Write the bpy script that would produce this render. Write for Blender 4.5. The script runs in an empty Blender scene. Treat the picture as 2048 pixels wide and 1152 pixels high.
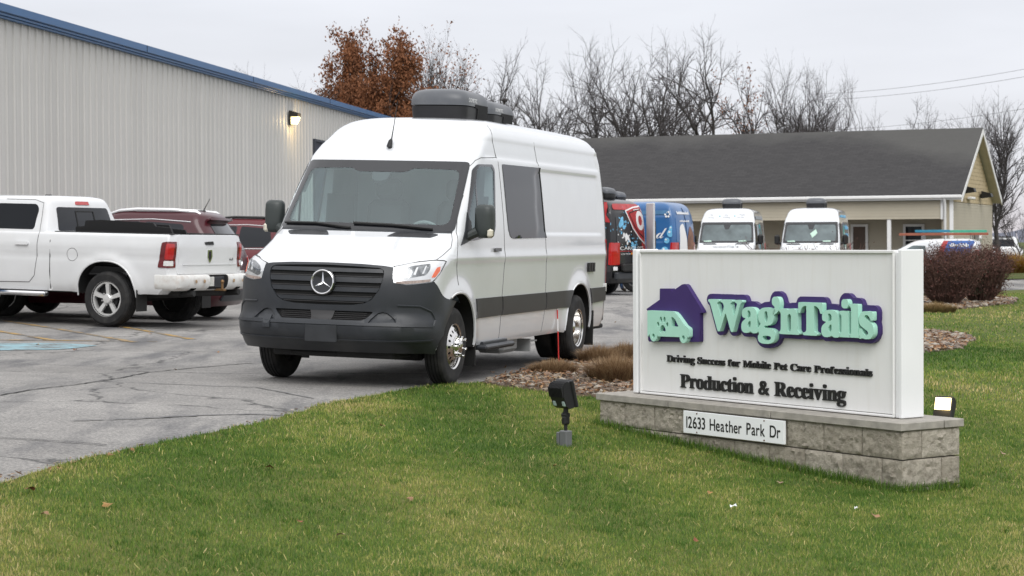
import bpy, bmesh, math, random
import numpy as np
from mathutils import Vector, Matrix
from mathutils.geometry import delaunay_2d_cdt

SC = bpy.context.scene
COL = SC.collection
R_ = math.radians

# ---------------------------------------------------------------- camera
F_PX = 3982.0
EYE = Vector((0, 0, 1.3825))
PITCH, ROLL = -math.atan(96 / F_PX), -.006
_c, _s = math.cos(PITCH), math.sin(PITCH)
FW = Vector((0, _c, _s)); UP = Vector((0, -_s, _c)); RT = Vector((1, 0, 0))
RT2 = RT * math.cos(ROLL) + UP * math.sin(ROLL)
UP2 = UP * math.cos(ROLL) - RT * math.sin(ROLL)
cam = bpy.data.cameras.new('camera'); camo = bpy.data.objects.new('camera', cam); COL.objects.link(camo)
m = Matrix.Identity(4)
for i in range(3):
    m[i][0] = RT2[i]; m[i][1] = UP2[i]; m[i][2] = -FW[i]; m[i][3] = EYE[i]
camo.matrix_world = m
cam.sensor_width = 36; cam.lens = 36 * F_PX / 2048
cam.clip_start = .1; cam.clip_end = 3000
cam.dof.use_dof = True; cam.dof.focus_distance = 18.0; cam.dof.aperture_fstop = 6.3
SC.camera = camo
SC.render.engine = 'CYCLES'

# ---------------------------------------------------------------- sky, sun, exposure
SUN_EL, SUN_AZ = R_(44), R_(170)          # soft sun behind thin cloud, high behind the camera
world = bpy.data.worlds.new('World'); SC.world = world; world.use_nodes = True
nt = world.node_tree; nt.nodes.clear()
out = nt.nodes.new('ShaderNodeOutputWorld')
sky = nt.nodes.new('ShaderNodeTexSky'); sky.sky_type = 'NISHITA'; sky.sun_disc = False
sky.sun_elevation = SUN_EL; sky.sun_rotation = SUN_AZ
bg1 = nt.nodes.new('ShaderNodeBackground'); bg1.inputs[1].default_value = .10
nt.links.new(sky.outputs[0], bg1.inputs[0])
# the cloud deck: brighter overhead than at the horizon, faintly mottled
tc = nt.nodes.new('ShaderNodeTexCoord')
sep = nt.nodes.new('ShaderNodeSeparateXYZ'); nt.links.new(tc.outputs['Generated'], sep.inputs[0])
ramp = nt.nodes.new('ShaderNodeValToRGB')
cr = ramp.color_ramp
cr.elements[0].position = 0.0; cr.elements[0].color = (.60, .555, .585, 1)
cr.elements[1].position = 1.0; cr.elements[1].color = (1.34, 1.34, 1.35, 1)
for p_, c_ in ((.010, (.64, .615, .65, 1)), (.03, (.655, .66, .705, 1)), (.12, (.68, .69, .735, 1)), (.45, (.95, .95, .97, 1))):
    e = cr.elements.new(p_); e.color = c_
nt.links.new(sep.outputs['Z'], ramp.inputs[0])
mp = nt.nodes.new('ShaderNodeMapping'); mp.inputs['Scale'].default_value = (3, 3, 16)
nt.links.new(tc.outputs['Generated'], mp.inputs[0])
ns = nt.nodes.new('ShaderNodeTexNoise'); ns.inputs['Scale'].default_value = 1.6; ns.inputs['Detail'].default_value = 4
nt.links.new(mp.outputs[0], ns.inputs['Vector'])
mr = nt.nodes.new('ShaderNodeMapRange'); mr.inputs[1].default_value = .3; mr.inputs[2].default_value = .7
mr.inputs[3].default_value = .925; mr.inputs[4].default_value = 1.05
nt.links.new(ns.outputs[0], mr.inputs[0])
mul = nt.nodes.new('ShaderNodeMixRGB'); mul.blend_type = 'MULTIPLY'; mul.inputs[0].default_value = 1
nt.links.new(ramp.outputs[0], mul.inputs[1]); nt.links.new(mr.outputs[0], mul.inputs[2])
bg2 = nt.nodes.new('ShaderNodeBackground'); bg2.inputs[1].default_value = 1.0
nt.links.new(mul.outputs[0], bg2.inputs[0])
mixs = nt.nodes.new('ShaderNodeMixShader'); mixs.inputs[0].default_value = .93
nt.links.new(bg1.outputs[0], mixs.inputs[1]); nt.links.new(bg2.outputs[0], mixs.inputs[2])
nt.links.new(mixs.outputs[0], out.inputs[0])
sl = bpy.data.lights.new('sun', 'SUN'); sl.energy = 1.4; sl.angle = R_(38); sl.color = (1, .985, .96)
so = bpy.data.objects.new('sun', sl); COL.objects.link(so)
# sun_rotation runs clockwise from +Y seen from above
sd = Vector((math.sin(SUN_AZ) * math.cos(SUN_EL), math.cos(SUN_AZ) * math.cos(SUN_EL), math.sin(SUN_EL)))
so.rotation_euler = sd.to_track_quat('Z', 'Y').to_euler(); so.location = (0, 0, 40)
SC.view_settings.view_transform = 'Standard'; SC.view_settings.look = 'None'
SC.view_settings.gamma = 1; SC.view_settings.use_curve_mapping = False
SC.view_settings.exposure = 0.34
SC.cycles.max_bounces = 8; SC.cycles.transparent_max_bounces = 12
SC.cycles.use_denoising = True

# ---------------------------------------------------------------- helpers
def srgb(r, g, b):
    f = lambda c: (c / 255 / 12.92) if c <= 10 else ((c / 255 + .055) / 1.055) ** 2.4
    return (f(r), f(g), f(b))
MATS = {}
def mat(name, col, rough=.5, metal=0., var=.08, vscale=3., bump=0., bscale=60., coat=0., spec=.5, emit=None, estr=0., trans=0., alpha=1., dirt=None, dscale=2.5, damt=.3, ior=1.45, coords='Object'):
    """one procedural material: base colour with soft noise, optional dirt colour in blotches, optional fine bump"""
    if name in MATS: return MATS[name]
    M = bpy.data.materials.new(name); M.use_nodes = True; MATS[name] = M
    t = M.node_tree; b = t.nodes['Principled BSDF']
    b.inputs['Roughness'].default_value = rough; b.inputs['Metallic'].default_value = metal
    b.inputs['Coat Weight'].default_value = coat; b.inputs['Coat Roughness'].default_value = .04
    b.inputs['Specular IOR Level'].default_value = spec; b.inputs['IOR'].default_value = ior
    b.inputs['Transmission Weight'].default_value = trans; b.inputs['Alpha'].default_value = alpha
    co = t.nodes.new('ShaderNodeTexCoord')
    if var or dirt:
        n = t.nodes.new('ShaderNodeTexNoise'); n.inputs['Scale'].default_value = vscale; n.inputs['Detail'].default_value = 5
        t.links.new(co.outputs[coords], n.inputs['Vector'])
        r = t.nodes.new('ShaderNodeMapRange'); r.inputs[1].default_value = .3; r.inputs[2].default_value = .7
        r.inputs[3].default_value = 1 - var; r.inputs[4].default_value = 1 + var
        t.links.new(n.outputs[0], r.inputs[0])
        mx = t.nodes.new('ShaderNodeMixRGB'); mx.blend_type = 'MULTIPLY'; mx.inputs[0].default_value = 1
        mx.inputs[1].default_value = (*col, 1); t.links.new(r.outputs[0], mx.inputs[2])
        last = mx.outputs[0]
        if dirt:
            n2 = t.nodes.new('ShaderNodeTexNoise'); n2.inputs['Scale'].default_value = dscale; n2.inputs['Detail'].default_value = 8
            t.links.new(co.outputs[coords], n2.inputs['Vector'])
            r2 = t.nodes.new('ShaderNodeMapRange'); r2.inputs[1].default_value = .48; r2.inputs[2].default_value = .72
            r2.inputs[4].default_value = damt; t.links.new(n2.outputs[0], r2.inputs[0])
            m2 = t.nodes.new('ShaderNodeMixRGB'); m2.inputs[2].default_value = (*dirt, 1)
            t.links.new(r2.outputs[0], m2.inputs[0]); t.links.new(last, m2.inputs[1]); last = m2.outputs[0]
        t.links.new(last, b.inputs['Base Color'])
    else:
        b.inputs['Base Color'].default_value = (*col, 1)
    if bump:
        n = t.nodes.new('ShaderNodeTexNoise'); n.inputs['Scale'].default_value = bscale; n.inputs['Detail'].default_value = 6
        t.links.new(co.outputs[coords], n.inputs['Vector'])
        bp = t.nodes.new('ShaderNodeBump'); bp.inputs['Strength'].default_value = bump; bp.inputs['Distance'].default_value = .01
        t.links.new(n.outputs[0], bp.inputs['Height']); t.links.new(bp.outputs[0], b.inputs['Normal'])
    if emit:
        b.inputs['Emission Color'].default_value = (*emit, 1); b.inputs['Emission Strength'].default_value = estr
    return M

def tag(o, label=None, cat=None, group=None, kind=None):
    if label: o['label'] = label
    if cat: o['category'] = cat
    if group: o['group'] = group
    if kind: o['kind'] = kind
    return o
def empty(name, loc=(0, 0, 0), rot=None, label=None, cat=None, group=None, M=None):
    o = bpy.data.objects.new(name, None); COL.objects.link(o)
    o.empty_display_size = .2
    if M is not None: o.matrix_world = M
    else:
        o.location = loc
        if rot is not None: o.rotation_euler = rot
    return tag(o, label, cat, group)
def copy_tree(o, parent=None):
    c = o.copy(); COL.objects.link(c)
    if parent is not None: c.parent = parent
    for k in list(o.children): copy_tree(k, c)
    return c

class MB:
    """collects shapes and links them as one mesh object"""
    def __init__(s): s.v = []; s.f = []; s.mi = []
    def add(s, V, Fc, mi=0, M=None):
        o = len(s.v)
        if M is not None: V = [M @ Vector(p) for p in V]
        s.v.extend([tuple(p) for p in V]); s.f.extend([tuple(i + o for i in f) for f in Fc])
        s.mi.extend([mi] * len(Fc)); return s
    def box(s, c, d, b=0., mi=0, M=None):
        x, y, z = (k / 2 for k in d); b = min(b, x * .95, y * .95, z * .95)
        if b <= 0:
            V = [(c[0] + i * x, c[1] + j * y, c[2] + k * z) for i in (-1, 1) for j in (-1, 1) for k in (-1, 1)]
            return s.add(V, [(0, 1, 3, 2), (4, 6, 7, 5), (0, 4, 5, 1), (2, 3, 7, 6), (0, 2, 6, 4), (1, 5, 7, 3)], mi, M)
        V = []; ix = {}
        for i in (-1, 1):
            for j in (-1, 1):
                for k in (-1, 1):
                    for a, (bx, by, bz) in enumerate(((0, b, b), (b, 0, b), (b, b, 0))):
                        ix[i, j, k, a] = len(V)
                        V.append((c[0] + i * (x - bx), c[1] + j * (y - by), c[2] + k * (z - bz)))
        Fc = []
        for i in (-1, 1):
            q = [ix[i, j, k, 0] for j, k in ((-1, -1), (1, -1), (1, 1), (-1, 1))]; Fc.append(q if i > 0 else q[::-1])
            q = [ix[j, i, k, 1] for j, k in ((-1, -1), (1, -1), (1, 1), (-1, 1))]; Fc.append(q[::-1] if i > 0 else q)
            q = [ix[j, k, i, 2] for j, k in ((-1, -1), (1, -1), (1, 1), (-1, 1))]; Fc.append(q if i > 0 else q[::-1])
        for i in (-1, 1):
            for j in (-1, 1):
                q = [ix[i, j, -1, 0], ix[i, j, 1, 0], ix[i, j, 1, 1], ix[i, j, -1, 1]]; Fc.append(q if i * j < 0 else q[::-1])
                q = [ix[i, -1, j, 0], ix[i, 1, j, 0], ix[i, 1, j, 2], ix[i, -1, j, 2]]; Fc.append(q if i * j > 0 else q[::-1])
                q = [ix[-1, i, j, 1], ix[1, i, j, 1], ix[1, i, j, 2], ix[-1, i, j, 2]]; Fc.append(q if i * j < 0 else q[::-1])
                for k in (-1, 1):
                    q = [ix[i, j, k, 0], ix[i, j, k, 1], ix[i, j, k, 2]]; Fc.append(q if i * j * k > 0 else q[::-1])
        return s.add(V, Fc, mi, M)
    def tube(s, pts, r, n=8, mi=0, M=None, cap=True):
        pts = [Vector(p) for p in pts]
        rs = r if hasattr(r, '__len__') else [r] * len(pts)
        V = []; Fc = []; ref = None
        for i, p in enumerate(pts):
            d = (pts[min(i + 1, len(pts) - 1)] - pts[max(i - 1, 0)])
            d = d.normalized() if d.length > 1e-9 else Vector((0, 0, 1))
            if ref is None: ref = Vector((0, 0, 1)) if abs(d.z) < .9 else Vector((1, 0, 0))
            a = (ref - d * ref.dot(d)); a = a.normalized() if a.length > 1e-6 else d.orthogonal().normalized()
            ref = a; b = d.cross(a)
            for k in range(n):
                t = 2 * math.pi * k / n
                V.append(p + (a * math.cos(t) + b * math.sin(t)) * rs[i])
        for i in range(len(pts) - 1):
            for k in range(n):
                k2 = (k + 1) % n
                Fc.append((i * n + k, i * n + k2, (i + 1) * n + k2, (i + 1) * n + k))
        if cap: Fc.append(tuple(range(n))[::-1]); Fc.append(tuple((len(pts) - 1) * n + k for k in range(n)))
        return s.add(V, Fc, mi, M)
    def lathe(s, prof, n=32, mi=0, M=None, axis='Y', close=False):
        """profile of (radius, offset along the axis)"""
        V = []; Fc = []
        for r, h in prof:
            for k in range(n):
                t = 2 * math.pi * k / n
                a, b = r * math.cos(t), r * math.sin(t)
                V.append({'Y': (a, h, b), 'Z': (a, b, h), 'X': (h, a, b)}[axis])
        L = len(prof)
        for i in range(L if close else L - 1):
            j = (i + 1) % L
            for k in range(n):
                k2 = (k + 1) % n
                Fc.append((i * n + k, j * n + k, j * n + k2, i * n + k2))
        return s.add(V, Fc, mi, M)
    def prism(s, poly, z0, z1, mi=0, M=None):
        n = len(poly)
        V = [(x, y, z0) for x, y in poly] + [(x, y, z1) for x, y in poly]
        Fc = [tuple(range(n))[::-1], tuple(range(n, 2 * n))] + [(i, (i + 1) % n, n + (i + 1) % n, n + i) for i in range(n)]
        return s.add(V, Fc, mi, M)
    def grid(s, P, mi=0, M=None, flip=False, wrap=False):
        P = np.asarray(P, float); a, b = P.shape[:2]
        V = P.reshape(-1, 3).tolist(); Fc = []
        for i in range(a - 1):
            for j in range(b if wrap else b - 1):
                j2 = (j + 1) % b
                q = (i * b + j, (i + 1) * b + j, (i + 1) * b + j2, i * b + j2)
                Fc.append(q[::-1] if flip else q)
        return s.add(V, Fc, mi, M)
    def mesh(s, name, mats, sharp=None, smooth=True):
        me = bpy.data.meshes.new(name); me.from_pydata(s.v, [], s.f)
        for m_ in (mats if isinstance(mats, (list, tuple)) else [mats]): me.materials.append(m_)
        if any(s.mi): me.polygons.foreach_set('material_index', s.mi)
        me.validate()
        if smooth:
            me.shade_smooth()
            me.set_sharp_from_angle(angle=R_(sharp or 32))
        me.update(); return me
    def build(s, name, mats, parent=None, sharp=None, smooth=True, fix=False, loc=None, rot=None):
        me = s.mesh(name, mats, sharp, smooth)
        if fix:
            b = bmesh.new(); b.from_mesh(me); bmesh.ops.recalc_face_normals(b, faces=b.faces); b.to_mesh(me); b.free()
        return obj(name, me, parent, loc, rot)
def obj(name, me, parent=None, loc=None, rot=None):
    o = bpy.data.objects.new(name, me); COL.objects.link(o)
    if parent is not None: o.parent = parent
    if loc is not None: o.location = loc
    if rot is not None: o.rotation_euler = rot
    return o
def inside(poly, x, y):
    poly = np.asarray(poly); c = np.zeros(np.shape(x), bool); j = len(poly) - 1
    for i in range(len(poly)):
        xi, yi = poly[i]; xj, yj = poly[j]
        c ^= ((yi > y) != (yj > y)) & (x < (xj - xi) * (y - yi) / (yj - yi + 1e-12) + xi); j = i
    return c
def fill(loops, step=None):
    """triangulates closed 2D loops (outer and holes); step adds inner points for bent surfaces"""
    V = []; E = []
    for L in loops:
        if step:
            D = []
            for i in range(len(L)):
                a, b = np.array(L[i]), np.array(L[(i + 1) % len(L)])
                k = max(1, int(math.ceil(np.linalg.norm(b - a) / step)))
                D += [tuple(a + (b - a) * t / k) for t in range(k)]
            L = D
        o = len(V); V += [tuple(p) for p in L]; E += [(o + i, o + (i + 1) % len(L)) for i in range(len(L))]
    nb = len(V)
    if step:
        B = np.array(V); mn, mx = B.min(0), B.max(0)
        gx = np.arange(mn[0] + step / 2, mx[0], step); gy = np.arange(mn[1] + step / 2, mx[1], step)
        G = np.array([(x, y) for x in gx for y in gy]) if len(gx) and len(gy) else np.zeros((0, 2))
        if len(G):
            d = np.sqrt(((G[:, None] - B[None]) ** 2).sum(-1)).min(1) if len(G) * len(B) < 4e6 else np.array([np.sqrt(((g - B) ** 2).sum(-1)).min() for g in G])
            V += [tuple(g) for g in G[d > step * .45]]
    r = delaunay_2d_cdt([Vector(p) for p in V], E, [], 0, 1e-6)
    vo = [(p.x, p.y) for p in r[0]]; fo = [tuple(f) for f in r[2]]
    A = np.array(vo); C_ = np.array([A[list(f)].mean(0) for f in fo]); ins = np.zeros(len(fo), bool)
    for L in loops: ins ^= inside(L, C_[:, 0], C_[:, 1])
    fo = [f for f, k in zip(fo, ins) if k]
    used = sorted({i for f in fo for i in f}); rm = {o: i for i, o in enumerate(used)}
    vo = [vo[i] for i in used]; fo = [tuple(rm[i] for i in f) for f in fo]
    eo = {}
    for f in fo:
        for i in range(len(f)):
            e = (f[i], f[(i + 1) % len(f)])
            eo[e] = 1
    bd = [e for e in eo if (e[1], e[0]) not in eo]
    return vo, fo, bd
def slab2d(mb, loops, f_top, f_bot, step=None, mi=0, back=False):
    """fills 2D loops and lifts them to a thick skin: f_top/f_bot map (n,2) arrays to 3D"""
    vo, fo, bd = fill(loops, step)
    A = np.array(vo); T = np.asarray(f_top(A)); B = np.asarray(f_bot(A)); n = len(A)
    Fc = [f for f in fo] + [(a, n + a, n + b, b) for a, b in bd]
    if back: Fc += [tuple(n + i for i in f[::-1]) for f in fo]
    mb.add(T.tolist() + B.tolist(), Fc, mi)
    return mb
def pchip(xs, ys):
    xs = np.asarray(xs, float); ys = np.asarray(ys, float)
    h = np.diff(xs); d = np.diff(ys) / h
    m = np.zeros(len(xs))
    for i in range(1, len(xs) - 1):
        if d[i - 1] * d[i] > 0:
            w1 = 2 * h[i] + h[i - 1]; w2 = h[i] + 2 * h[i - 1]
            m[i] = (w1 + w2) / (w1 / d[i - 1] + w2 / d[i])
    m[0] = d[0]; m[-1] = d[-1]
    def f(x):
        x = np.clip(np.asarray(x, float), xs[0], xs[-1])
        i = np.clip(np.searchsorted(xs, x, side='right') - 1, 0, len(h) - 1)
        t = (x - xs[i]) / h[i]
        return ((1 + 2 * t) * (1 - t) ** 2 * ys[i] + t * (1 - t) ** 2 * h[i] * m[i]
                + t * t * (3 - 2 * t) * ys[i + 1] + t * t * (t - 1) * h[i] * m[i + 1])
    return f

HP = math.pi / 2

class SliceBody:
    """A car body as a stack of horizontal outlines: nose, flat sides, tail, all rounded at the corners."""
    def __init__(s, zf, xf, zr, xr, zw, w, zd, df, nf=2.5, dr=.15, nr=2.6, bump=None):
        s.xf = pchip(zf, xf); s.xr = pchip(zr, xr); s.w = pchip(zw, w); s.df = pchip(zd, df)
        s.nf_ = pchip(zd, nf) if np.ndim(nf) else (lambda z, v=nf: v + 0 * np.asarray(z, float)); s.dr = dr; s.nr = nr; s.bump = bump
    def base(s, u, z):
        u = np.asarray(u, float); z = np.asarray(z, float)
        xf, xr, w, df = s.xf(z), s.xr(z), s.w(z), s.df(z)
        L = (xf - df) - (xr + s.dr)
        th = np.clip(u, 0, HP)
        e = 2 / s.nf_(z)
        y1 = w * np.maximum(np.sin(th), 0) ** e
        x1 = xf - df * (1 - np.maximum(np.cos(th), 0) ** e)
        sd = np.clip(u - HP, 0, L)
        ph = np.clip(u - HP - L, 0, HP)
        e2 = 2 / s.nr
        x2 = (xf - df) - sd - s.dr * np.maximum(np.sin(ph), 0) ** e2
        y2 = w * np.maximum(np.cos(ph), 0) ** e2
        x = np.where(u <= HP, x1, x2); y = np.where(u <= HP, y1, y2)
        return np.stack([x, y, z + 0 * x], -1)
    def normal(s, u, z, e=4e-3):
        a = s.base(u + e, z) - s.base(np.maximum(u - e, 0), z)
        b = s.base(u, z + e) - s.base(u, z - e)
        n = np.cross(a, b)
        l = np.linalg.norm(n, axis=-1, keepdims=True)
        n = n / np.maximum(l, 1e-12)
        ok = n[..., :1] * 0 + 1
        return n * ok
    def at(s, u, z, off=0.):
        p = s.base(u, z)
        n = s.normal(u, z)
        b = s.bump(p[..., 0], p[..., 1], p[..., 2]) if s.bump else 0.
        return p + n * (np.asarray(b + off)[..., None] if np.ndim(b + off) else (b + off))
    def side_u(s, x, z):
        """wrap coordinate of a point seen from the side at length x and height z (on the flat side or the nose corner)"""
        x = np.asarray(x, float); z = np.asarray(z, float)
        xf, df = s.xf(z), s.df(z)
        t = np.clip((xf - x) / df, 0, 1)
        c = np.maximum(1 - t, 0) ** (s.nf_(z) / 2)
        th = np.arccos(np.clip(c, 0, 1))
        return np.where(x > xf - df, th, HP + (xf - df - x))
    def front_u(s, y, z):
        t = np.clip(np.abs(np.asarray(y, float)) / s.w(np.asarray(z, float)), 0, 1)
        return np.arcsin(np.clip(t ** (s.nf_(z) / 2), 0, 1)) * np.sign(y)
    def rear_u(s, y, z):
        y = np.asarray(y, float); z = np.asarray(z, float)
        L = (s.xf(z) - s.df(z)) - (s.xr(z) + s.dr)
        t = np.clip(np.abs(y) / s.w(z), 0, 1)
        return HP + L + np.arccos(np.clip(t ** (s.nr / 2), 0, 1))

def van_bump(x, y, z):
    b = 0
    side = np.abs(y) > .8
    for cx in (0.02, -4.32):
        r = np.hypot(x - cx, z - .38)
        b = b + .022 * np.exp(-((r - .53) / .10) ** 2) * (z > .3)
    # waist crease and roof rail creases
    b = b + .010 * np.exp(-((z - 1.24) / .05) ** 2) * (x < .2)
    b = b - .016 / (1 + np.exp(-(z - 2.262) / .008)) * (x < -.9) * (x > -5.35) * np.clip((-.9 - x) / .1, 0, 1)
    b = b + .014 / (1 + np.exp(-(z - 2.455) / .01)) * (x < -.5) * np.clip((-.5 - x) / .5, 0, 1)
    # recessed panel behind the side window
    inx = np.clip((-2.62 - x) / .03, 0, 1) * np.clip((x + 5.32) / .05, 0, 1)
    inz = np.clip((z - 1.47) / .03, 0, 1) * np.clip((2.205 - z) / .03, 0, 1)
    b = b - .014 * inx * inz
    return np.where(side, b, 0.)

VAN = SliceBody(
    zf=[.30, .36, .42, .50, .58, .62, .66, .74, .85, 1.0, 1.08, 1.14, 1.175, 1.20, 1.24, 1.30, 1.40, 1.46, 1.485, 1.52, 1.7, 1.9, 2.1, 2.2, 2.3, 2.4, 2.5, 2.58, 2.64, 2.67, 2.69],
    xf=[.78, .87, .955, 1.055, 1.080, 1.068, 1.022, 1.000, 1.005, .995, .975, .945, .91, .84, .73, .56, .29, .14, .095, .065, -.09, -.265, -.435, -.52, -.60, -.69, -.81, -.94, -1.10, -1.3, -1.6],
    zr=[.30, .42, .55, 1.5, 2.0, 2.3, 2.5, 2.6, 2.66, 2.69],
    xr=[-5.44, -5.56, -5.62, -5.63, -5.60, -5.55, -5.46, -5.36, -5.2, -4.9],
    zw=[.30, .40, .6, .85, 1.2, 1.45, 1.8, 2.2, 2.40, 2.50, 2.57, 2.62, 2.66, 2.68, 2.69],
    w=[.93, .975, .988, .993, .992, .982, .955, .915, .885, .855, .815, .76, .67, .59, .48],
    zd=[.30, .6, 1.0, 1.2, 1.35, 1.48, 2.2, 2.35, 2.5, 2.69],
    df=[.50, .55, .55, .56, .50, .34, .30, .42, .55, .6],
    nf=[2.7, 2.7, 2.7, 2.7, 2.8, 3.2, 3.2, 2.9, 2.6, 2.4], dr=.12, nr=2.6, bump=van_bump)
TP = np.array([
 (-1.49+.03*0, 19.64, 0.0), (-.57, 19.35, -.031), (-2.41, 19.93, .031), (-2.80, 23.76, .0), (-1.85, 23.46, -.032), (-3.75, 24.06, .03),
 (-6.1, 29.9, .13), (-5.2, 34.0, .10), (-8.1, 34.4, .18), (-10.5, 40, .22), (-7.5, 60, .15), (-5.5, 75, .1), (-12, 30, .2), (-8, 22, .12), (-14, 15, .1),
 (-3.0, 11.7, -.04), (-1.6, 14.0, -.03), (-5, 10, .0), (-9, 5, 0.),
 (0, 10.5, -.36), (-1.5, 10.7, -.22), (2.7, 10.6, -.46), (5, 10, -.5), (0, 5, -.5), (0, 0, -.5), (6, 2, -.6),
 (.42, 15.7, -.25), (2.75, 13.85, -.435), (.75, 17.2, -.20), (1.2, 19, -.10), (0.0, 18.4, -.05), (4.2, 15.5, -.43), (6.5, 14, -.5), (9, 20, -.5),
 (2.2, 21.5, -.10), (.6, 23, -.06), (4.5, 30, -.2), (7.5, 35, -.32), (12, 50, -.3), (10, 66, -.3), (7, 66, -.33), (3.2, 55, -.17), (5, 57, -.2), (15, 72, -.35),
 (17, 76, -.2), (7, 85, -.2), (26, 98, -.3), (30, 115, -.35), (20, 40, -.5), (40, 60, -.4), (-20, 60, .2), (-30, 30, .2), (0, 100, 0.), (0, 140, -.1), (60, 140, -.3), (-60, 100, 0), (50, 20, -.5), (-40, 0, 0)], float)
def _tps(r2):
    return np.where(r2 > 1e-12, .5 * r2 * np.log(np.maximum(r2, 1e-12)), 0.)
def _fit():
    P = TP[:, :2] / 10; n = len(P)
    K = _tps(((P[:, None] - P[None]) ** 2).sum(-1)) + np.eye(n) * .02
    A = np.zeros((n + 3, n + 3)); A[:n, :n] = K; A[:n, n] = 1; A[:n, n + 1:] = P; A[n, :n] = 1; A[n + 1:, :n] = P.T
    return np.linalg.solve(A, np.r_[TP[:, 2], 0, 0, 0])
_TW = _fit()
def ground(x, y):
    x = np.asarray(x, float); y = np.asarray(y, float)
    sh = np.broadcast(x, y).shape
    q = np.stack([np.broadcast_to(x, sh).ravel(), np.broadcast_to(y, sh).ravel()], -1) / 10
    n = len(TP); out = np.zeros(len(q))
    for i in range(0, len(q), 20000):
        c = q[i:i + 20000]
        out[i:i + 20000] = _tps(((c[:, None] - TP[None, :, :2] / 10) ** 2).sum(-1)) @ _TW[:n] + _TW[n] + c @ _TW[n + 1:]
    r = np.hypot(q[:, 0] * 10 - 5, q[:, 1] * 10 - 40)
    f = np.clip((r - 70) / 60, 0, 1); f = f * f * (3 - 2 * f)
    out = np.clip(out, -1.2, .6) * (1 - f) - .25 * f
    out = out.reshape(sh)
    return out if sh else float(out)
# ---------------------------------------------------------------- lettering: soft fat serif shapes from glyph fields
def bold(s):
    o = ''
    for c in s:
        if 'A' <= c <= 'Z': o += chr(0x1D400 + ord(c) - 65)
        elif 'a' <= c <= 'z': o += chr(0x1D41A + ord(c) - 97)
        else: o += c
    return o
_GL = {}
def glyph(ch):
    """triangles (n,3,2) and advance of one glyph at size 1"""
    if ch in _GL: return _GL[ch]
    def run(txt):
        c = bpy.data.curves.new('g', 'FONT'); c.body = txt; c.resolution_u = 6
        o = bpy.data.objects.new('g', c); COL.objects.link(o)
        bpy.context.view_layer.update()
        me = o.evaluated_get(bpy.context.evaluated_depsgraph_get()).to_mesh()
        me.calc_loop_triangles()
        P = np.array([v.co[:2] for v in me.vertices]) if len(me.vertices) else np.zeros((0, 2))
        T = np.array([t.vertices[:] for t in me.loop_triangles], int).reshape(-1, 3)
        bpy.data.objects.remove(o); bpy.data.curves.remove(c)
        return P, T
    P, T = run(ch)
    if len(P) == 0: _GL[ch] = (np.zeros((0, 3, 2)), .3); return _GL[ch]
    _GL[ch] = (P[T], P[:, 0].max())
    return _GL[ch]
def raster(tris, x0, y0, h, nx, ny):
    m_ = np.zeros((ny, nx), bool)
    for t in tris:
        a = (t - (x0, y0)) / h
        i0, j0 = np.maximum(np.floor(a.min(0)).astype(int), 0); i1, j1 = np.minimum(np.ceil(a.max(0)).astype(int) + 1, (nx, ny))
        if i1 <= i0 or j1 <= j0: continue
        X, Y = np.meshgrid(np.arange(i0, i1) + .5, np.arange(j0, j1) + .5)
        def e(p, q): return (q[0] - p[0]) * (Y - p[1]) - (q[1] - p[1]) * (X - p[0])
        e0, e1, e2 = e(a[0], a[1]), e(a[1], a[2]), e(a[2], a[0])
        m_[j0:j1, i0:i1] |= ((e0 >= 0) & (e1 >= 0) & (e2 >= 0)) | ((e0 <= 0) & (e1 <= 0) & (e2 <= 0))
    return m_
def dilate(m_, r):
    k = int(math.ceil(r)); o = m_.copy()
    for dj in range(-k, k + 1):
        w_ = int(math.floor(math.sqrt(max(r * r - dj * dj, 0)))) if abs(dj) <= r else -1
        if w_ < 0: continue
        c = np.cumsum(np.pad(m_.astype(int), ((0, 0), (w_ + 1, w_))), axis=1)
        row = (c[:, 2 * w_ + 1:] - c[:, :-(2 * w_ + 1)]) > 0
        s_ = np.zeros_like(m_)
        if dj >= 0: s_[dj:] = row[:row.shape[0] - dj]
        else: s_[:dj] = row[-dj:]
        o |= s_
    return o
def blur(f, s_):
    k = np.exp(-.5 * (np.arange(-int(3 * s_), int(3 * s_) + 1) / s_) ** 2); k /= k.sum()
    for ax in (0, 1): f = np.apply_along_axis(lambda v: np.convolve(v, k, 'same'), ax, f)
    return f
def contours(f, lev=.5):
    """closed iso-lines of a grid field (marching squares)"""
    ny, nx = f.shape; b = f > lev; seg = {}
    cs = b[:-1, :-1].astype(int) + 2 * b[:-1, 1:] + 4 * b[1:, 1:] + 8 * b[1:, :-1]
    T = {1: [(3, 0)], 2: [(0, 1)], 3: [(3, 1)], 4: [(1, 2)], 5: [(3, 2), (1, 0)], 6: [(0, 2)], 7: [(3, 2)], 8: [(2, 3)], 9: [(2, 0)], 10: [(0, 3), (2, 1)], 11: [(2, 1)], 12: [(1, 3)], 13: [(1, 0)], 14: [(0, 3)]}
    def pt(j, i, e):
        if e == 0: return ('h', j, i)
        if e == 2: return ('h', j + 1, i)
        if e == 3: return ('v', j, i)
        return ('v', j, i + 1)
    for j, i in zip(*np.nonzero((cs > 0) & (cs < 15))):
        for a, c in T[cs[j, i]]: seg[pt(j, i, a)] = pt(j, i, c)
    def pos(k):
        t, j, i = k
        if t == 'h': a, c = f[j, i], f[j, i + 1]; return (i + (lev - a) / (c - a), j)
        a, c = f[j, i], f[j + 1, i]; return (i, j + (lev - a) / (c - a))
    out = []
    while seg:
        k0, k = seg.popitem(); L = [pos(k0)]
        while k in seg: L.append(pos(k)); k = seg.pop(k)
        if len(L) > 6: out.append(np.array(L))
    return out
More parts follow.
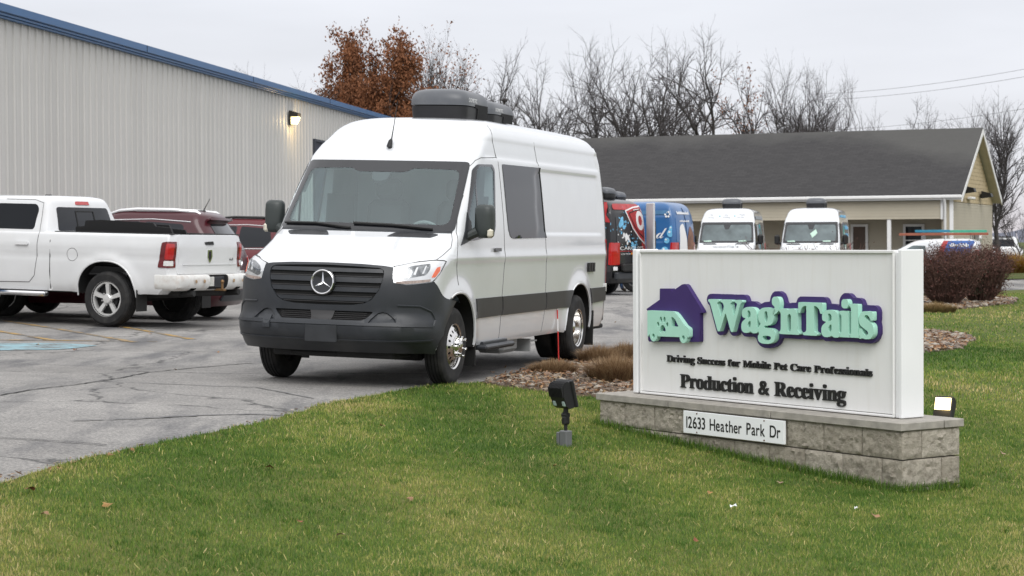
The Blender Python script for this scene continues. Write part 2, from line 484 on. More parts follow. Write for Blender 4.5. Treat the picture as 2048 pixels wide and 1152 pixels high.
def simplify(L, tol):
    L = np.asarray(L); n = len(L)
    keep = np.zeros(n, bool); a = 0; b_ = int(np.argmax(((L - L[0]) ** 2).sum(1))); keep[[a, b_]] = True
    st = [(a, b_), (b_, n)]
    while st:
        i, j = st.pop()
        if j - i < 2: continue
        p, q = L[i], L[j % n]; d = q - p; l = np.hypot(*d) + 1e-12
        s_ = L[i + 1:j]; ds = np.abs((s_[:, 0] - p[0]) * d[1] - (s_[:, 1] - p[1]) * d[0]) / l
        k = int(np.argmax(ds))
        if ds[k] > tol: keep[i + 1 + k] = True; st += [(i, i + 1 + k), (i + 1 + k, j)]
    return L[keep]
class Field:
    def __init__(s, w, hgt, h): s.h = h; s.nx = int(w / h); s.ny = int(hgt / h)
def fat_loops(tris, h, grow, soft, tol=.35):
    """outline loops of triangles (real units) grown by grow and rounded by soft"""
    mn = tris.reshape(-1, 2).min(0) - grow - soft * 3 - 4 * h; mx = tris.reshape(-1, 2).max(0) + grow + soft * 3 + 4 * h
    nx, ny = (np.ceil((mx - mn) / h)).astype(int)
    m_ = raster(tris, mn[0], mn[1], h, nx, ny)
    if grow > 0: m_ = dilate(m_, grow / h)
    f = blur(m_.astype(float), max(soft / h, .8))
    return [simplify(L, tol) * h + mn + h / 2 for L in contours(f) if len(L) > 8]
def layout(text, size, sx=1., gap=.0, lower=1., conv=bold, space=.27):
    """[(char, triangles)] set out along x from 0 with an even gap"""
    x = 0; out = []
    for c in text:
        if c == ' ': x += space * size * sx; continue
        T, _ = glyph(conv(c)); P = T * size
        P = P * (sx, lower if (c.islower() and c not in 'ldbthfk') else 1.)
        x0 = P[..., 0].min(); P = P - (x0 - x, 0)
        x = P[..., 0].max() + gap * size
        out.append((c, P))
    return out
def raised(name, loops, y0, y1, material, parent, mi=0, chamfer=0.):
    """an upright plate in the sign's own axes: loops are (along, up); y grows into the sign, so the front is at y0"""
    b = MB()
    if chamfer > 0:
        pass
    slab2d(b, loops, lambda A: np.column_stack([A[:, 0], 0 * A[:, 0] + y0, A[:, 1]]), lambda A: np.column_stack([A[:, 0], 0 * A[:, 0] + y1, A[:, 1]]))
    return b.build(name, material, parent, sharp=40)

# ---------------------------------------------------------------- the sign on its block base
EX = Vector((.56504, -.82506, 0)); EY = Vector((.82506, .56504, 0)); EZ = Vector((0, 0, 1))
S_O = Vector((1.03002, 16.88444, .0775))
SM = Matrix(((EX.x, EY.x, 0, S_O.x), (EX.y, EY.y, 0, S_O.y), (0, 0, 1, S_O.z), (0, 0, 0, 1)))
def s2w(s, d): p = SM @ Vector((s, d, 0)); return (p.x, p.y)
SIGN_FOOT = [s2w(-.22, -.22), s2w(3.36, -.22), s2w(3.36, .40), s2w(-.22, .40)]
M_WHITE = mat('sign_white', srgb(226, 226, 225), .42, var=.03, vscale=2.2, spec=.4)
def _streaks(M):
    t = M.node_tree; b = t.nodes['Principled BSDF']; src = b.inputs['Base Color'].links[0].from_socket
    co = t.nodes.new('ShaderNodeTexCoord').outputs['Object']; mp_ = t.nodes.new('ShaderNodeMapping'); mp_.inputs['Scale'].default_value = (17, 1, 1.9); t.links.new(co, mp_.inputs[0])
    n = t.nodes.new('ShaderNodeTexNoise'); n.inputs['Scale'].default_value = 1.; n.inputs['Detail'].default_value = 6; t.links.new(mp_.outputs[0], n.inputs['Vector'])
    r = t.nodes.new('ShaderNodeMapRange'); r.inputs[1].default_value = .50; r.inputs[2].default_value = .85; r.inputs[4].default_value = .16; t.links.new(n.outputs[0], r.inputs[0])
    m_ = t.nodes.new('ShaderNodeMixRGB'); m_.inputs[2].default_value = (*srgb(178, 168, 148), 1); t.links.new(r.outputs[0], m_.inputs[0]); t.links.new(src, m_.inputs[1]); t.links.new(m_.outputs[0], b.inputs['Base Color'])
_streaks(M_WHITE)
M_WHITE2 = mat('sign_post_white', srgb(231, 232, 233), .35, var=.03, vscale=2)
M_MINT = mat('mint_paint', srgb(170, 219, 200), .5, var=.05, vscale=5)
M_PURP = mat('purple_paint', srgb(57, 38, 100), .42, var=.08, vscale=4)
M_BLACK = mat('black_plastic', (.011, .011, .011), .5, var=.15, vscale=8)
M_GAP = mat('seam_dark', (.015, .015, .015), .8, var=0)
def build_sign():
    root = empty('monument_sign', M=SM, label='white monument sign with purple and mint lettering on a stone block base', cat='sign')
    b = MB(); b.box((1.545, .14, .606), (2.86, .20, 1.14), .004); b.build('cabinet', M_GAP, root)
    # face panel set in a folded frame
    def frame_bar(b, x0, x1, z0, z1): b.box(((x0 + x1) / 2, .012, (z0 + z1) / 2), (x1 - x0, .05, z1 - z0), .004)
    b = MB(); b.box((1.58, .020, .61), (2.965, .03, 1.165), .002); b.build('face_panel', M_WHITE, root)
    b = MB(); frame_bar(b, .098, 3.062, 1.192, 1.216); b.build('frame_top', M_WHITE, root)
    b = MB(); frame_bar(b, .098, 3.062, .004, .022); b.build('frame_bottom', M_WHITE, root)
    b = MB(); frame_bar(b, .098, .112, .022, 1.192); b.build('frame_side', M_WHITE, root)
    b = MB(); frame_bar(b, 3.046, 3.062, .022, 1.192); b.build('frame_side', M_WHITE, root)
    b = MB(); b.box((.042, .10, .612), (.062, .24, 1.216), .008); b.box((.066, .06, .612), (.05, .10, 1.20), .002); b.build('end_post', M_WHITE2, root)
    b = MB(); b.box((3.118, .108, .611), (.040, .225, 1.218), .006); b.box((3.085, .10, .60), (.03, .19, 1.19), .001); b.build('end_post', M_WHITE2, root)
    b = MB(); b.box((1.58, .235, .61), (2.965, .012, 1.165), .002); b.build('back_panel', M_WHITE, root)
    # house and little van
    H = [(.255, .447), (.905, .470), (.914, .481), (.912, .703), (.955, .708), (.950, .722), (.752, .925), (.728, .937), (.690, .933), (.556, .872), (.550, .897), (.404, .895), (.399, .889), (.397, .802), (.218, .719), (.235, .705), (.24, .46)]
    raised('house', [H], -.034, .006, M_PURP, root)
    def disc(cx, cz, rx, rz, n=18, a=0):
        return [(cx + rx * math.cos(t) * math.cos(a) - rz * math.sin(t) * math.sin(a), cz + rx * math.cos(t) * math.sin(a) + rz * math.sin(t) * math.cos(a)) for t in [2 * math.pi * k / n for k in range(n)]]
    V = [(.283, .492), (.283, .700), (.292, .711), (.600, .711), (.640, .706), (.668, .690), (.71, .655), (.772, .600), (.818, .580), (.826, .565), (.824, .512), (.812, .500)]
    wh = lambda cx: [(cx + .047 * math.cos(t), .502 + .047 * math.sin(t)) for t in np.linspace(R_(15), R_(-195), 12)]
    V += wh(.752) + [(.70, .503), (.42, .499)] + [(cx_, z_) for cx_, z_ in wh(.362)]
    holes = [disc(.362, .502, .018, .018, 12), disc(.752, .502, .018, .018, 12), [(.598, .588), (.598, .662), (.620, .664), (.648, .646), (.69, .592), (.684, .586)]]
    for cx, cz, rx, rz, a in ((.425, .600, .016, .021, .3), (.462, .640, .016, .025, .12), (.507, .640, .016, .025, -.12), (.543, .600, .016, .021, -.3)): holes.append(disc(cx, cz, rx, rz, 14, a))
    pad = [(.447, .535), (.446, .556), (.458, .578), (.470, .592), (.485, .596), (.500, .592), (.512, .578), (.524, .556), (.523, .535), (.511, .530), (.498, .541), (.485, .545), (.472, .541), (.459, .530)]
    holes.append(pad)
    raised('van_emblem', [V] + holes, -.074, -.034, M_MINT, root)
    # name in fat mint letters on a purple outline plate
    size = .352; gl = layout("Wag\u2019nTails", size, 1.0, .0, 1.12)
    for i, (c, P) in enumerate(gl):
        if c == '\u2019': gl[i] = (c, (P - P.reshape(-1, 2).mean(0)) * 1.5 + P.reshape(-1, 2).mean(0) + (-.012, .012))
    tot = gl[-1][1][..., 0].max(); k = (1.865 - .02) / tot
    allT = []
    for c, P in gl:
        P = P * (k, 1) + (1.075, .578); allT.append(P)
        L = fat_loops(P, .003, .0085, .006)
        raised('letter', L, -.076, -.034, M_MINT, root)
    L = fat_loops(np.concatenate(allT) + (-.026, .004), .005, .047, .008)
    big = max(L, key=lambda q: np.ptp(q[:, 0]))
    hol = [q for q in L if q is not big and len(q) > 4]
    raised('letter_backing', [big] + [q for q in hol if False], -.034, .006, M_PURP, root)
    for text, s0, s1, base, size in (('Driving Success for Mobile Pet Care Professionals', .450, 2.835, .290, .078), ('Production & Receiving', .625, 2.56, .085, .160)):
        gl = layout(text, size, 1.0, .012, 1.08, space=.30)
        tot = gl[-1][1][..., 0].max(); k = (s1 - s0) / tot
        for c, P in gl:
            P = P * (k, 1) + (s0, base)
            raised('letter', fat_loops(P, size * .010, size * .019, size * .012), -.008, .006, M_BLACK, root)
    return root

def block_material(name):
    M = bpy.data.materials.new(name); M.use_nodes = True; t = M.node_tree; b = t.nodes['Principled BSDF']
    co = t.nodes.new('ShaderNodeTexCoord').outputs['Object']
    oi = t.nodes.new('ShaderNodeObjectInfo')
    ad = t.nodes.new('ShaderNodeVectorMath'); ad.operation = 'MULTIPLY_ADD'; ad.inputs[1].default_value = (7, 7, 7)
    cx = t.nodes.new('ShaderNodeCombineXYZ'); t.links.new(oi.outputs['Random'], cx.inputs[0]); t.links.new(oi.outputs['Random'], cx.inputs[1])
    t.links.new(cx.outputs[0], ad.inputs[0]); t.links.new(co, ad.inputs[2]); v = ad.outputs[0]
    big = noise_node(t, 3.2, 5, .6, v).outputs[0]; mid = noise_node(t, 16, 6, .7, v).outputs[0]; fine = noise_node(t, 120, 4, .7, v).outputs[0]
    c = mix_node(t, rng_node(t, oi.outputs['Random'], 0, 1), (.40, .36, .295), (.52, .475, .40))
    c = mix_node(t, rng_node(t, mid, .4, .7, 0, .75), c, (.25, .22, .175))
    c = mix_node(t, rng_node(t, big, .60, .74, 0, .8), c, (.07, .065, .06))
    c = mix_node(t, rng_node(t, fine, .55, .75, 0, .5), c, (.5, .47, .42))
    t.links.new(c, b.inputs['Base Color']); b.inputs['Roughness'].default_value = .95; b.inputs['Specular IOR Level'].default_value = .2
    bp = t.nodes.new('ShaderNodeBump'); bp.inputs['Strength'].default_value = 1.; bp.inputs['Distance'].default_value = .02
    n2 = noise_node(t, 55, 5, .75, v).outputs[0]; t.links.new(n2, bp.inputs['Height']); t.links.new(bp.outputs[0], b.inputs['Normal'])
    return M
def build_base():
    root = empty('sign_base', M=SM, label='grey split-face block base with flat cap stones under the white sign', cat='stone base')
    MBk = block_material('split_block'); MC = mat('cap_concrete', (.31, .29, .26), .9, var=.2, vscale=14, bump=.3, bscale=70, dirt=(.40, .37, .32), dscale=5, damt=.5)
    b = MB(); b.box((1.565, .09, -.375), (3.43, .50, .62), 0); b.build('mortar_core', mat('mortar', (.16, .15, .135), .95, var=.2), root)
    r = np.random.default_rng(4)
    s0, s1, d0, d1 = -.205, 3.34, -.21, .375
    def block(x0, x1, z0, z1, face):
        # split face: a lumpy front with straight edges; face 'f' = long side, 'e' = end
        nx, nz = max(4, int((x1 - x0) / .019)), 11
        b = MB(); X = np.linspace(x0 + .003, x1 - .003, nx); Z = np.linspace(z0 + .003, z1 - .003, nz)
        bumpf = r.normal(0, .0058, (nx, nz)) + .004; bumpf[[0, -1]] = np.abs(bumpf[[0, -1]]) * .25 - .006; bumpf[:, [0, -1]] = np.abs(bumpf[:, [0, -1]]) * .3 - .006
        G = np.zeros((nx + 2, nz + 2, 3))
        Xp = np.r_[X[0], X, X[-1]]; Zp = np.r_[Z[0], Z, Z[-1]]; D = np.full((nx + 2, nz + 2), -.07); D[1:-1, 1:-1] = bumpf
        for i in range(nx + 2):
            for j in range(nz + 2):
                o = D[i, j]
                if face == 'f': G[i, j] = (Xp[i], d0 - o, Zp[j])
                elif face == 'e': G[i, j] = (s1 + o, Xp[i], Zp[j])
                elif face == 'w': G[i, j] = (s0 - o, Xp[i], Zp[j])
                else: G[i, j] = (Xp[i], d1 + o, Zp[j])
        b.grid(G, flip=face in ('e', 'b') and False)
        o = b.build('block', MBk, root, sharp=50, fix=False)
        bm_ = bmesh.new(); bm_.from_mesh(o.data)
        bm_.normal_update()
        f0 = max(bm_.faces, key=lambda f: f.calc_area()); want = {'f': Vector((0, -1, 0)), 'e': Vector((1, 0, 0)), 'w': Vector((-1, 0, 0)), 'b': Vector((0, 1, 0))}[face]
        if f0.normal.dot(want) < 0: bmesh.ops.reverse_faces(bm_, faces=bm_.faces)
        bm_.to_mesh(o.data); bm_.free()
    for row, (zt, zb) in enumerate(((-.062, -.265), (-.268, -.470), (-.473, -.675))):
        off = .0 if row % 2 == 0 else .2
        cuts = [s0] + [x for x in np.arange(s1 - .4 * 12 + off - (0 if off == 0 else 0), s1 - .01, .4) if x > s0 + .05] + [s1]
        for a, c in zip(cuts[:-1], cuts[1:]): block(a, c, zb, zt, 'f'); block(a, c, zb, zt, 'b')
        e = [d0, d0 + .2, d1] if row % 2 == 0 else [d0, d0 + .4, d1]
        for a, c in zip(e[:-1], e[1:]): block(a, c, zb, zt, 'e'); block(a, c, zb, zt, 'w')
    # cap stones
    cs = [-.232, .66, 1.66, 2.46, 3.362]
    cs = [-.232, .745, 1.985, 3.362]
    for a, c in zip(cs[:-1], cs[1:]):
        b = MB(); w = c - a
        if c < 3.3:
            b.box(((a + c) / 2, .0825, -.031), (w - .008, .636, .058), .005)
        else:
            b.box(((a + c) / 2, -.02, -.031), (w - .008, .43, .058), .005)
        b.build('cap_stone', MC, root)
    b = MB(); b.box(((cs[-2] + cs[-1]) / 2, .302, -.031), (cs[-1] - cs[-2] - .008, .198, .058), .005); b.build('cap_stone', MC, root)
    return root
def build_address():
    M = SM @ Matrix.Translation((0, 0, 0))
    root = empty('address_sign', M=M, label='white plate reading 12633 Heather Park Dr on the block base', cat='address sign')
    b = MB(); b.box((1.556, -.236, -.160), (1.192, .022, .178), .002); b.build('plate', mat('plate_white', srgb(236, 238, 240), .3, var=.02), root)
    b = MB(); b.box((1.556, -.216, -.160), (1.15, .02, .15)); b.build('backing_board', M_GAP, root)
    gl = layout('12633 Heather Park Dr', .112, .86, .09, 1., conv=lambda c: c, space=.42)
    tot = gl[-1][1][..., 0].max(); k = (2.112 - 1.0) / tot
    for c, P in gl:
        P = P * (k, 1.18) + (1.0, -.205)
        raised('letter', fat_loops(P, .0012, .0022, .0012), -.2485, -.2465, M_BLACK, root)
    M_SCR = mat('screw_rust', (.12, .06, .04), .7, .3)
    for s_, z_ in ((1.13, -.085), (1.93, -.085), (1.13, -.235), (1.93, -.235)):
        b = MB(); b.lathe([(0, -.252), (.006, -.251), (.007, -.247)], 8, M=Matrix.Translation((s_, 0, z_))); b.build('screw', M_SCR, root)
    return root
rng = np.random.default_rng(7)
def mesh_np(name, V, F, mats, smooth=True):
    """mesh from numpy: V (n,3), F list of (m,k) index arrays"""
    me = bpy.data.meshes.new(name)
    V = np.asarray(V, np.float32)
    me.vertices.add(len(V)); me.vertices.foreach_set('co', V.ravel())
    idx = np.concatenate([f.ravel() for f in F]).astype(np.int32)
    tot = np.concatenate([np.full(len(f), f.shape[1]) for f in F]).astype(np.int32)
    st = np.concatenate([[0], np.cumsum(tot)[:-1]]).astype(np.int32)
    me.loops.add(len(idx)); me.loops.foreach_set('vertex_index', idx)
    me.polygons.add(len(tot)); me.polygons.foreach_set('loop_start', st); me.polygons.foreach_set('loop_total', tot)
    for m_ in (mats if isinstance(mats, (list, tuple)) else [mats]): me.materials.append(m_)
    me.update(calc_edges=True); me.validate()
    if smooth: me.shade_smooth()
    return me
EDGE = [(-3.9, 9.2), (-3.12, 11.41), (-3.02, 11.69), (-2.94, 12.08), (-2.78, 12.62), (-2.61, 13.12), (-2.46, 13.47), (-2.23, 14.15), (-2.06, 14.74), (-1.89, 15.48),
        (-1.72, 16.44), (-1.5, 17.32), (-1.28, 17.85), (-1.05, 18.49), (-.84, 18.99), (-.61, 19.36), (-.32, 19.55)]
DRIVE = [(-.32, 19.55), (-.13, 20.15), (.08, 21.35), (.22, 22.02), (.36, 23.5), (.58, 24.43), (.98, 25.4), (1.5, 27.21), (2.1, 28.9), (3.4, 33), (5.4, 40), (7.6, 47), (9.6, 53), (12.5, 60), (16.5, 64.5), (22, 67.5), (30, 71), (44, 76)]
def jag(pts, n=6, a=.03, seed=3):
    """a lived-in edge: subdivides a line and wobbles it"""
    r = np.random.default_rng(seed); o = []
    for p, q in zip(pts[:-1], pts[1:]):
        p, q = np.array(p), np.array(q); d = q - p; l = np.linalg.norm(d); k = max(2, min(14, int(l / .12)))
        nrm = np.array([-d[1], d[0]]) / l
        for t in range(k):
            o.append(tuple(p + d * t / k + nrm * r.normal(0, a) * min(1, l)))
    return o + [tuple(pts[-1])]

def noise_node(t, scale, detail=6, rough=.6, vec=None):
    n = t.nodes.new('ShaderNodeTexNoise'); n.inputs['Scale'].default_value = scale; n.inputs['Detail'].default_value = detail; n.inputs['Roughness'].default_value = rough
    if vec is not None: t.links.new(vec, n.inputs['Vector'])
    return n
def rng_node(t, src, a, b, c=0., d=1.):
    r = t.nodes.new('ShaderNodeMapRange'); r.inputs[1].default_value = a; r.inputs[2].default_value = b; r.inputs[3].default_value = c; r.inputs[4].default_value = d
    t.links.new(src, r.inputs[0]); return r.outputs[0]
def mix_node(t, fac, a, b, mode='MIX'):
    m_ = t.nodes.new('ShaderNodeMixRGB'); m_.blend_type = mode
    for i, s_ in ((0, fac), (1, a), (2, b)):
        if isinstance(s_, (int, float)): m_.inputs[i].default_value = s_ if i == 0 else (s_, s_, s_, 1)
        elif isinstance(s_, tuple): m_.inputs[i].default_value = (*s_, 1)
        else: t.links.new(s_, m_.inputs[i])
    return m_.outputs[0]

def asphalt_material():
    M = bpy.data.materials.new('asphalt'); M.use_nodes = True; t = M.node_tree; b = t.nodes['Principled BSDF']
    co = t.nodes.new('ShaderNodeTexCoord').outputs['Object']
    big = noise_node(t, .35, 5, .6, co).outputs[0]; mid = noise_node(t, 2.2, 6, .65, co).outputs[0]
    fine = noise_node(t, 42, 2, .8, co).outputs[0]
    v = t.nodes.new('ShaderNodeTexVoronoi'); v.inputs['Scale'].default_value = 95; t.links.new(co, v.inputs['Vector'])
    c = mix_node(t, rng_node(t, big, .35, .65), (.215, .207, .197), (.315, .304, .29))
    c = mix_node(t, rng_node(t, mid, .42, .75, 0, .55), c, (.15, .147, .144))
    # wheel-worn and oil-dark streaks along the drive
    mp_ = t.nodes.new('ShaderNodeMapping'); mp_.inputs['Rotation'].default_value = (0, 0, R_(-22)); mp_.inputs['Scale'].default_value = (.9, .16, 1); t.links.new(co, mp_.inputs[0])
    st = noise_node(t, 1.3, 6, .62, mp_.outputs[0]).outputs[0]
    c = mix_node(t, rng_node(t, st, .50, .64, 0, .85), c, (.095, .095, .10))
    c = mix_node(t, rng_node(t, fine, .40, .62, .0, 1.), mix_node(t, 1., c, (.72, .72, .73), 'MULTIPLY'), mix_node(t, 1., c, (1.28, 1.27, 1.25), 'MULTIPLY'))
    c = mix_node(t, rng_node(t, v.outputs['Distance'], .0, .45, .55, 0.), c, (.07, .07, .072))
    # hairline cracks
    cv = t.nodes.new('ShaderNodeTexVoronoi'); cv.feature = 'DISTANCE_TO_EDGE'; cv.inputs['Scale'].default_value = .28
    wp = noise_node(t, 1.1, 5, .6, co); ad = t.nodes.new('ShaderNodeVectorMath'); ad.operation = 'MULTIPLY_ADD'; ad.inputs[1].default_value = (.9, .9, .9)
    t.links.new(wp.outputs['Color'], ad.inputs[0]); t.links.new(co, ad.inputs[2]); t.links.new(ad.outputs[0], cv.inputs['Vector'])
    ck = rng_node(t, cv.outputs['Distance'], .0, .010, .9, 0.)
    ckm = t.nodes.new('ShaderNodeMath'); ckm.operation = 'MULTIPLY'; t.links.new(ck, ckm.inputs[0]); t.links.new(rng_node(t, mid, .36, .48), ckm.inputs[1])
    c = mix_node(t, ckm.outputs[0], c, (.03, .03, .03))
    t.links.new(c, b.inputs['Base Color']); b.inputs['Roughness'].default_value = .88
    bp = t.nodes.new('ShaderNodeBump'); bp.inputs['Strength'].default_value = .5; bp.inputs['Distance'].default_value = .006
    t.links.new(v.outputs['Distance'], bp.inputs['Height']); t.links.new(bp.outputs[0], b.inputs['Normal'])
    return M
def lawn_material(name, base, yellow, dark):
    M = bpy.data.materials.new(name); M.use_nodes = True; t = M.node_tree; b = t.nodes['Principled BSDF']
    co = t.nodes.new('ShaderNodeTexCoord').outputs['Object']
    big = noise_node(t, .55, 5, .6, co).outputs[0]; mid = noise_node(t, 4, 6, .7, co).outputs[0]; fine = noise_node(t, 60, 4, .7, co).outputs[0]
    c = mix_node(t, rng_node(t, big, .38, .64), base, yellow)
    c = mix_node(t, rng_node(t, mid, .40, .7, 0, .7), c, dark)
    c = mix_node(t, rng_node(t, fine, .3, .7, 0, .7), c, mix_node(t, 1., c, (.5, .52, .5), 'MULTIPLY'))
    t.links.new(c, b.inputs['Base Color']); b.inputs['Roughness'].default_value = .95; b.inputs['Specular IOR Level'].default_value = .1
    return M
M_ASPH = asphalt_material()
M_LAWN = lawn_material('lawn_soil', (.085, .125, .028), (.17, .165, .055), (.055, .085, .02))
M_FIELD = lawn_material('field', (.085, .115, .035), (.15, .14, .06), (.06, .085, .025))

def sheet(name, loops, step, dz, mats, kind='structure', skirt=0., label=None):
    vo, fo, bd = fill(loops, step)
    A = np.array(vo); z = ground(A[:, 0], A[:, 1]) + dz
    V = np.column_stack([A, z]).tolist(); F = list(fo)
    if skirt:
        n = len(V); V += [(p[0], p[1], p[2] - skirt) for p in V]; F += [(a, n + a, n + b, b) for a, b in bd]
    me = bpy.data.meshes.new(name); me.from_pydata(V, [], F); me.materials.append(mats); me.validate(); me.shade_smooth(); me.update()
    o = obj(name, me); tag(o, kind=kind, label=label); return o
# one big ground sheet to the horizon: polar rings round the scene
def ground_sheet():
    rr = np.r_[np.linspace(2, 90, 45), np.geomspace(95, 2200, 18)]; n = 96; th = np.linspace(0, 2 * np.pi, n, endpoint=False)
    X = 4 + rr[:, None] * np.cos(th); Y = 40 + rr[:, None] * np.sin(th)
    Z = ground(X, Y) - .12
    b = MB(); b.grid(np.stack([X, Y, Z], -1), wrap=True, flip=True)
    c = len(b.v); b.v.append((4, 40, ground(4., 40.) - .12)); b.f += [(c, i, (i + 1) % n) for i in range(n)]; b.mi += [0] * n
    o = b.build('ground', M_FIELD, fix=True); tag(o, kind='structure')
    return o
ground_sheet()
asph_loop = jag(EDGE + DRIVE[1:], a=.0)
LOT = [(-60, -4)] + [(-5.2, -4), (-4.6, 5)] + [(p[0] + .35, p[1] - .1) for p in EDGE + DRIVE[1:]] + [(60, 80), (60, 96), (-60, 96)]
sheet('parking_lot', [LOT], 1.1, 0.0, M_ASPH)
# far road beyond the lawn
sheet('road', [[(17, 93), (62, 90), (62, 118), (17, 122)]], 4, .03, mat('pale_road', (.36, .35, .34), .9, var=.12, vscale=.8))
LAWN_EDGE = jag(EDGE, a=.035, seed=5)
BED_FRONT = [(-.32, 19.55), (-.12, 19.16), (.12, 18.97), (.35, 18.73), (.58, 18.56), (.82, 18.57), (1.15, 18.63), (1.9, 18.9), (2.8, 20.0), (3.9, 22.5), (5.2, 26), (5.75, 27.9), (6.6, 29.3), (7.55, 32.6), (7.9, 34.6), (7.77, 35.72), (7.2, 36.6), (6.0, 36.8), (4.7, 36.2)]
BED_BACK = [p for p in DRIVE if p[1] <= 34][::-1]
BED1 = BED_FRONT + [(4.3, 36)] + BED_BACK[:-1]
BED3 = [(9.3, 45.2), (10.2, 45.9), (11.2, 47.6), (12.6, 50), (13.5, 53.2), (13.3, 54.6), (12.2, 55.4), (10.6, 54.2), (9.2, 50.6), (8.2, 47.3), (8.4, 45.6)]
LAWN = LAWN_EDGE + BED_FRONT[1:] + [(4.4, 36.3)] + [p for p in DRIVE if p[1] > 35][:] + [(60, 80), (60, -4), (-4.4, -4), (-4.6, 5)]
sheet('lawn', [LAWN], .55, .012, M_LAWN, skirt=.06)
sheet('verge', [[(17.5, 74.5), (60, 84), (60, 92), (17.5, 93)]], 3, .04, M_FIELD)
M_SOIL = mat('bed_soil', (.09, .062, .042), .95, var=.35, vscale=9, bump=.4, bscale=40)
sheet('planting_bed', [BED1], .5, .022, M_SOIL, skirt=.06)
o_ = sheet('planting_bed', [BED3], .7, .03, M_SOIL, skirt=.06)

# ---- grass blades
def blades(name, x, y, hmin, hmax, wmin, wmax, material, bend=.5, dz=.0, seed=1, kind='stuff', tintfn=None, spread=None):
    r = np.random.default_rng(seed); n = len(x)
    z = ground(x, y) + dz
    az = r.uniform(0, 2 * np.pi, n); ln = r.uniform(.05, bend, n) if spread is None else spread
    h = r.uniform(hmin, hmax, n) * r.uniform(.6, 1, n); w = r.uniform(wmin, wmax, n)
    fx, fy = np.cos(az), np.sin(az)
    a2 = az + np.pi / 2 + r.normal(0, .5, n); sx, sy = np.cos(a2), np.sin(a2)
    V = np.zeros((n, 5, 3))
    for k, (t, ww) in enumerate(((0, 1), (0, -1), (.55, -.75), (.55, .75), (1, 0))):
        off = ln * h * (t ** 1.6)
        V[:, k, 0] = x + fx * off + sx * w * ww / 2
        V[:, k, 1] = y + fy * off + sy * w * ww / 2
        V[:, k, 2] = z + h * t * np.sqrt(np.maximum(1 - (ln * t) ** 2 * .6, .1))
    i = np.arange(n)[:, None] * 5
    me = mesh_np(name, V.reshape(-1, 3), [i + np.array([[0, 1, 2, 3]]), i + np.array([[3, 2, 4]])], material, smooth=False)
    tint = (tintfn(x, y, r) if tintfn else r.uniform(0, 1, n))
    at = me.attributes.new('tint', 'FLOAT', 'POINT'); at.data.foreach_set('value', np.repeat(tint, 5).astype(np.float32))
    o = obj(name, me); tag(o, kind=kind); return o
def blade_material(name, stops, transl=.35):
    M = bpy.data.materials.new(name); M.use_nodes = True; t = M.node_tree; b = t.nodes['Principled BSDF']
    a = t.nodes.new('ShaderNodeAttribute'); a.attribute_name = 'tint'
    rp = t.nodes.new('ShaderNodeValToRGB'); el = rp.color_ramp.elements
    el[0].position, el[0].color = stops[0][0], (*stops[0][1], 1); el[1].position, el[1].color = stops[-1][0], (*stops[-1][1], 1)
    for p_, c_ in stops[1:-1]: e = el.new(p_); e.color = (*c_, 1)
    t.links.new(a.outputs['Fac'], rp.inputs[0])
    b.inputs['Roughness'].default_value = .6; b.inputs['Specular IOR Level'].default_value = .25
    t.links.new(rp.outputs[0], b.inputs['Base Color'])
    tr = t.nodes.new('ShaderNodeBsdfTranslucent'); t.links.new(rp.outputs[0], tr.inputs[0])
    ms = t.nodes.new('ShaderNodeMixShader'); ms.inputs[0].default_value = transl
    t.links.new(b.outputs[0], ms.inputs[1]); t.links.new(tr.outputs[0], ms.inputs[2])
    t.links.new(ms.outputs[0], t.nodes['Material Output'].inputs[0])
    return M
M_GRASS = blade_material('grass_blade', [(0, (.05, .115, .017)), (.3, (.125, .225, .036)), (.55, (.245, .305, .06)), (.78, (.44, .40, .125)), (1., (.66, .52, .27))])
# smooth random field for yellow patches
_fw = rng.normal(0, 1, (24, 2)) * np.r_[np.full(8, .6), np.full(8, 1.5), np.full(8, 3.4)][:, None]; _fp = rng.uniform(0, 6.28, 24); _fa = np.r_[np.full(8, 1.), np.full(8, .8), np.full(8, .55)]
def patch_field(x, y):
    return (np.sin(x[:, None] * _fw[:, 0] + y[:, None] * _fw[:, 1] + _fp) * _fa).sum(-1) / 4.2
def lawn_tint(x, y, r):
    edge = np.array(EDGE)
    d = np.sqrt(((np.column_stack([x, y])[:, None] - edge[None]) ** 2).sum(-1)).min(1)
    f2 = np.sin(x * 9.1 + 3 * np.sin(y * 4.3)) * np.sin(y * 6.7 + 2 * np.sin(x * 5.9)); return np.clip(.345 + .27 * patch_field(x, y) + .11 * f2 + .20 * np.exp(-d / .9) + r.normal(0, .19, len(x)) + (r.random(len(x)) < .07) * .35, 0, 1)
BASE_FOOT = None
def lawn_points(d0, d1, dens, seed, keep=None):
    r = np.random.default_rng(seed)
    lo = lambda d: -.275 * d - .2; hi = lambda d: .275 * d + .3
    n = int((d1 - d0) * (hi(d1) - lo(d1)) * dens)
    x = r.uniform(lo(d1), hi(d1), n); y = r.uniform(d0, d1, n)
    ok = (x > lo(y)) & (x < hi(y)); x, y = x[ok], y[ok]
    ok = inside(LAWN, x, y)
    x, y = x[ok], y[ok]
    if SIGN_FOOT is not None:
        ok = ~inside(SIGN_FOOT, x, y); x, y = x[ok], y[ok]
    b3 = ~inside(BED3, x, y)
    return x[b3], y[b3]
build_sign(); build_base(); build_address()
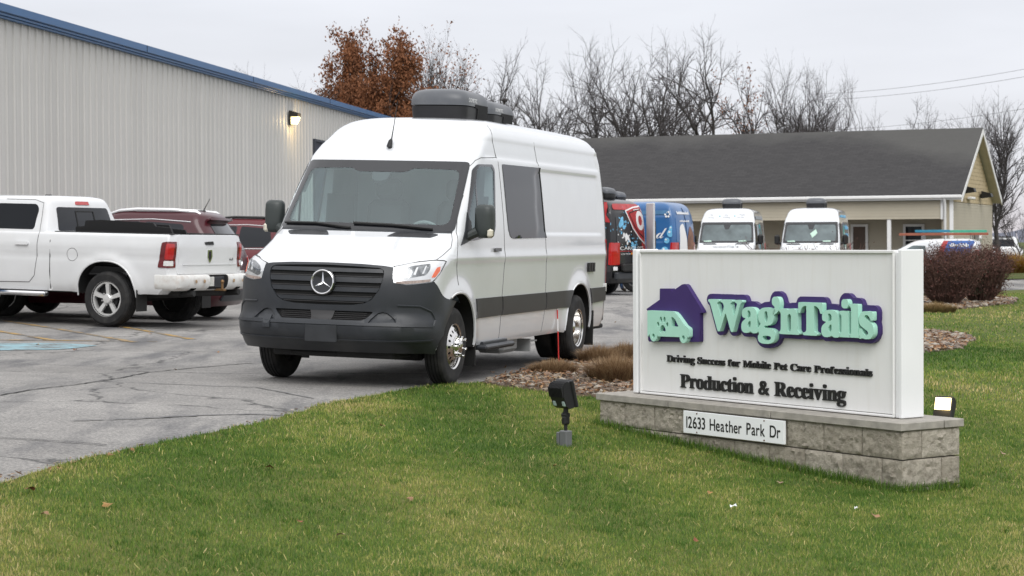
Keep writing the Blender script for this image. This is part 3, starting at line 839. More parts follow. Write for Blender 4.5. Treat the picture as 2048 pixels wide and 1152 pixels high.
# ---------------------------------------------------------------- vehicles: shared materials and tools
M_PAINT = mat('white_paint', (.675, .69, .71), .22, var=.02, coat=1., dirt=(.60, .58, .54), dscale=1.1, damt=.10)
M_PLAST = mat('dark_plastic', (.026, .029, .034), .42, var=.14, vscale=5, bump=.08, bscale=160, dirt=(.09, .09, .09), dscale=2.2, damt=.35)
M_PLAST2 = mat('strip_plastic', (.038, .037, .038), .42, var=.1, vscale=4)
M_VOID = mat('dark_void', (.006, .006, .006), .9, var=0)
M_FRIT = mat('glass_edge_black', (.012, .013, .016), .12, var=0, coat=.5)
M_TINT = mat('tinted_glass', (.010, .012, .016), .03, var=0, spec=.5)
M_CHROME = mat('chrome', (.82, .82, .83), .07, metal=1., var=.03)
M_STEEL = mat('polished_steel', (.74, .73, .71), .16, metal=1., var=.08, vscale=8)
M_ALLOY = mat('alloy', (.70, .70, .69), .34, metal=.5, var=.06)
M_RUBBER = mat('tyre_rubber', (.017, .017, .0175), .78, var=.25, vscale=10, dirt=(.06, .055, .05), dscale=9, damt=.35)
M_UNDER = mat('underbody', (.02, .02, .02), .85, var=.3)
M_LINER = mat('arch_liner', (.012, .012, .012), .9, var=.2)
M_SEAT = mat('seat_cloth', (.15, .15, .15), .9, var=.1)
M_CABIN = mat('cabin_trim', (.36, .37, .38), .85, var=.06)
M_DASH = mat('dash_grey', (.36, .37, .365), .7, var=.06)
M_AMBER = mat('amber_lens', (.55, .13, .02), .2, var=.1, coat=.6)
M_REDL = mat('red_lens', (.42, .012, .012), .12, var=.15, vscale=20, coat=1.)
M_DRED = mat('dark_red_lens', (.12, .006, .010), .1, var=.1, coat=1.)
M_LAMPW = mat('white_lens', (.62, .62, .60), .12, var=.15, vscale=25, coat=1.)
def glass(name='windscreen_glass', tint=(.66, .77, .77), refl=.085):
    """thin glass: mostly see-through with a sky reflection"""
    if name in MATS: return MATS[name]
    M = bpy.data.materials.new(name); M.use_nodes = True; MATS[name] = M
    t = M.node_tree; t.nodes.remove(t.nodes['Principled BSDF'])
    tr = t.nodes.new('ShaderNodeBsdfTransparent'); tr.inputs[0].default_value = (*tint, 1)
    gl = t.nodes.new('ShaderNodeBsdfGlossy'); gl.inputs['Roughness'].default_value = .02; gl.inputs[0].default_value = (.86, .98, 1, 1)
    ge = t.nodes.new('ShaderNodeNewGeometry'); dt = t.nodes.new('ShaderNodeVectorMath'); dt.operation = 'DOT_PRODUCT'
    t.links.new(ge.outputs['Normal'], dt.inputs[0]); t.links.new(ge.outputs['Incoming'], dt.inputs[1])
    ab = t.nodes.new('ShaderNodeMath'); ab.operation = 'ABSOLUTE'; t.links.new(dt.outputs['Value'], ab.inputs[0])
    su = t.nodes.new('ShaderNodeMath'); su.operation = 'SUBTRACT'; su.inputs[0].default_value = 1; t.links.new(ab.outputs[0], su.inputs[1])
    po = t.nodes.new('ShaderNodeMath'); po.operation = 'POWER'; po.inputs[1].default_value = 5; t.links.new(su.outputs[0], po.inputs[0])
    ad = t.nodes.new('ShaderNodeMath'); ad.operation = 'MULTIPLY_ADD'; ad.inputs[1].default_value = .9; ad.inputs[2].default_value = refl + .04; ad.use_clamp = True; t.links.new(po.outputs[0], ad.inputs[0])
    mx = t.nodes.new('ShaderNodeMixShader'); t.links.new(ad.outputs[0], mx.inputs[0]); t.links.new(tr.outputs[0], mx.inputs[1]); t.links.new(gl.outputs[0], mx.inputs[2])
    t.links.new(mx.outputs[0], t.nodes['Material Output'].inputs[0])
    return M
M_GLASS = glass()

class Body:
    """tools that put skins, seams and holes on a SliceBody"""
    def __init__(s, B): s.B = B
    def shell(s, zs, nf=16, ns=70, nr=7, floor=True):
        B = s.B; rows = []
        for z in zs:
            L = float((B.xf(z) - B.df(z)) - (B.xr(z) + B.dr))
            u = np.r_[np.linspace(0, HP, nf + 1)[:-1], HP + np.linspace(0, L, ns + 1), HP + L + np.linspace(0, HP, nr + 1)[1:]]
            P = B.at(u, z + 0 * u); P[0, 1] = 0; P[-1, 1] = 0
            Q = P[::-1][1:-1] * (1, -1, 1)
            rows.append(np.concatenate([P, Q]))
        G = np.array(rows); b = MB(); b.grid(G, wrap=True, flip=True)
        n = G.shape[1]; k = n - (n // 2 + 1)
        def cap(o, rev):
            h = n // 2
            for i in range(h):
                a, c = i, i + 1; d, e = (n - i - 1) % n, (n - i) % n
                q = [o + a, o + c, o + d, o + e] if i not in (0, h - 1) else ([o + a, o + c, o + d] if i == 0 else [o + a, o + c, o + e])
                b.f.append(tuple(q[::-1] if rev else q)); b.mi.append(0)
        cap((len(zs) - 1) * n, False)
        if floor: cap(0, True)
        return b
    def skin(s, mb, loops, off=.004, thick=.012, step=.05, side=1, mi=0, kind='wrap', back=False):
        """plate that hugs the body. loops: (u, z) wrap, (x, z) 'side', (y, z) 'front' or 'rear'"""
        B = s.B
        def conv(L):
            L = np.asarray(L, float)
            if kind == 'side': return np.column_stack([B.side_u(L[:, 0], L[:, 1]), L[:, 1]])
            if kind == 'front': return np.column_stack([B.front_u(L[:, 0], L[:, 1]), L[:, 1]])
            return L  # 'tail' loops are (distance past the rear end of the flat side, z)
        def f(o):
            def g(A):
                if kind == 'rear':
                    u = B.rear_u(A[:, 0], A[:, 1]); P = B.at(u, A[:, 1], o); P[:, 1] = np.abs(P[:, 1]) * np.where(A[:, 0] < 0, -1, 1); return P
                if kind == 'tail':
                    z = A[:, 1]; u = HP + (B.xf(z) - B.df(z)) - (B.xr(z) + B.dr) + A[:, 0]; P = B.at(u, z, o); P[:, 1] *= side; return P
                P = B.at(np.abs(A[:, 0]), A[:, 1], o); P[:, 1] = np.where(A[:, 0] < 0, -np.abs(P[:, 1]), np.abs(P[:, 1]))
                if side < 0: P[:, 1] *= -1
                return P
            return g
        b = MB(); slab2d(b, [conv(L) for L in loops] if kind in ('side', 'front') else loops, f(off), f(off - thick), step)
        V = np.array(b.v); 
        # faces must look away from the body axis
        fl = []
        cen = np.array([float(B.xf(1.2) - 2.5), 0, 1.1])
        T3 = np.array([q for q in b.f if len(q) == 3])
        n0 = np.cross(V[T3[:, 1]] - V[T3[:, 0]], V[T3[:, 2]] - V[T3[:, 0]]); c0 = V[T3].mean(1) - cen
        flip = (n0 * c0).sum() < 0
        mb.add(b.v, [q[::-1] for q in b.f] if flip else b.f, mi)
        return mb
    def seam(s, mb, pts, r=.005, side=1, kind='side', off=.0, n=5, mi=0):
        B = s.B; L = np.asarray(pts, float); D = []
        for p, q in zip(L[:-1], L[1:]):
            k = max(1, int(np.linalg.norm(q - p) / .05)); D += [p + (q - p) * t / k for t in range(k)]
        D = np.array(D + [L[-1]])
        if kind == 'side': u = B.side_u(D[:, 0], D[:, 1])
        elif kind == 'front': u = B.front_u(D[:, 0], D[:, 1])
        elif kind == 'rear': u = B.rear_u(D[:, 0], D[:, 1])
        else: u = D[:, 0]
        P = B.at(np.abs(u), D[:, 1], off)
        if kind in ('front', 'wrap'): P[:, 1] *= np.sign(u + 1e-9)
        if kind == 'rear': P[:, 1] *= np.where(D[:, 0] < 0, -1, 1)
        P[:, 1] *= side
        mb.tube(P, r, n, mi); return mb
def boolean(o, cutter_mbs, name='cut', inner=None):
    """subtracts closed shapes from a mesh object for good"""
    b = MB()
    for c in cutter_mbs: b.add(c.v, c.f)
    me = bpy.data.meshes.new(name); me.from_pydata(b.v, [], b.f)
    bb = bmesh.new(); bb.from_mesh(me); bmesh.ops.recalc_face_normals(bb, faces=bb.faces); bb.to_mesh(me); bb.free()
    me.materials.append(inner or M_LINER)
    co = bpy.data.objects.new(name, me); COL.objects.link(co)
    par = o.parent; o.parent = None
    md = o.modifiers.new('b', 'BOOLEAN'); md.operation = 'DIFFERENCE'; md.object = co; md.solver = 'EXACT'; md.use_self = len(cutter_mbs) > 1; md.material_mode = 'TRANSFER'
    bpy.context.view_layer.update()
    dg = bpy.context.evaluated_depsgraph_get()
    nm = bpy.data.meshes.new_from_object(o.evaluated_get(dg))
    o.modifiers.clear(); old = o.data; nm.name = old.name
    o.data = nm; bpy.data.objects.remove(co); o.parent = par
    nm.shade_smooth(); nm.set_sharp_from_angle(angle=R_(30))
    return o
def rounded(poly, r=.06, n=5):
    """rounds the corners of a 2D polygon"""
    P = [np.array(p, float) for p in poly]; o = []
    rs = r if hasattr(r, '__len__') else [r] * len(P)
    for i, p in enumerate(P):
        a, c = P[i - 1], P[(i + 1) % len(P)]
        da, dc = a - p, c - p; la, lc = np.linalg.norm(da), np.linalg.norm(dc)
        k = min(rs[i], la * .45, lc * .45); q0, q1 = p + da / la * k, p + dc / lc * k
        for t in np.linspace(0, 1, n): o.append(tuple((1 - t) ** 2 * q0 + 2 * t * (1 - t) * p + t * t * q1))
    return o
def prism_y(poly, y0, y1):
    """closed prism across the car from a side-view polygon"""
    b = MB(); n = len(poly)
    V = [(x, y0, z) for x, z in poly] + [(x, y1, z) for x, z in poly]
    b.add(V, [tuple(range(n)), tuple(range(n, 2 * n))[::-1]] + [(i, n + i, n + (i + 1) % n, (i + 1) % n) for i in range(n)])
    return b
def prism_x(poly, x0, x1):
    b = MB(); n = len(poly)
    V = [(x0, y, z) for y, z in poly] + [(x1, y, z) for y, z in poly]
    b.add(V, [tuple(range(n)), tuple(range(n, 2 * n))[::-1]] + [(i, n + i, n + (i + 1) % n, (i + 1) % n) for i in range(n)])
    return b
def arch_poly(cx, cz, r, zlo, n=26, sq=2.2):
    return [(cx + r * 1.0 * np.sign(math.cos(t)) * abs(math.cos(t)) ** (2 / sq), cz + r * abs(math.sin(t)) ** (2 / sq)) for t in np.linspace(0, math.pi, n)] + [(cx - r, zlo), (cx + r, zlo)]

def tyre(name, parent, R, w, rim_r, y, loc, out=1, grooves=True, n=40):
    """tyre with rounded shoulders, tread grooves and sidewall; y = outer face, out = +1 left side"""
    h = w / 2; prof = [(rim_r, -h * .82), (rim_r + .02, -h * .95), ((R + rim_r) / 2, -h), (R - .035, -h * .93), (R - .012, -h * .80)]
    if grooves:
        for g in (-.5, -.17, .17, .5):
            prof += [(R, h * (g - .06)), (R - .009, h * (g - .045)), (R - .009, h * (g + .045)), (R, h * (g + .06))]
    prof += [(R - .012, h * .80), (R - .035, h * .93), ((R + rim_r) / 2 + .03, h), ((R + rim_r) / 2 + .015, h * .985), (rim_r + .02, h * .95), (rim_r, h * .82)]
    b = MB(); b.lathe(prof, n, close=True)
    o = b.build(name, M_RUBBER, parent, sharp=28, fix=True); o.location = loc
    return o
def holes_disc(b, r0, r1, y, nh, hr, hx=1., thick=.006, mi=0, dish=0.):
    """annular plate with a ring of holes"""
    outer = [(r1 * math.cos(t), r1 * math.sin(t)) for t in np.linspace(0, 2 * np.pi, 72, endpoint=False)]
    inner = [(r0 * math.cos(t), r0 * math.sin(t)) for t in np.linspace(0, 2 * np.pi, 40, endpoint=False)]
    L = [outer, inner]; rm = (r0 + r1) / 2
    for k in range(nh):
        a = 2 * np.pi * k / nh
        L.append([((rm + hr * hx * math.cos(t)) * math.cos(a) - hr * math.sin(t) * math.sin(a), (rm + hr * hx * math.cos(t)) * math.sin(a) + hr * math.sin(t) * math.cos(a)) for t in np.linspace(0, 2 * np.pi, 12, endpoint=False)])
    f = lambda o: (lambda A: np.column_stack([A[:, 0], y + o + dish * (np.hypot(A[:, 0], A[:, 1]) - rm) / (r1 - r0), A[:, 1]]))
    slab2d(b, L, f(0), f(-thick), mi=mi)
VAN_ZS = sorted(set(np.round(np.r_[np.arange(.36, 1.14, .03), np.arange(1.14, 1.56, .012), np.arange(1.56, 2.44, .035), 2.25, 2.262, 2.275, np.arange(2.44, 2.66, .014), 2.665, 2.675, 2.684, 2.69], 4)))
def mirror_loop(L): return [(-a, b) for a, b in L][::-1]
def pose(yaw, vp, vr, t):
    cz, sz, cy, sy, cx, sx = math.cos(yaw), math.sin(yaw), math.cos(vp), math.sin(vp), math.cos(vr), math.sin(vr)
    Rz = Matrix(((cz, -sz, 0), (sz, cz, 0), (0, 0, 1))); Ry = Matrix(((cy, 0, sy), (0, 1, 0), (-sy, 0, cy))); Rx = Matrix(((1, 0, 0), (0, cx, -sx), (0, sx, cx)))
    return Matrix.Translation(t) @ (Rz @ Ry @ Rx).to_4x4()
def on_ground(x, y, yaw, wb=3.6, tr=1.6):
    """a vehicle pose whose four wheels rest on the terrain; (x, y) = rear axle centre"""
    f = np.array([math.cos(yaw), math.sin(yaw)]); l = np.array([-f[1], f[0]]); o = np.array([x, y])
    g = lambda p: ground(p[0], p[1])
    r_ = (g(o + l * tr / 2) + g(o - l * tr / 2)) / 2; ft = (g(o + f * wb + l * tr / 2) + g(o + f * wb - l * tr / 2)) / 2
    lf = (g(o + l * tr / 2) + g(o + f * wb + l * tr / 2)) / 2; rt = (g(o - l * tr / 2) + g(o + f * wb - l * tr / 2)) / 2
    return pose(yaw, -math.atan((ft - r_) / wb), math.atan((lf - rt) / tr), (x, y, r_))

def dual_wheel(root, x, side, rear):
    w = empty('wheel'); w.parent = root; w.location = (x, 0, 0)
    R = .383; yo = (1.0 if rear else .965) * side; hw = .2
    tyre('tyre', w, R, hw, .205, 0, (0, yo - side * hw / 2, R))
    if rear: tyre('tyre', w, R, hw, .205, 0, (0, yo - side * (hw * 1.5 + .05), R), grooves=False)
    b = MB(); T = Matrix.Translation((0, 0, R)) @ Matrix.Diagonal((1, side, 1, 1))
    ya = abs(yo)
    if not rear:
        b.lathe([(.208, ya - .19), (.208, ya - .012), (.222, ya - .004), (.226, ya - .010), (.216, ya - .018), (.205, ya - .03), (.198, ya - .05)], 56, M=T)
        bb = MB(); holes_disc(bb, .108, .2, ya - .005, 16, .0125, 1.25, dish=-.05); b.add(bb.v, bb.f, 0, T)
        b.lathe([(.11, ya + .022), (.104, ya + .028), (.085, ya + .03), (.083, ya + .028)], 40, M=T)
        b.lathe([(.084, ya + .028), (.076, ya + .052), (.06, ya + .066), (.03, ya + .072), (0, ya + .073)], 32, M=T)
        n, rr, y0 = 6, .094, ya + .026
    else:
        b.lathe([(.208, ya - .19), (.208, ya - .012), (.222, ya - .004), (.226, ya - .010), (.214, ya - .02), (.196, ya - .03), (.188, ya - .10), (.175, ya - .135)], 56, M=T)
        bb = MB(); holes_disc(bb, .09, .178, ya - .135, 10, .015, 1.2, dish=.02); b.add(bb.v, bb.f, 0, T)
        b.lathe([(.092, ya - .14), (.09, ya - .09), (.078, ya - .06), (.045, ya - .045), (0, ya - .042)], 32, M=T)
        n, rr, y0 = 6, .108, ya - .15
    b.build('rim', M_STEEL, w, fix=True)
    for k in range(n):
        a = 2 * np.pi * (k + .25) / n; Tk = T @ Matrix.Translation((rr * math.cos(a), 0, rr * math.sin(a))); b = MB()
        b.lathe([(.016, y0), (.016, y0 + .028), (.012, y0 + .03), (.012, y0 + .05), (.015, y0 + .054), (.013, y0 + .064), (0, y0 + .066)], 10, M=Tk)
        b.build('lug_nut', M_CHROME, w, fix=True)
    b = MB(); b.lathe([(.0, ya - .16), (.2, ya - .16)], 24, M=T); b.lathe([(.12, ya - .19), (.12, ya - .12), (0, ya - .12)], 20, M=T)
    b.build('brake_hub', M_UNDER, w)
    return w

AIR_BODY = SliceBody(zf=[0, .05, .16, .22, .30, .335, .35], xf=[.44, .455, .46, .46, .43, .37, .24], zr=[0, .05, .2, .3, .35], xr=[-.45, -.47, -.47, -.42, -.25],
    zw=[0, .05, .16, .22, .29, .33, .35], w=[.305, .315, .32, .32, .30, .25, .17], zd=[0, .35], df=[.16, .16], nf=2.4, dr=.16, nr=2.4)
def air_conditioner(root, x, z, yaw=0.):
    M_G = mat('ac_grey', (.10, .106, .118), .38, var=.08, dirt=(.22, .22, .22), damt=.3); M_K = mat('ac_black', (.014, .014, .016), .45, var=.1)
    bd = Body(AIR_BODY)
    lo = bd.shell([0, .04, .08, .12, .155], 12, 12, 12); hi = bd.shell([.165, .19, .22, .25, .28, .305, .325, .34, .35], 12, 12, 12)
    b = MB(); b.add(lo.v, lo.f, 1); b.add([(p[0] * 1.02, p[1] * 1.02, p[2]) for p in hi.v], hi.f, 0)
    o = b.build('roof_air_conditioner', [M_G, M_K], root, sharp=35); o.location = (x, 0, z); o.rotation_euler = (0, 0, yaw)
    q = MB()
    # side vent notch and maker's lettering on the left flank
    q2 = MB(); bd.skin(q2, [[(-.36, .02), (.02, .02), (.02, .15), (.10, .15), (.10, .19), (-.36, .19)]], .012, .02, .06, 1, kind='side'); q2.build('vent', M_VOID, o)
    gl = layout('DOMETIC', .062, 1.1, .06, 1., conv=lambda c: c)
    q3 = MB()
    for c, P in gl:
        for T in P:
            q3.add([(.32 - a * 1.0, (.331), .205 + d) for a, d in T], [(0, 1, 2)])
    q3.build('lettering', mat('label_white', (.8, .8, .8), .5, var=0), o, smooth=False)['kind'] = 'stuff'
    return o

def build_hero_van(M):
    root = empty('cargo_van', M=M, label='large plain white high-roof cargo van with black bumper and round star badge', cat='van')
    bd = Body(VAN); B = VAN
    sh = bd.shell(VAN_ZS, 22, 96, 8)
    body = sh.build('body', [M_PAINT], root, fix=True)
    cut = []
    for s in (-1, 1):
        cut.append(prism_y(arch_poly(.03, .38, .535, .1), s * .56, s * 1.15)); cut.append(prism_y(arch_poly(-4.30, .38, .535, .1), s * .42, s * 1.15))
    cab = [(-.08, .80), (-.08, 1.5), (-.27, 1.72), (-.61, 2.12), (-.74, 2.26), (-1.9, 2.32), (-1.9, .80)]
    boolean(body, cut)
    boolean(body, [prism_y(cab, -.84, .84)], inner=M_CABIN)
    boolean(body, [prism_y([(-.02, .80), (-.02, 1.49), (-.20, 1.70), (-.34, 1.86), (-1.9, 1.86), (-1.9, .80)], -.895, .895)], inner=M_CABIN)
    cut = [prism_x(rounded([(.885, 1.525), (.826, 2.15), (-.826, 2.15), (-.885, 1.525)], .05), -.75, .5)]
    dw = [(-.17, 1.45), (-.66, 2.11), (-.74, 2.155), (-1.12, 2.165), (-1.18, 2.12), (-1.11, 1.56), (-1.08, 1.52), (-.92, 1.485), (-.5, 1.45)]
    for s in (-1, 1): cut.append(prism_y(dw, s * .5, s * 1.2))
    for c_ in cut: boolean(body, [c_], inner=M_CABIN)
    # windscreen
    WS = rounded([(.915, 1.492), (.862, 2.192), (-.862, 2.192), (-.915, 1.492)], .045)
    IN = rounded([(.855, 1.555), (.800, 2.105), (.33, 2.115), (.26, 2.075), (-.26, 2.075), (-.33, 2.115), (-.800, 2.105), (-.855, 1.555)], [.08, .07, .05, .05, .05, .05, .07, .08])
    b = MB(); bd.skin(b, [WS], .005, .006, .035, kind='front'); ws = b.build('windscreen', M_GLASS, root, fix=False)
    b = MB(); bd.skin(b, [WS, IN], .0065, .02, .06, kind='front'); b.build('windscreen_seal', M_FRIT, ws)
    b = MB(); bd.skin(b, [rounded([(-.10, 2.09), (.10, 2.09), (.085, 2.005), (.03, 1.985), (-.03, 1.985), (-.085, 2.005)], .02)], .002, .05, .04, kind='front'); b.build('mirror_housing', M_FRIT, ws)
    # wipers
    for pts in (([.72, 1.505], [.30, 1.535], [-.10, 1.545]), ([-.12, 1.50], [-.5, 1.535], [-.86, 1.535])):
        b = MB(); bd.seam(b, pts, .013, kind='front', off=.022); b.build('wiper', M_BLACK, root)
    # cowl and bonnet vents
    b = MB(); bd.skin(b, [[(-.90, 1.478), (.90, 1.478), (.90, 1.496), (-.90, 1.496)]], .005, .02, .08, kind='front'); b.build('cowl', M_PLAST, root)
    for s in (1, -1):
        V_ = rounded([(.30, 1.434), (.74, 1.431), (.80, 1.462), (.74, 1.474), (.36, 1.476)], .02)
        if s < 0: V_ = mirror_loop(V_)
        b = MB(); bd.skin(b, [V_], .004, .012, .05, kind='front'); vt = b.build('bonnet_vent', M_PLAST, root)
        b = MB()
        for zz in (1.442, 1.452, 1.463): bd.seam(b, [(s * .36, zz), (s * .73, zz)], .003, kind='front', off=.005)
        b.build('louvre', M_PLAST2, vt)
    # door glass
    for s in (1, -1):
        DW = rounded([(-.10, 1.405), (-.60, 2.12), (-.70, 2.175), (-1.16, 2.19), (-1.225, 2.14), (-1.145, 1.56), (-1.11, 1.50), (-.92, 1.455), (-.5, 1.415)], .03)
        b = MB(); bd.skin(b, [DW], .003, .005, .08, s, kind='side'); g = b.build('door_window', M_GLASS, root)
        b = MB(); bd.skin(b, [DW, dw], .006, .016, .06, s, kind='side'); b.build('window_seal', M_FRIT, g)
        b = MB(); bd.skin(b, [[(-.595, 1.46), (-.625, 1.46), (-.655, 2.12), (-.63, 2.10)]], .005, .01, .08, s, kind='side'); b.build('window_bar', M_FRIT, g)
        b = MB(); bd.skin(b, [[(-.04, 1.365), (-.09, 1.41), (-.29, 1.69), (-.36, 1.60), (-.36, 1.42)]], .009, .02, .06, s, kind='side'); b.build('quarter_cover', M_PLAST, g)
        # tinted window in the side panel and blind panel on the far side too
        SW = rounded([(-1.495, 2.205), (-2.845, 2.212), (-2.925, 1.442), (-1.58, 1.43)], [.03, .02, .03, .16])
        b = MB(); bd.skin(b, [SW], .006, .012, .08, s, kind='side'); b.build('side_window', M_TINT, root)
        b = MB(); bd.seam(b, [(-2.86, 2.214), (-2.94, 1.44)], .011, s, off=.004); b.build('window_trim', M_BLACK, root)
    # seams
    M_SEAM = mat('panel_gap', (.10, .10, .10), .8, var=0)
    for s in (1, -1):
        k = .0038
        for L in ([(-.30, 1.84), (-.60, 2.15), (-.70, 2.215), (-.81, 2.245), (-1.37, 2.27), (-1.43, 1.63), (-1.43, 1.2), (-1.37, .84), (-1.34, .40)],
                  [(-.30, 1.84), (.03, 1.36), (.10, 1.25), (.05, .98)], [(-2.80, 2.49), (-2.82, 2.29), (-2.93, 1.43), (-2.95, 1.0), (-2.93, .6), (-2.86, .40)],
                  [(-1.40, 2.60), (-1.31, 2.47), (-1.36, 2.27)], [(-5.50, 2.3), (-5.565, 1.4), (-5.57, .8)]):
            b = MB(); bd.seam(b, L, k, s); b.build('panel_seam', M_SEAM, root)
        b = MB(); H = [(1.142, 1.216), (1.207, 1.269), (1.262, 1.342), (1.17, 1.416), (1.05, 1.478)]
        bd.seam(b, [(a * s, z) for a, z in H], k, kind='wrap'); b.build('bonnet_seam', M_SEAM, root)
    # bumper, in dark plastic, with openings for grille, intake and lamp blanks
    arch = [(.58, .40), (.52, .52), (.40, .66), (.27, .77), (.19, .834)]
    au = [(float(B.side_u(x, z)), z) for x, z in arch]
    top = [(1.70, .845), (1.592, .862), (1.50, .895), (1.443, .927), (1.35, .985), (1.262, 1.024), (1.209, 1.017), (.79, .991), (.62, 1.008), (.606, 1.05), (.590, 1.14), (.482, 1.150), (.25, 1.160), (0, 1.1645)]
    half = [(0, .366), (.9, .366), (1.30, .372), (float(B.side_u(.60, .40)), .40)] + au[1:] + top
    outer = half + [(-a, z) for a, z in half[-2:0:-1]]
    GR = [(0, .790), (.20, .796), (.31, .815), (.385, .852), (.462, .945), (.497, 1.06), (.492, 1.112), (.44, 1.132), (0, 1.147)]
    grille = rounded(GR + [(-a, z) for a, z in GR[-2:0:-1]], .02, 3)
    IT = [(.405, .735), (.315, .632), (-.315, .632), (-.405, .735)]
    FG = [(.372, .622), (.402, .675), (.452, .722), (.505, .735), (.56, .722), (.635, .678), (.70, .626)]
    b = MB(); bd.skin(b, [outer, grille, rounded(IT, .03), FG, mirror_loop(FG)], .026, .03, .05)
    bump = b.build('front_bumper', M_PLAST, root)
    b = MB(); bd.skin(b, [grille], .006, .01, .06); bd.skin(b, [rounded(IT, .03)], .004, .01, .06); b.build('opening', M_VOID, bump)
    for F2 in (FG, mirror_loop(FG)): b = MB(); bd.skin(b, [F2], .010, .01, .06); b.build('lamp_blank', M_PLAST, bump)
    b = MB()
    for zz in (.655, .675, .695, .715): bd.seam(b, [(-.33, zz), (.33, zz)], .005, kind='wrap', off=.012)
    bd.skin(b, [[(-.045, .63), (.045, .63), (.06, .737), (-.06, .737)]], .024, .02, .05); b.build('intake_bar', M_PLAST2, bump)
    b = MB()   # step ledge lip, scuffed highlight edge
    for s in (1, -1): bd.skin(b, [[(s * .0, .598), (s * 1.34, .598), (s * 1.36, .609), (s * 1.30, .618), (s * .0, .618)][::s]], .036, .02, .06)
    for s in (1, -1): bd.skin(b, [[(s * .0, .476), (s * 1.30, .478), (s * 1.34, .490), (s * .0, .488)][::s]], .034, .02, .06)
    b.build('bumper_ledge', M_PLAST, bump)
    for s in (1, -1): b = MB(); bd.seam(b, [(s * .68, .80), (s * 1.0, .795), (s * 1.22, .745), (s * 1.33, .66), (s * 1.345, .61)], .011, kind='wrap', off=.026); b.build('bumper_crease', M_PLAST, bump)
    b = MB(); b.box((1.098, .018, .522), (.025, .325, .165), .008); b.build('plate_blank', mat('plate_blank', (.022, .024, .027), .5, var=.3, vscale=6, dirt=(.08, .08, .085), damt=.5), bump)
    b = MB(); bd.skin(b, [[(-.52, .565), (-.42, .565), (-.42, .645), (-.52, .645)]], .044, .02, .05); b.build('tow_cover', M_PLAST, bump)
    b = MB(); b.box((.50, 0, .33), (.5, 1.25, .10), .02); b.box((.66, -.2, .31), (.2, .5, .06), .02); b.build('undertray', M_UNDER, bump)
    # grille slats and star badge
    gr = MB()
    def slat(z0, z1, w0, w1, off):
        bd.skin(gr, [[(-w0, z0), (w0, z0), (w1, z1), (-w1, z1)]], off, .02, .05)
    slat(.830, .868, .335, .392, .022); slat(.915, .958, .43, .463, .022); slat(1.003, 1.048, .474, .490, .022); slat(1.092, 1.125, .487, .468, .020)
    g = gr.build('grille', M_PLAST, root)
    b = MB()
    for z, w in ((.875, .385), (.965, .455), (1.053, .485), (.82, .30)): bd.seam(b, [(-w, z), (w, z)], .004, kind='wrap', off=.026)
    b.build('slat_edge', M_PLAST2, g)
    b = MB(); Tx = Matrix.Translation((1.035, 0, 1.0)) @ Matrix.Rotation(R_(-4), 4, 'Y')
    b.lathe([(.128, -.03), (.126, .0), (.115, .008), (.09, .004), (0, .0)], 40, M=Tx, axis='X'); b.build('badge_bowl', M_FRIT, g, fix=True)
    b = MB(); b.lathe([(.100, .006), (.104, .016), (.110, .018), (.116, .014), (.117, .004)], 48, M=Tx, axis='X')
    for k in range(3):
        a = math.pi / 2 + 2 * math.pi * k / 3; ca, sa = math.cos(a), math.sin(a)
        V = [(.004, -.017 * sa * 1, .017 * ca), (.004, .104 * ca, .104 * sa), (.004, .017 * sa, -.017 * ca), (.022, 0, 0), (.010, .104 * ca, .104 * sa)]
        V[0] = (.004, -.016 * sa - .010 * ca, .016 * ca - .010 * sa); V[2] = (.004, .016 * sa - .010 * ca, -.016 * ca - .010 * sa)
        b.add(V, [(0, 3, 4), (3, 2, 4), (0, 4, 1), (4, 2, 1)], 0, Tx)
    b.build('star_badge', M_CHROME, g, fix=True, sharp=20)
    # headlights
    for s in (1, -1):
        HL = [(.587, 1.148), (.70, 1.175), (.892, 1.199), (1.142, 1.214), (1.347, 1.212), (1.428, 1.205), (1.43, 1.115), (1.34, 1.065), (1.253, 1.030), (1.209, 1.022), (.79, .997), (.60, 1.012), (.575, 1.06)]
        f = (lambda L: L) if s > 0 else mirror_loop
        b = MB(); bd.skin(b, [f(rounded(HL, .02, 3))], .008, .02, .045); hl = b.build('headlight', mat('lamp_silver', (.70, .71, .72), .16, metal=.6, var=.12, vscale=9, coat=1.), root)
        b = MB(); bd.skin(b, [f(rounded([(.66, 1.06), (.70, 1.125), (.84, 1.165), (1.13, 1.185), (1.16, 1.14), (1.10, 1.085), (.86, 1.06), (.72, 1.035)], .035))], .0115, .006, .04); b.build('reflector', mat('lamp_dark', (.20, .21, .22), .14, metal=.7, var=.45, vscale=26, coat=1.), hl)
        b = MB(); bd.skin(b, [f(rounded([(.88, 1.083), (.905, 1.15), (.935, 1.155), (.915, 1.083)], .008))], .014, .006, .03)
        bd.skin(b, [f(rounded([(1.02, 1.095), (1.05, 1.165), (1.075, 1.168), (1.05, 1.095)], .008))], .014, .006, .03); b.build('lamp_fin', mat('lamp_silver', (.7, .7, .7)), hl)
        b = MB(); bd.skin(b, [f([(1.22, 1.062), (1.30, 1.155), (1.372, 1.165), (1.40, 1.125), (1.30, 1.065)])], .012, .006, .03); b.build('side_marker', mat('marker_orange', (.75, .12, .03), .2, var=.15, vscale=30, coat=1.), hl)
        b = MB(); bd.skin(b, [f([(.64, 1.006), (.79, 1.000), (1.205, 1.024), (1.20, 1.048), (.95, 1.035), (.66, 1.022)])], .012, .006, .03); b.build('indicator', mat('marker_smoke', (.32, .25, .22), .2, var=.3, vscale=40, coat=1.), hl)
        b = MB(); bd.seam(b, [(a * s, z) for a, z in ((.587, 1.155), (.892, 1.206), (1.142, 1.221), (1.347, 1.219), (1.435, 1.212), (1.437, 1.115), (1.26, 1.022))], .004, kind='wrap', off=.006); b.build('lamp_gap', M_BLACK, hl)
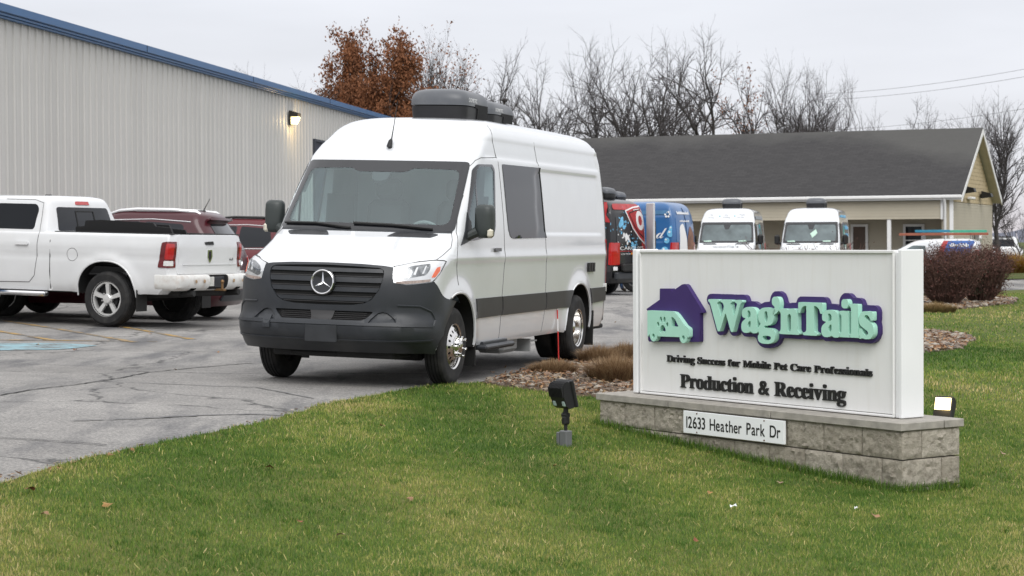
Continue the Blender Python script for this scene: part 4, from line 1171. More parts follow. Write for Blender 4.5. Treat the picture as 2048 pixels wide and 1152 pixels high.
    # side mouldings
    for s in (1, -1):
        for x0, x1, z0 in ((-.515, -1.335, .636), (-1.365, -2.925, .637), (-2.955, -3.80, .64), (-4.85, -5.56, .655)):
            L = [(x0, z0), (x1, z0 + .004), (x1, .834), (x0, .833)]
            if x1 == -3.80: L = [(x0, z0), (-3.83, z0), (-3.90, .74), (-4.00, .836), (x0, .833)]
            if x0 == -4.85: L = [(x0 - .01, z0), (x1, .672), (x1, .838), (x0 + .06, .836)]
            b = MB(); bd.skin(b, [L], .014, .02, .08, s, kind='side'); b.build('side_moulding', M_PLAST2, root)
        for cx, x0 in ((.03, 0), (-4.30, 0)):
            b = MB(); A = arch_poly(cx, .38, .528, .38)[:26]
            A = [p for p in A if not (cx > 0 and p[0] > .18 and p[1] < .85)]
            bd.seam(b, A, .013, s, off=-.004); b.build('arch_lip', M_PAINT, root)
        # handles, step, flaps
        b = MB(); bd.skin(b, [rounded([(-1.06, 1.30), (-1.25, 1.30), (-1.25, 1.335), (-1.06, 1.335)], .015)], .028, .02, .05, s, kind='side'); b.build('door_handle', mat('handle_grey', (.10, .10, .105), .4, var=.05), root)
        b = MB(); b.box((-1.17, s * .985, .335), (.95, .16, .055), .02); b.box((-1.17, s * .96, .375), (.80, .08, .03), .006); b.build('side_step', M_PLAST, root)
        b = MB(); b.box((-.56, s * .90, .33), (.02, .18, .34), .004); b.build('mud_flap', M_BLACK, root)
        b = MB(); b.box((-4.87, s * .88, .36), (.02, .30, .42), .004); b.build('mud_flap', M_BLACK, root)
        # mirror
        mb_ = MB(); R3 = Matrix.Translation((-.33, s * 1.125, 1.605)) @ Matrix.Rotation(R_(-8 * s), 4, 'Z')
        AB = SliceBody(zf=[-.165, -.15, -.1, .1, .15, .165], xf=[.03, .055, .07, .07, .055, .03], zr=[-.165, .165], xr=[-.06, -.06], zw=[-.165, -.15, -.1, .1, .15, .165], w=[.06, .085, .098, .098, .085, .06], zd=[-.2, .2], df=[.08, .08], nf=2.4, dr=.02)
        hb = Body(AB).shell([-.165, -.158, -.145, -.12, -.06, 0, .06, .12, .145, .158, .165], 8, 4, 3); mb_.add(hb.v, hb.f, 0, R3)
        mb_.tube([(-.30, s * 1.06, 1.50), (-.27, s * .98, 1.455), (-.25, s * .93, 1.44)], [.05, .045, .05], 10)
        mo = mb_.build('door_mirror', mat('mirror_shell', (.040, .047, .046), .42, var=.1), root)
        b = MB(); b.box((-.062, 0, 0), (.004, .165, .28), .001, M=R3); b.build('mirror_glass', M_CHROME, mo)
        b = MB(); b.box((.02, s * .075, -.115), (.07, .06, .09), .02, M=R3); b.build('indicator', mat('marker_clear', (.62, .58, .48), .2, var=.2, coat=1.), mo)
        # tail lamp up the rear corner
        b = MB(); bd.skin(b, [[(s * .93, .88), (s * .985, .88), (s * .985, 1.42), (s * .94, 1.46), (s * .93, 1.42)][::s]], .01, .02, .05, kind='rear'); b.build('tail_lamp', M_REDL, root)
    # hook-up sockets on the rear flank
    b = MB()
    for x in (-4.69, -4.79, -4.89): bd.skin(b, [rounded([(x - .035, 1.035), (x + .035, 1.035), (x + .035, 1.145), (x - .035, 1.145)], .01)], .03, .03, .05, 1, kind='side')
    b.build('hookup_socket', M_BLACK, root)
    b = MB(); bd.skin(b, [rounded([(-5.50, .78), (-5.55, .78), (-5.55, .88), (-5.50, .88)], .01)], .02, .02, .05, 1, kind='side'); b.build('side_socket', M_LAMPW, root)
    # rear bumper, underside, exhaust
    b = MB(); b.box((-2.2, 0, .42), (6.0, 1.5, .16), .03); b.box((-4.30, 0, .38), (.2, 1.2, .2), .05); b.box((0.02, 0, .30), (.14, 1.3, .14), .03)
    b.tube([(-3.0, .5, .30), (-4.9, .55, .33), (-5.55, .8, .33), (-5.85, .86, .34)], .03, 10); b.build('underbody', M_UNDER, root)
    b = MB(); b.box((-2.15, .70, .30), (.55, .30, .20), .04); b.box((-2.62, .80, .26), (.04, .26, .14), 0); b.box((-2.78, .82, .235), (.30, .22, .015), 0, M=Matrix.Rotation(R_(4), 4, 'X')); b.build('tank_bracket', mat('galvanised', (.32, .33, .33), .5, metal=.3, var=.2), root)
    b = MB(); b.box((-5.60, 0, .50), (.10, 1.9, .20), .03); b.build('rear_bumper', M_PLAST, root)
    # wheels
    for x, r in ((0, False), (-4.32, True)):
        for s in (1, -1): dual_wheel(root, x, s, r)
    # cab interior
    b = MB(); b.box((-.42, 0, 1.22), (.70, 1.62, .44), .08); b.box((-.22, 0, 1.44), (.34, 1.62, .06), .02); b.box((-.35, -.32, 1.46), (.2, .55, .06), .02); b.build('dashboard', M_DASH, root)
    st = MB(); P = [(-.62 + .185 * math.sin(t) * .45, .42 + .19 * math.cos(t), 1.40 + .185 * math.sin(t)) for t in np.linspace(0, 2 * np.pi, 25)]
    st.tube(P, .017, 8, cap=False); st.tube([(-.62, .42, 1.40), (-.45, .42, 1.34)], .035, 8); st.box((-.62, .42, 1.40), (.04, .30, .06), .01); st.build('steering_wheel', M_DASH, root)
    for y in (.43, -.36):
        b = MB(); b.box((-1.25, y, 1.10), (.50, .50, .18), .06)
        b.box((-1.50, y, 1.48), (.16, .48, .68), .07, M=Matrix.Translation((-1.5, 0, 1.2)) @ Matrix.Rotation(R_(-8), 4, 'Y') @ Matrix.Translation((1.5, 0, -1.2)))
        b.box((-1.57, y, 1.925), (.11, .29, .22), .045); b.build('seat', M_SEAT, root)
    b = MB(); b.box((-1.86, 0, 1.55), (.04, 1.66, 1.5), .0); b.box((-1.835, .05, 1.55), (.02, .55, 1.4), .005); b.build('partition', mat('partition_white', (.42, .44, .45), .7, var=.05), root)
    # antenna and roof units
    b = MB(); a0 = B.at(0., 2.345); b.tube([tuple(a0 + (-.02, 0, -.035)), tuple(a0 + (.03, 0, .0)), tuple(a0 + (.0, 0, .05)), tuple(a0 + (-.03, 0, .075))], [.016, .03, .022, .008], 10); b.tube([tuple(a0 + (-.02, 0, .05)), tuple(a0 + (-.07, .01, .24)), tuple(a0 + (-.12, .02, .46))], [.007, .004, .0025], 6); b.build('antenna', M_BLACK, root)
    air_conditioner(root, -2.42, 2.685); air_conditioner(root, -3.55, 2.685).scale = (1, .80, .84)
    b = MB()
    for y in (-.5, -.25, 0, .25, .5): b.box((-3.9, y, 2.691), (2.0, .05, .010), .004)
    b.build('roof_rib', M_PAINT, root)
    return root
hero = build_hero_van(pose(-1.8781, -.0013, -.032, (-1.4902, 19.6405, 0)))
# ---------------------------------------------------------------- pickup, estate cars
def spoke_wheel(root, x, y, R, w, rim, spokes=5, tr=0.):
    """alloy wheel with a tyre; y = outer face of the tyre (signed)"""
    s = 1 if y > 0 else -1; e = empty('wheel'); e.parent = root; e.location = (x, 0, 0)
    tyre('tyre', e, R, w, rim - .012, 0, (0, y - s * w / 2, R))
    T = Matrix.Translation((0, 0, R)) @ Matrix.Diagonal((1, s, 1, 1)); ya = abs(y)
    outer = [(rim * .965 * math.cos(t), rim * .965 * math.sin(t)) for t in np.linspace(0, 2 * np.pi, 60, endpoint=False)]
    L = [outer]
    for k in range(spokes):
        a = 2 * np.pi * (k + .5) / spokes + R_(90); h = np.pi / spokes
        pts = []
        for rr, f in ((rim * .30, .50), (rim * .60, .70), (rim * .86, .77)): pts.append((rr, a - h * f))
        for rr, f in ((rim * .88, .45), (rim * .88, -.45)): pts.append((rr, a - h * f))
        for rr, f in ((rim * .86, .77), (rim * .60, .70), (rim * .30, .50)): pts.append((rr, a + h * f))
        L.append([(r_ * math.cos(t), r_ * math.sin(t)) for r_, t in pts])
    b = MB(); bb = MB()
    f = lambda o: (lambda A: np.column_stack([A[:, 0], ya - .035 + o - .03 * (1 - np.hypot(A[:, 0], A[:, 1]) / rim) ** 2 + 0 * A[:, 0], A[:, 1]]))
    slab2d(bb, L, f(0), f(-.045), step=.05); b.add(bb.v, bb.f, 0, T)
    b.lathe([(rim * .95, ya - .18), (rim * .95, ya - .05), (rim * .955, ya - .03), (rim, ya - .012), (rim * 1.015, ya - .018), (rim * .99, ya - .03), (rim * .97, ya - .20)], 48, M=T)
    b.lathe([(.075, ya - .06), (.072, ya - .028), (.06, ya - .018), (0, ya - .014)], 24, M=T)
    b.build('rim', M_ALLOY, e, fix=True)
    b = MB(); b.lathe([(rim * .96, ya - .14), (0, ya - .14)], 24, M=T); b.lathe([(.15, ya - .13), (.15, ya - .10), (0, ya - .10)], 24, M=T); b.build('brake_disc', M_UNDER, e, fix=True)
    for k in range(5):
        a = 2 * np.pi * (k + .5) / 5 + R_(90); b = MB()
        b.lathe([(.012, ya - .06), (.012, ya - .028), (0, ya - .026)], 8, M=T @ Matrix.Translation((.092 * math.cos(a), 0, .092 * math.sin(a)))); b.build('lug_nut', M_CHROME, e, fix=True)
    return e
def wrap_text(bd, text, size, x0, z0, kind, material, parent, side=1, sx=1., off=.012, gap=.04, conv=lambda c: c, name='lettering', width=None, slant=0., rev=False):
    """flat lettering that follows the body"""
    gl = layout(text, size, sx, gap, conv=conv); tot = gl[-1][1][..., 0].max(); k = width / tot if width else 1
    b = MB(); B = bd.B
    for c, P in gl:
        if not len(P): continue
        Q = P.reshape(-1, 2) * (k, 1); Q = Q + np.column_stack([Q[:, 1] * slant, 0 * Q[:, 1]])
        h = Q[:, 0]; z = z0 + Q[:, 1]
        if kind == 'side':
            x = x0 - h if side < 0 else x0 - h
            if side > 0: x = x0 - h
            V = B.at(B.side_u(x, z), z, off); V[:, 1] *= side
        elif kind == 'rear':
            y = x0 - h; V = B.at(B.rear_u(y, z), z, off); V[:, 1] = np.where(y < 0, -np.abs(V[:, 1]), np.abs(V[:, 1]))
        else:
            y = x0 + h; V = B.at(np.abs(B.front_u(y, z)), z, off); V[:, 1] = np.where(y < 0, -np.abs(V[:, 1]), np.abs(V[:, 1]))
        b.add(V.tolist(), [(i, i + 1, i + 2) for i in range(0, len(V), 3)])
    o = b.build(name, material, parent, smooth=False); o['kind'] = 'stuff'; return o

M_WTRUCK = mat('truck_white', (.68, .69, .70), .25, var=.03, coat=.8, dirt=(.50, .47, .42), dscale=1.6, damt=.16)
M_RUSTW = mat('bumper_white_rusty', (.70, .70, .68), .38, var=.05, dirt=(.30, .16, .08), dscale=9, damt=.32)
M_MAROON = mat('maroon_paint', (.052, .004, .009), .3, var=.05, coat=.3)
def build_pickup(M):
    root = empty('pickup_truck', M=M, label='white four-door pickup with rust specks on its rear bumper, parked nearest the building', cat='truck')
    def tb(x, y, z):
        r = np.hypot(x, z - .45); return np.where(np.abs(y) > .7, .035 * np.exp(-((r - .55) / .07) ** 2) - .010 * np.exp(-((z - 1.02) / .03) ** 2) * (np.abs(x) > .2) + .006 * np.exp(-((z - 1.20) / .05) ** 2), 0.)
    LOW = SliceBody(zf=[.50, .6, .9, 1.12, 1.2, 1.26, 1.30, 1.38], xf=[4.35, 4.5, 4.5, 4.5, 4.45, 4.25, 4.1, 4.0], zr=[.50, .6, .75, 1.2, 1.385], xr=[-.95, -1.06, -1.13, -1.14, -1.12],
        zw=[.50, .58, .75, .95, 1.15, 1.3, 1.36, 1.385], w=[.93, .965, .985, .992, .992, .975, .955, .93], zd=[.4, 1.4], df=[.5, .4], nf=2.8, dr=.07, nr=2.6, bump=tb)
    bd = Body(LOW)
    body = bd.shell(np.r_[.50, .53, .57, np.arange(.62, 1.34, .045), 1.345, 1.36, 1.372, 1.385], 10, 80, 6).build('body', [M_WTRUCK], root, fix=True)
    bx = MB(); bx.box((-.05, 0, 1.2), (2.06, 1.62, .9))
    boolean(body, [bx] + [prism_y(arch_poly(0, .45, .525, .2, sq=2.3), s * .5, s * 1.2) for s in (-1, 1)] + [prism_y(arch_poly(3.57, .45, .525, .2), s * .5, s * 1.2) for s in (-1, 1)])
    CAB = SliceBody(zf=[1.32, 1.40, 1.6, 1.78, 1.86, 1.90, 1.92, 1.935], xf=[4.0, 3.85, 3.5, 3.15, 2.95, 2.8, 2.7, 2.6], zr=[1.32, 1.4, 1.78, 1.86, 1.90, 1.935], xr=[1.07, 1.08, 1.18, 1.21, 1.25, 1.36],
        zw=[1.32, 1.40, 1.6, 1.8, 1.86, 1.90, 1.92, 1.935], w=[.955, .93, .845, .765, .735, .70, .65, .55], zd=[1.3, 2], df=[.35, .35], nf=3., dr=.09, nr=2.8)
    cb = Body(CAB); cb.shell(np.r_[1.32, 1.36, np.arange(1.40, 1.86, .04), 1.875, 1.89, 1.905, 1.918, 1.928, 1.935], 8, 30, 8).build('cab', [M_WTRUCK], root, fix=True)
    for s in (1, -1):
        for L in ([(1.38, 1.415), (1.385, 1.73), (1.45, 1.80), (2.32, 1.805), (2.32, 1.42)], [(2.40, 1.42), (2.40, 1.80), (2.85, 1.79), (3.42, 1.50), (3.5, 1.42)]):
            b = MB(); cb.skin(b, [rounded(L, .05)], .004, .01, .08, s, kind='side'); b.build('side_window', M_TINT, root)
        b = MB(); b.tube([(1.03, s * .925, 1.365), (1.03, s * .985, 1.25), (1.03, s * .99, .8), (1.03, s * .955, .53)], .007, 6); b.build('cab_gap', M_VOID, root)
        b = MB(); bd.seam(b, [(1.26, 1.37), (1.27, 1.0), (1.32, .72), (1.42, .62), (2.0, .61)], .006, s); cb.seam(b, [(1.26, 1.37), (1.28, 1.5), (1.33, 1.82), (1.5, 1.865), (2.05, 1.87)], .005, s); b.build('door_gap', mat('panel_gap', (.1, .1, .1)), root)
        b = MB(); bd.skin(b, [rounded([(1.42, 1.18), (1.66, 1.18), (1.66, 1.225), (1.42, 1.225)], .015)], .03, .03, .06, s, kind='side'); b.build('door_handle', M_WTRUCK, root)
        b = MB(); b.box((1.95, s * .99, .45), (1.75, .13, .07), .025); b.build('side_step', M_CHROME, root)
        b = MB(); b.box((-.545, s * .86, .46), (.02, .26, .44), .004); b.build('mud_flap', M_BLACK, root)
        b = MB(); bd.skin(b, [rounded([(-.085, 1.265), (-.15, .90), (.62, .90), (.66, 1.28), (0, 1.28)], .02)], .012, .02, .05, s, kind='tail'); t_ = b.build('tail_lamp', M_DRED, root)
        b = MB(); bd.skin(b, [rounded([(.0, 1.25), (-.04, 1.02), (.5, 1.02), (.54, 1.25)], .02)], .015, .008, .05, s, kind='tail'); b.build('brake_light', M_REDL, t_)
        b = MB(); bd.skin(b, [rounded([(-.045, 1.0), (-.05, .925), (.5, .925), (.5, 1.0)], .015)], .015, .008, .05, s, kind='tail'); b.build('reverse_light', M_LAMPW, t_)
        b = MB(); A = arch_poly(0, .45, .522, .5, sq=2.3)[:26]; bd.seam(b, A, .012, s, off=0); b.build('arch_lip', M_WTRUCK, root)
        b = MB(); b.box((-.05, s * .875, 1.392), (2.1, .10, .016), .006); b.build('rail_cap', M_BLACK, root)
    # fuel door ring on the near flank
    b = MB(); P = [(.62 + .095 * math.cos(t), 1.055 + .095 * math.sin(t)) for t in np.linspace(0, 2 * np.pi, 28)]; bd.seam(b, P, .004, 1); b.build('fuel_door', mat('panel_gap', (.1, .1, .1)), root)
    # rear window, high brake light
    b = MB(); cb.skin(b, [rounded([(-.70, 1.40), (.70, 1.40), (.64, 1.76), (-.64, 1.76)], .05)], .006, .01, .08, kind='rear'); rw = b.build('rear_window', M_TINT, root)
    b = MB(); cb.seam(b, [(.23, 1.42), (.22, 1.70), (-.22, 1.70), (-.23, 1.42)], .012, kind='rear', off=.008); b.build('slider_frame', M_BLACK, rw)
    b = MB(); cb.skin(b, [rounded([(-.17, 1.80), (.17, 1.80), (.16, 1.85), (-.16, 1.85)], .01)], .012, .02, .06, kind='rear'); b.build('high_brake_light', M_REDL, root)
    # tailgate
    b = MB(); bd.skin(b, [rounded([(-.795, .805), (.795, .805), (.785, 1.372), (-.785, 1.372)], .02)], .016, .03, .06, kind='rear'); tg = b.build('tailgate', M_WTRUCK, root)
    b = MB(); bd.skin(b, [rounded([(-.11, 1.235), (.11, 1.235), (.13, 1.275), (-.09, 1.285)], .012)], .030, .02, .05, kind='rear'); b.build('tailgate_handle', M_BLACK, tg)
    b = MB(); bd.skin(b, [[(-.06, 1.16), (.06, 1.16), (.07, 1.06), (.03, .99), (0, .965), (-.03, .99), (-.07, 1.06)]], .028, .02, .04, kind='rear'); b.build('badge', M_CHROME, tg)
    b = MB(); bd.skin(b, [[(-.03, 1.14), (-.004, 1.14), (-.004, 1.0), (-.035, 1.05)], [(.03, 1.14), (.004, 1.14), (.004, 1.0), (.035, 1.05)]], .031, .005, .04, kind='rear'); b.build('badge_inlay', M_BLACK, tg)
    wrap_text(bd, '4x4', .075, -.56, .99, 'rear', M_BLACK, tg, off=.020)
    b = MB(); bd.skin(b, [[(-.76, .935), (.70, .935), (.70, .95), (-.76, .95)]], .026, .02, .08, kind='rear'); b.build('tailgate_crease', M_WTRUCK, tg)
    # bumper with plate, hitch
    BB = SliceBody(zf=[.56, .6, .72, .78, .795], xf=[.30, .30, .30, .30, .30], zr=[.56, .6, .72, .78, .795], xr=[-.10, -.17, -.20, -.19, -.15], zw=[.56, .6, .72, .78, .795], w=[.93, .985, 1.0, 1.0, .98], zd=[0, 1], df=[.02, .02], dr=.09, nr=2.6)
    hb = Body(BB).shell([.56, .58, .61, .66, .72, .76, .785, .795], 2, 6, 10)
    bm_ = MB(); bm_.add(hb.v, hb.f, 0, Matrix.Translation((-1.14, 0, 0))); bp_ = bm_.build('rear_bumper', M_RUSTW, root, fix=True)
    cutb = MB(); cutb.box((-1.33, 0, .66), (.12, .50, .3)); boolean(bp_, [cutb] + [prism_x([(s * .52, .5), (s * .70, .5), (s * .68, .60), (s * .54, .60)], -1.6, -1.2) for s in (1, -1)])
    b = MB(); b.box((-1.275, -.10, .68), (.02, .26, .16), .006); b.build('hitch_recess', M_PLAST, bp_)
    b = MB(); b.box((-1.285, .14, .69), (.012, .16, .14), .004); lp = b.build('licence_plate', M_LAMPW, bp_)
    b = MB(); b.tube([(-1.36, -.05, .58), (-1.36, -.05, .66)], .02, 8); b.box((-1.30, -.05, .565), (.22, .07, .03), .004); b.lathe([(0, .72), (.022, .71), (.03, .69), (.022, .66), (.018, .655)], 12, M=Matrix.Translation((-1.36, -.05, 0)), axis='Z'); b.build('tow_ball', mat('rust_brass', (.22, .13, .06), .5, metal=.6, var=.3), bp_)
    for y in (.62, .40, -.40, -.66):
        b = MB(); b.lathe([(.028, -1.345), (.022, -1.349), (0, -1.35)], 10, M=Matrix.Translation((0, y, .70)), axis='X'); b.build('parking_sensor', mat('sensor_rust', (.35, .24, .14), .6, var=.3), bp_)
    b = MB(); b.box((1.4, 0, .56), (5.0, 1.5, .18), .04); b.box((0, 0, .43), (.16, 1.5, .16), .05); b.tube([(-.3, .62, .46), (-1.05, .62, .50), (-1.30, .61, .52)], .045, 10); b.tube([(-.3, -.62, .46), (-1.05, -.62, .50), (-1.30, -.61, .52)], .045, 10); b.build('underbody', M_UNDER, root)
    for x in (0, 3.57):
        for s in (1, -1): spoke_wheel(root, x, s * .995, .41, .275, .265)
    # roof fin
    b = MB(); b.box((1.75, .1, 1.94), (.12, .05, .03), .012); b.build('roof_marker', M_BLACK, root)
    return root
TRUCK_M = pose(2.715, -.027, .004, (-5.629, 30.436, .132))
build_pickup(TRUCK_M)
def build_bed_panel():
    root = empty('black_panel', M=TRUCK_M, label='black plastic sheet standing up out of the white pickup bed', cat='plastic sheet')
    b = MB(); top = [(.78, 1.40), (.78, 1.47), (.62, 1.48), (.60, 1.565), (.30, 1.58), (-.20, 1.565), (-.62, 1.55), (-.66, 1.50), (-.92, 1.485), (-.98, 1.36), (-.98, .9), (.78, .9)]
    q = prism_y(top, .66, .70); b.add(q.v, q.f); q = prism_y([(x * .96 - .05, z - .03) for x, z in top], .30, .33); b.add(q.v, q.f)
    b.box((-.1, .5, 1.38), (1.6, .4, .03), .004)
    b.build('sheet', mat('black_sheet', (.008, .008, .009), .55, var=.1), root, fix=True)
build_bed_panel()

def build_suv(M, paint, rail, label, rails_high=True):
    root = empty('parked_suv', M=M, label=label, cat='car')
    def sb(x, y, z):
        b = 0
        for cx in (0, 2.95): b = b + .03 * np.exp(-((np.hypot(x - cx, z - .36) - .47) / .07) ** 2)
        return np.where(np.abs(y) > .6, b + .008 * np.exp(-((z - .93) / .05) ** 2), 0.)
    B = SliceBody(zf=[.24, .4, .65, .85, .95, 1.02, 1.08, 1.14, 1.4, 1.6, 1.70, 1.76, 1.79], xf=[3.65, 3.78, 3.82, 3.78, 3.62, 3.1, 2.6, 2.35, 1.92, 1.60, 1.42, 1.25, 1.05],
        zr=[.24, .4, .55, .8, 1.0, 1.12, 1.4, 1.62, 1.70, 1.76, 1.79], xr=[-.66, -.78, -.80, -.79, -.77, -.74, -.58, -.44, -.42, -.32, -.10],
        zw=[.24, .4, .65, .9, 1.03, 1.12, 1.4, 1.62, 1.70, 1.75, 1.79], w=[.88, .96, .99, .985, .96, .925, .84, .755, .71, .65, .52], zd=[.2, 1.1, 1.8], df=[.6, .5, .4], nf=2.6, dr=.26, nr=2.5, bump=sb)
    bd = Body(B)
    body = bd.shell(np.r_[.24, .28, np.arange(.34, 1.0, .05), np.arange(1.0, 1.16, .02), np.arange(1.18, 1.68, .05), 1.69, 1.71, 1.73, 1.75, 1.765, 1.778, 1.79], 10, 50, 10).build('body', [paint], root, fix=True)
    boolean(body, [prism_y(arch_poly(x, .36, .43, .1), s * .55, s * 1.2) for s in (-1, 1) for x in (0, 2.95)])
    for s in (1, -1):
        for L in ([(-.10, 1.17), (-.02, 1.56), (.62, 1.60), (.66, 1.14)], [(.74, 1.14), (.70, 1.60), (1.22, 1.585), (1.55, 1.13)][0:4], [(1.60, 1.13), (1.36, 1.53), (1.44, 1.50), (1.98, 1.14)]):
            b = MB(); bd.skin(b, [rounded(L, .05)], .004, .01, .08, s, kind='side'); b.build('side_window', M_TINT, root)
        b = MB(); bd.seam(b, [(-.18, 1.13), (2.02, 1.10)], .012, s, off=.004); b.build('window_trim', M_CHROME, root)
        b = MB(); bd.seam(b, [(-.14, 1.60), (.5, 1.635), (1.2, 1.61)], .010, s, off=.004); b.build('window_trim', M_CHROME, root)
        b = MB(); b.tube([(-.25, s * .60, 1.735), (-.18, s * .61, 1.77), (.2, s * .625, 1.795), (.8, s * .63, 1.795), (1.1, s * .625, 1.77), (1.25, s * .62, 1.72)], [.02, .028, .030, .030, .026, .02], 8); b.build('roof_rail', rail, root)
        b = MB(); bd.seam(b, [(.72, 1.62), (.72, .50), (.6, .34)], .005, s); bd.seam(b, [(1.58, 1.1), (1.6, .4)], .005, s); b.build('door_seam', M_SEAMD, root)
        b = MB(); bd.skin(b, [rounded([(.0, 1.08), (-.06, .86), (.95, .80), (1.0, 1.04)], .03)], .012, .02, .06, s, kind='tail'); tl = b.build('tail_lamp', M_REDL, root)
        b = MB(); bd.skin(b, [rounded([(.3, 1.03), (.3, .95), (.85, .91), (.88, .98)], .01)], .016, .01, .06, s, kind='tail'); b.build('lamp_insert', M_LAMPW, tl)
        b = MB(); bd.skin(b, [[(-.50, .36), (-.45, .48), (.5, .48), (.5, .36)][::1]], .008, .02, .1, s, kind='side'); b.build('lower_trim', M_PLAST, root)
    b = MB(); bd.skin(b, [rounded([(-.70, 1.15), (.70, 1.15), (.58, 1.58), (-.58, 1.58)], .07)], .006, .01, .08, kind='rear'); rw = b.build('rear_window', M_TINT, root)
    b = MB(); bd.skin(b, [rounded([(-.64, 1.60), (.64, 1.60), (.60, 1.66), (-.60, 1.66)], .02)], .10, .12, .08, kind='rear'); b.build('spoiler', paint, root)
    b = MB(); bd.seam(b, [(-.1, 1.19), (.42, 1.22)], .012, kind='rear', off=.02); b.build('rear_wiper', M_BLACK, rw)
    b = MB(); bd.skin(b, [rounded([(-.17, .70), (.17, .70), (.17, .82), (-.17, .82)], .01)], .012, .02, .05, kind='rear'); b.build('licence_plate', M_LAMPW, root)
    b = MB(); P = [(.075 * math.cos(t), .97 + .075 * math.sin(t)) for t in np.linspace(0, 2 * np.pi, 20)]; bd.seam(b, P, .012, kind='rear', off=.006); b.build('badge', M_CHROME, root)
    b = MB(); bd.skin(b, [rounded([(-.82, .34), (.82, .34), (.80, .50), (-.80, .50)], .03)], .03, .04, .08, kind='rear'); b.build('rear_bumper', M_PLAST, root)
    b = MB(); bd.seam(b, [(-.72, .62), (.72, .62)], .012, kind='rear', off=.004); b.build('bumper_trim', M_CHROME, root)
    b = MB(); bd.skin(b, [rounded([(-.62, 1.16), (.62, 1.16), (.54, 1.55), (-.54, 1.55)], .06)], .006, .01, .08, kind='front'); b.build('windscreen', M_TINT, root)
    b = MB(); b.tube([(-.12, .0, 1.775), (-.24, .0, 2.0)], [.010, .004], 6); b.box((-.10, 0, 1.79), (.14, .05, .03), .012); b.build('antenna', M_BLACK, root)
    b = MB(); b.box((1.5, 0, .32), (3.6, 1.4, .14), .03); b.build('underbody', M_UNDER, root)
    for x in (0, 2.95):
        for s in (1, -1): spoke_wheel(root, x, s * .965, .36, .24, .235, 7)
    return root
M_SEAMD = mat('panel_gap', (.1, .1, .1))
M_RAILS = mat('silver_rail', (.74, .74, .75), .25, metal=.3, var=.03)
build_suv(on_ground(-5.30, 33.16, R_(173), 2.95, 1.7), M_MAROON, M_RAILS, 'maroon SUV with silver roof rails and a short aerial, behind the white pickup')
build_suv(on_ground(-5.1, 43.2, R_(173), 2.95, 1.7), mat('red_paint', (.11, .008, .014), .3, var=.05, coat=.3), M_BLACK, 'dark red SUV with black roof rails, half hidden behind the white cargo van')
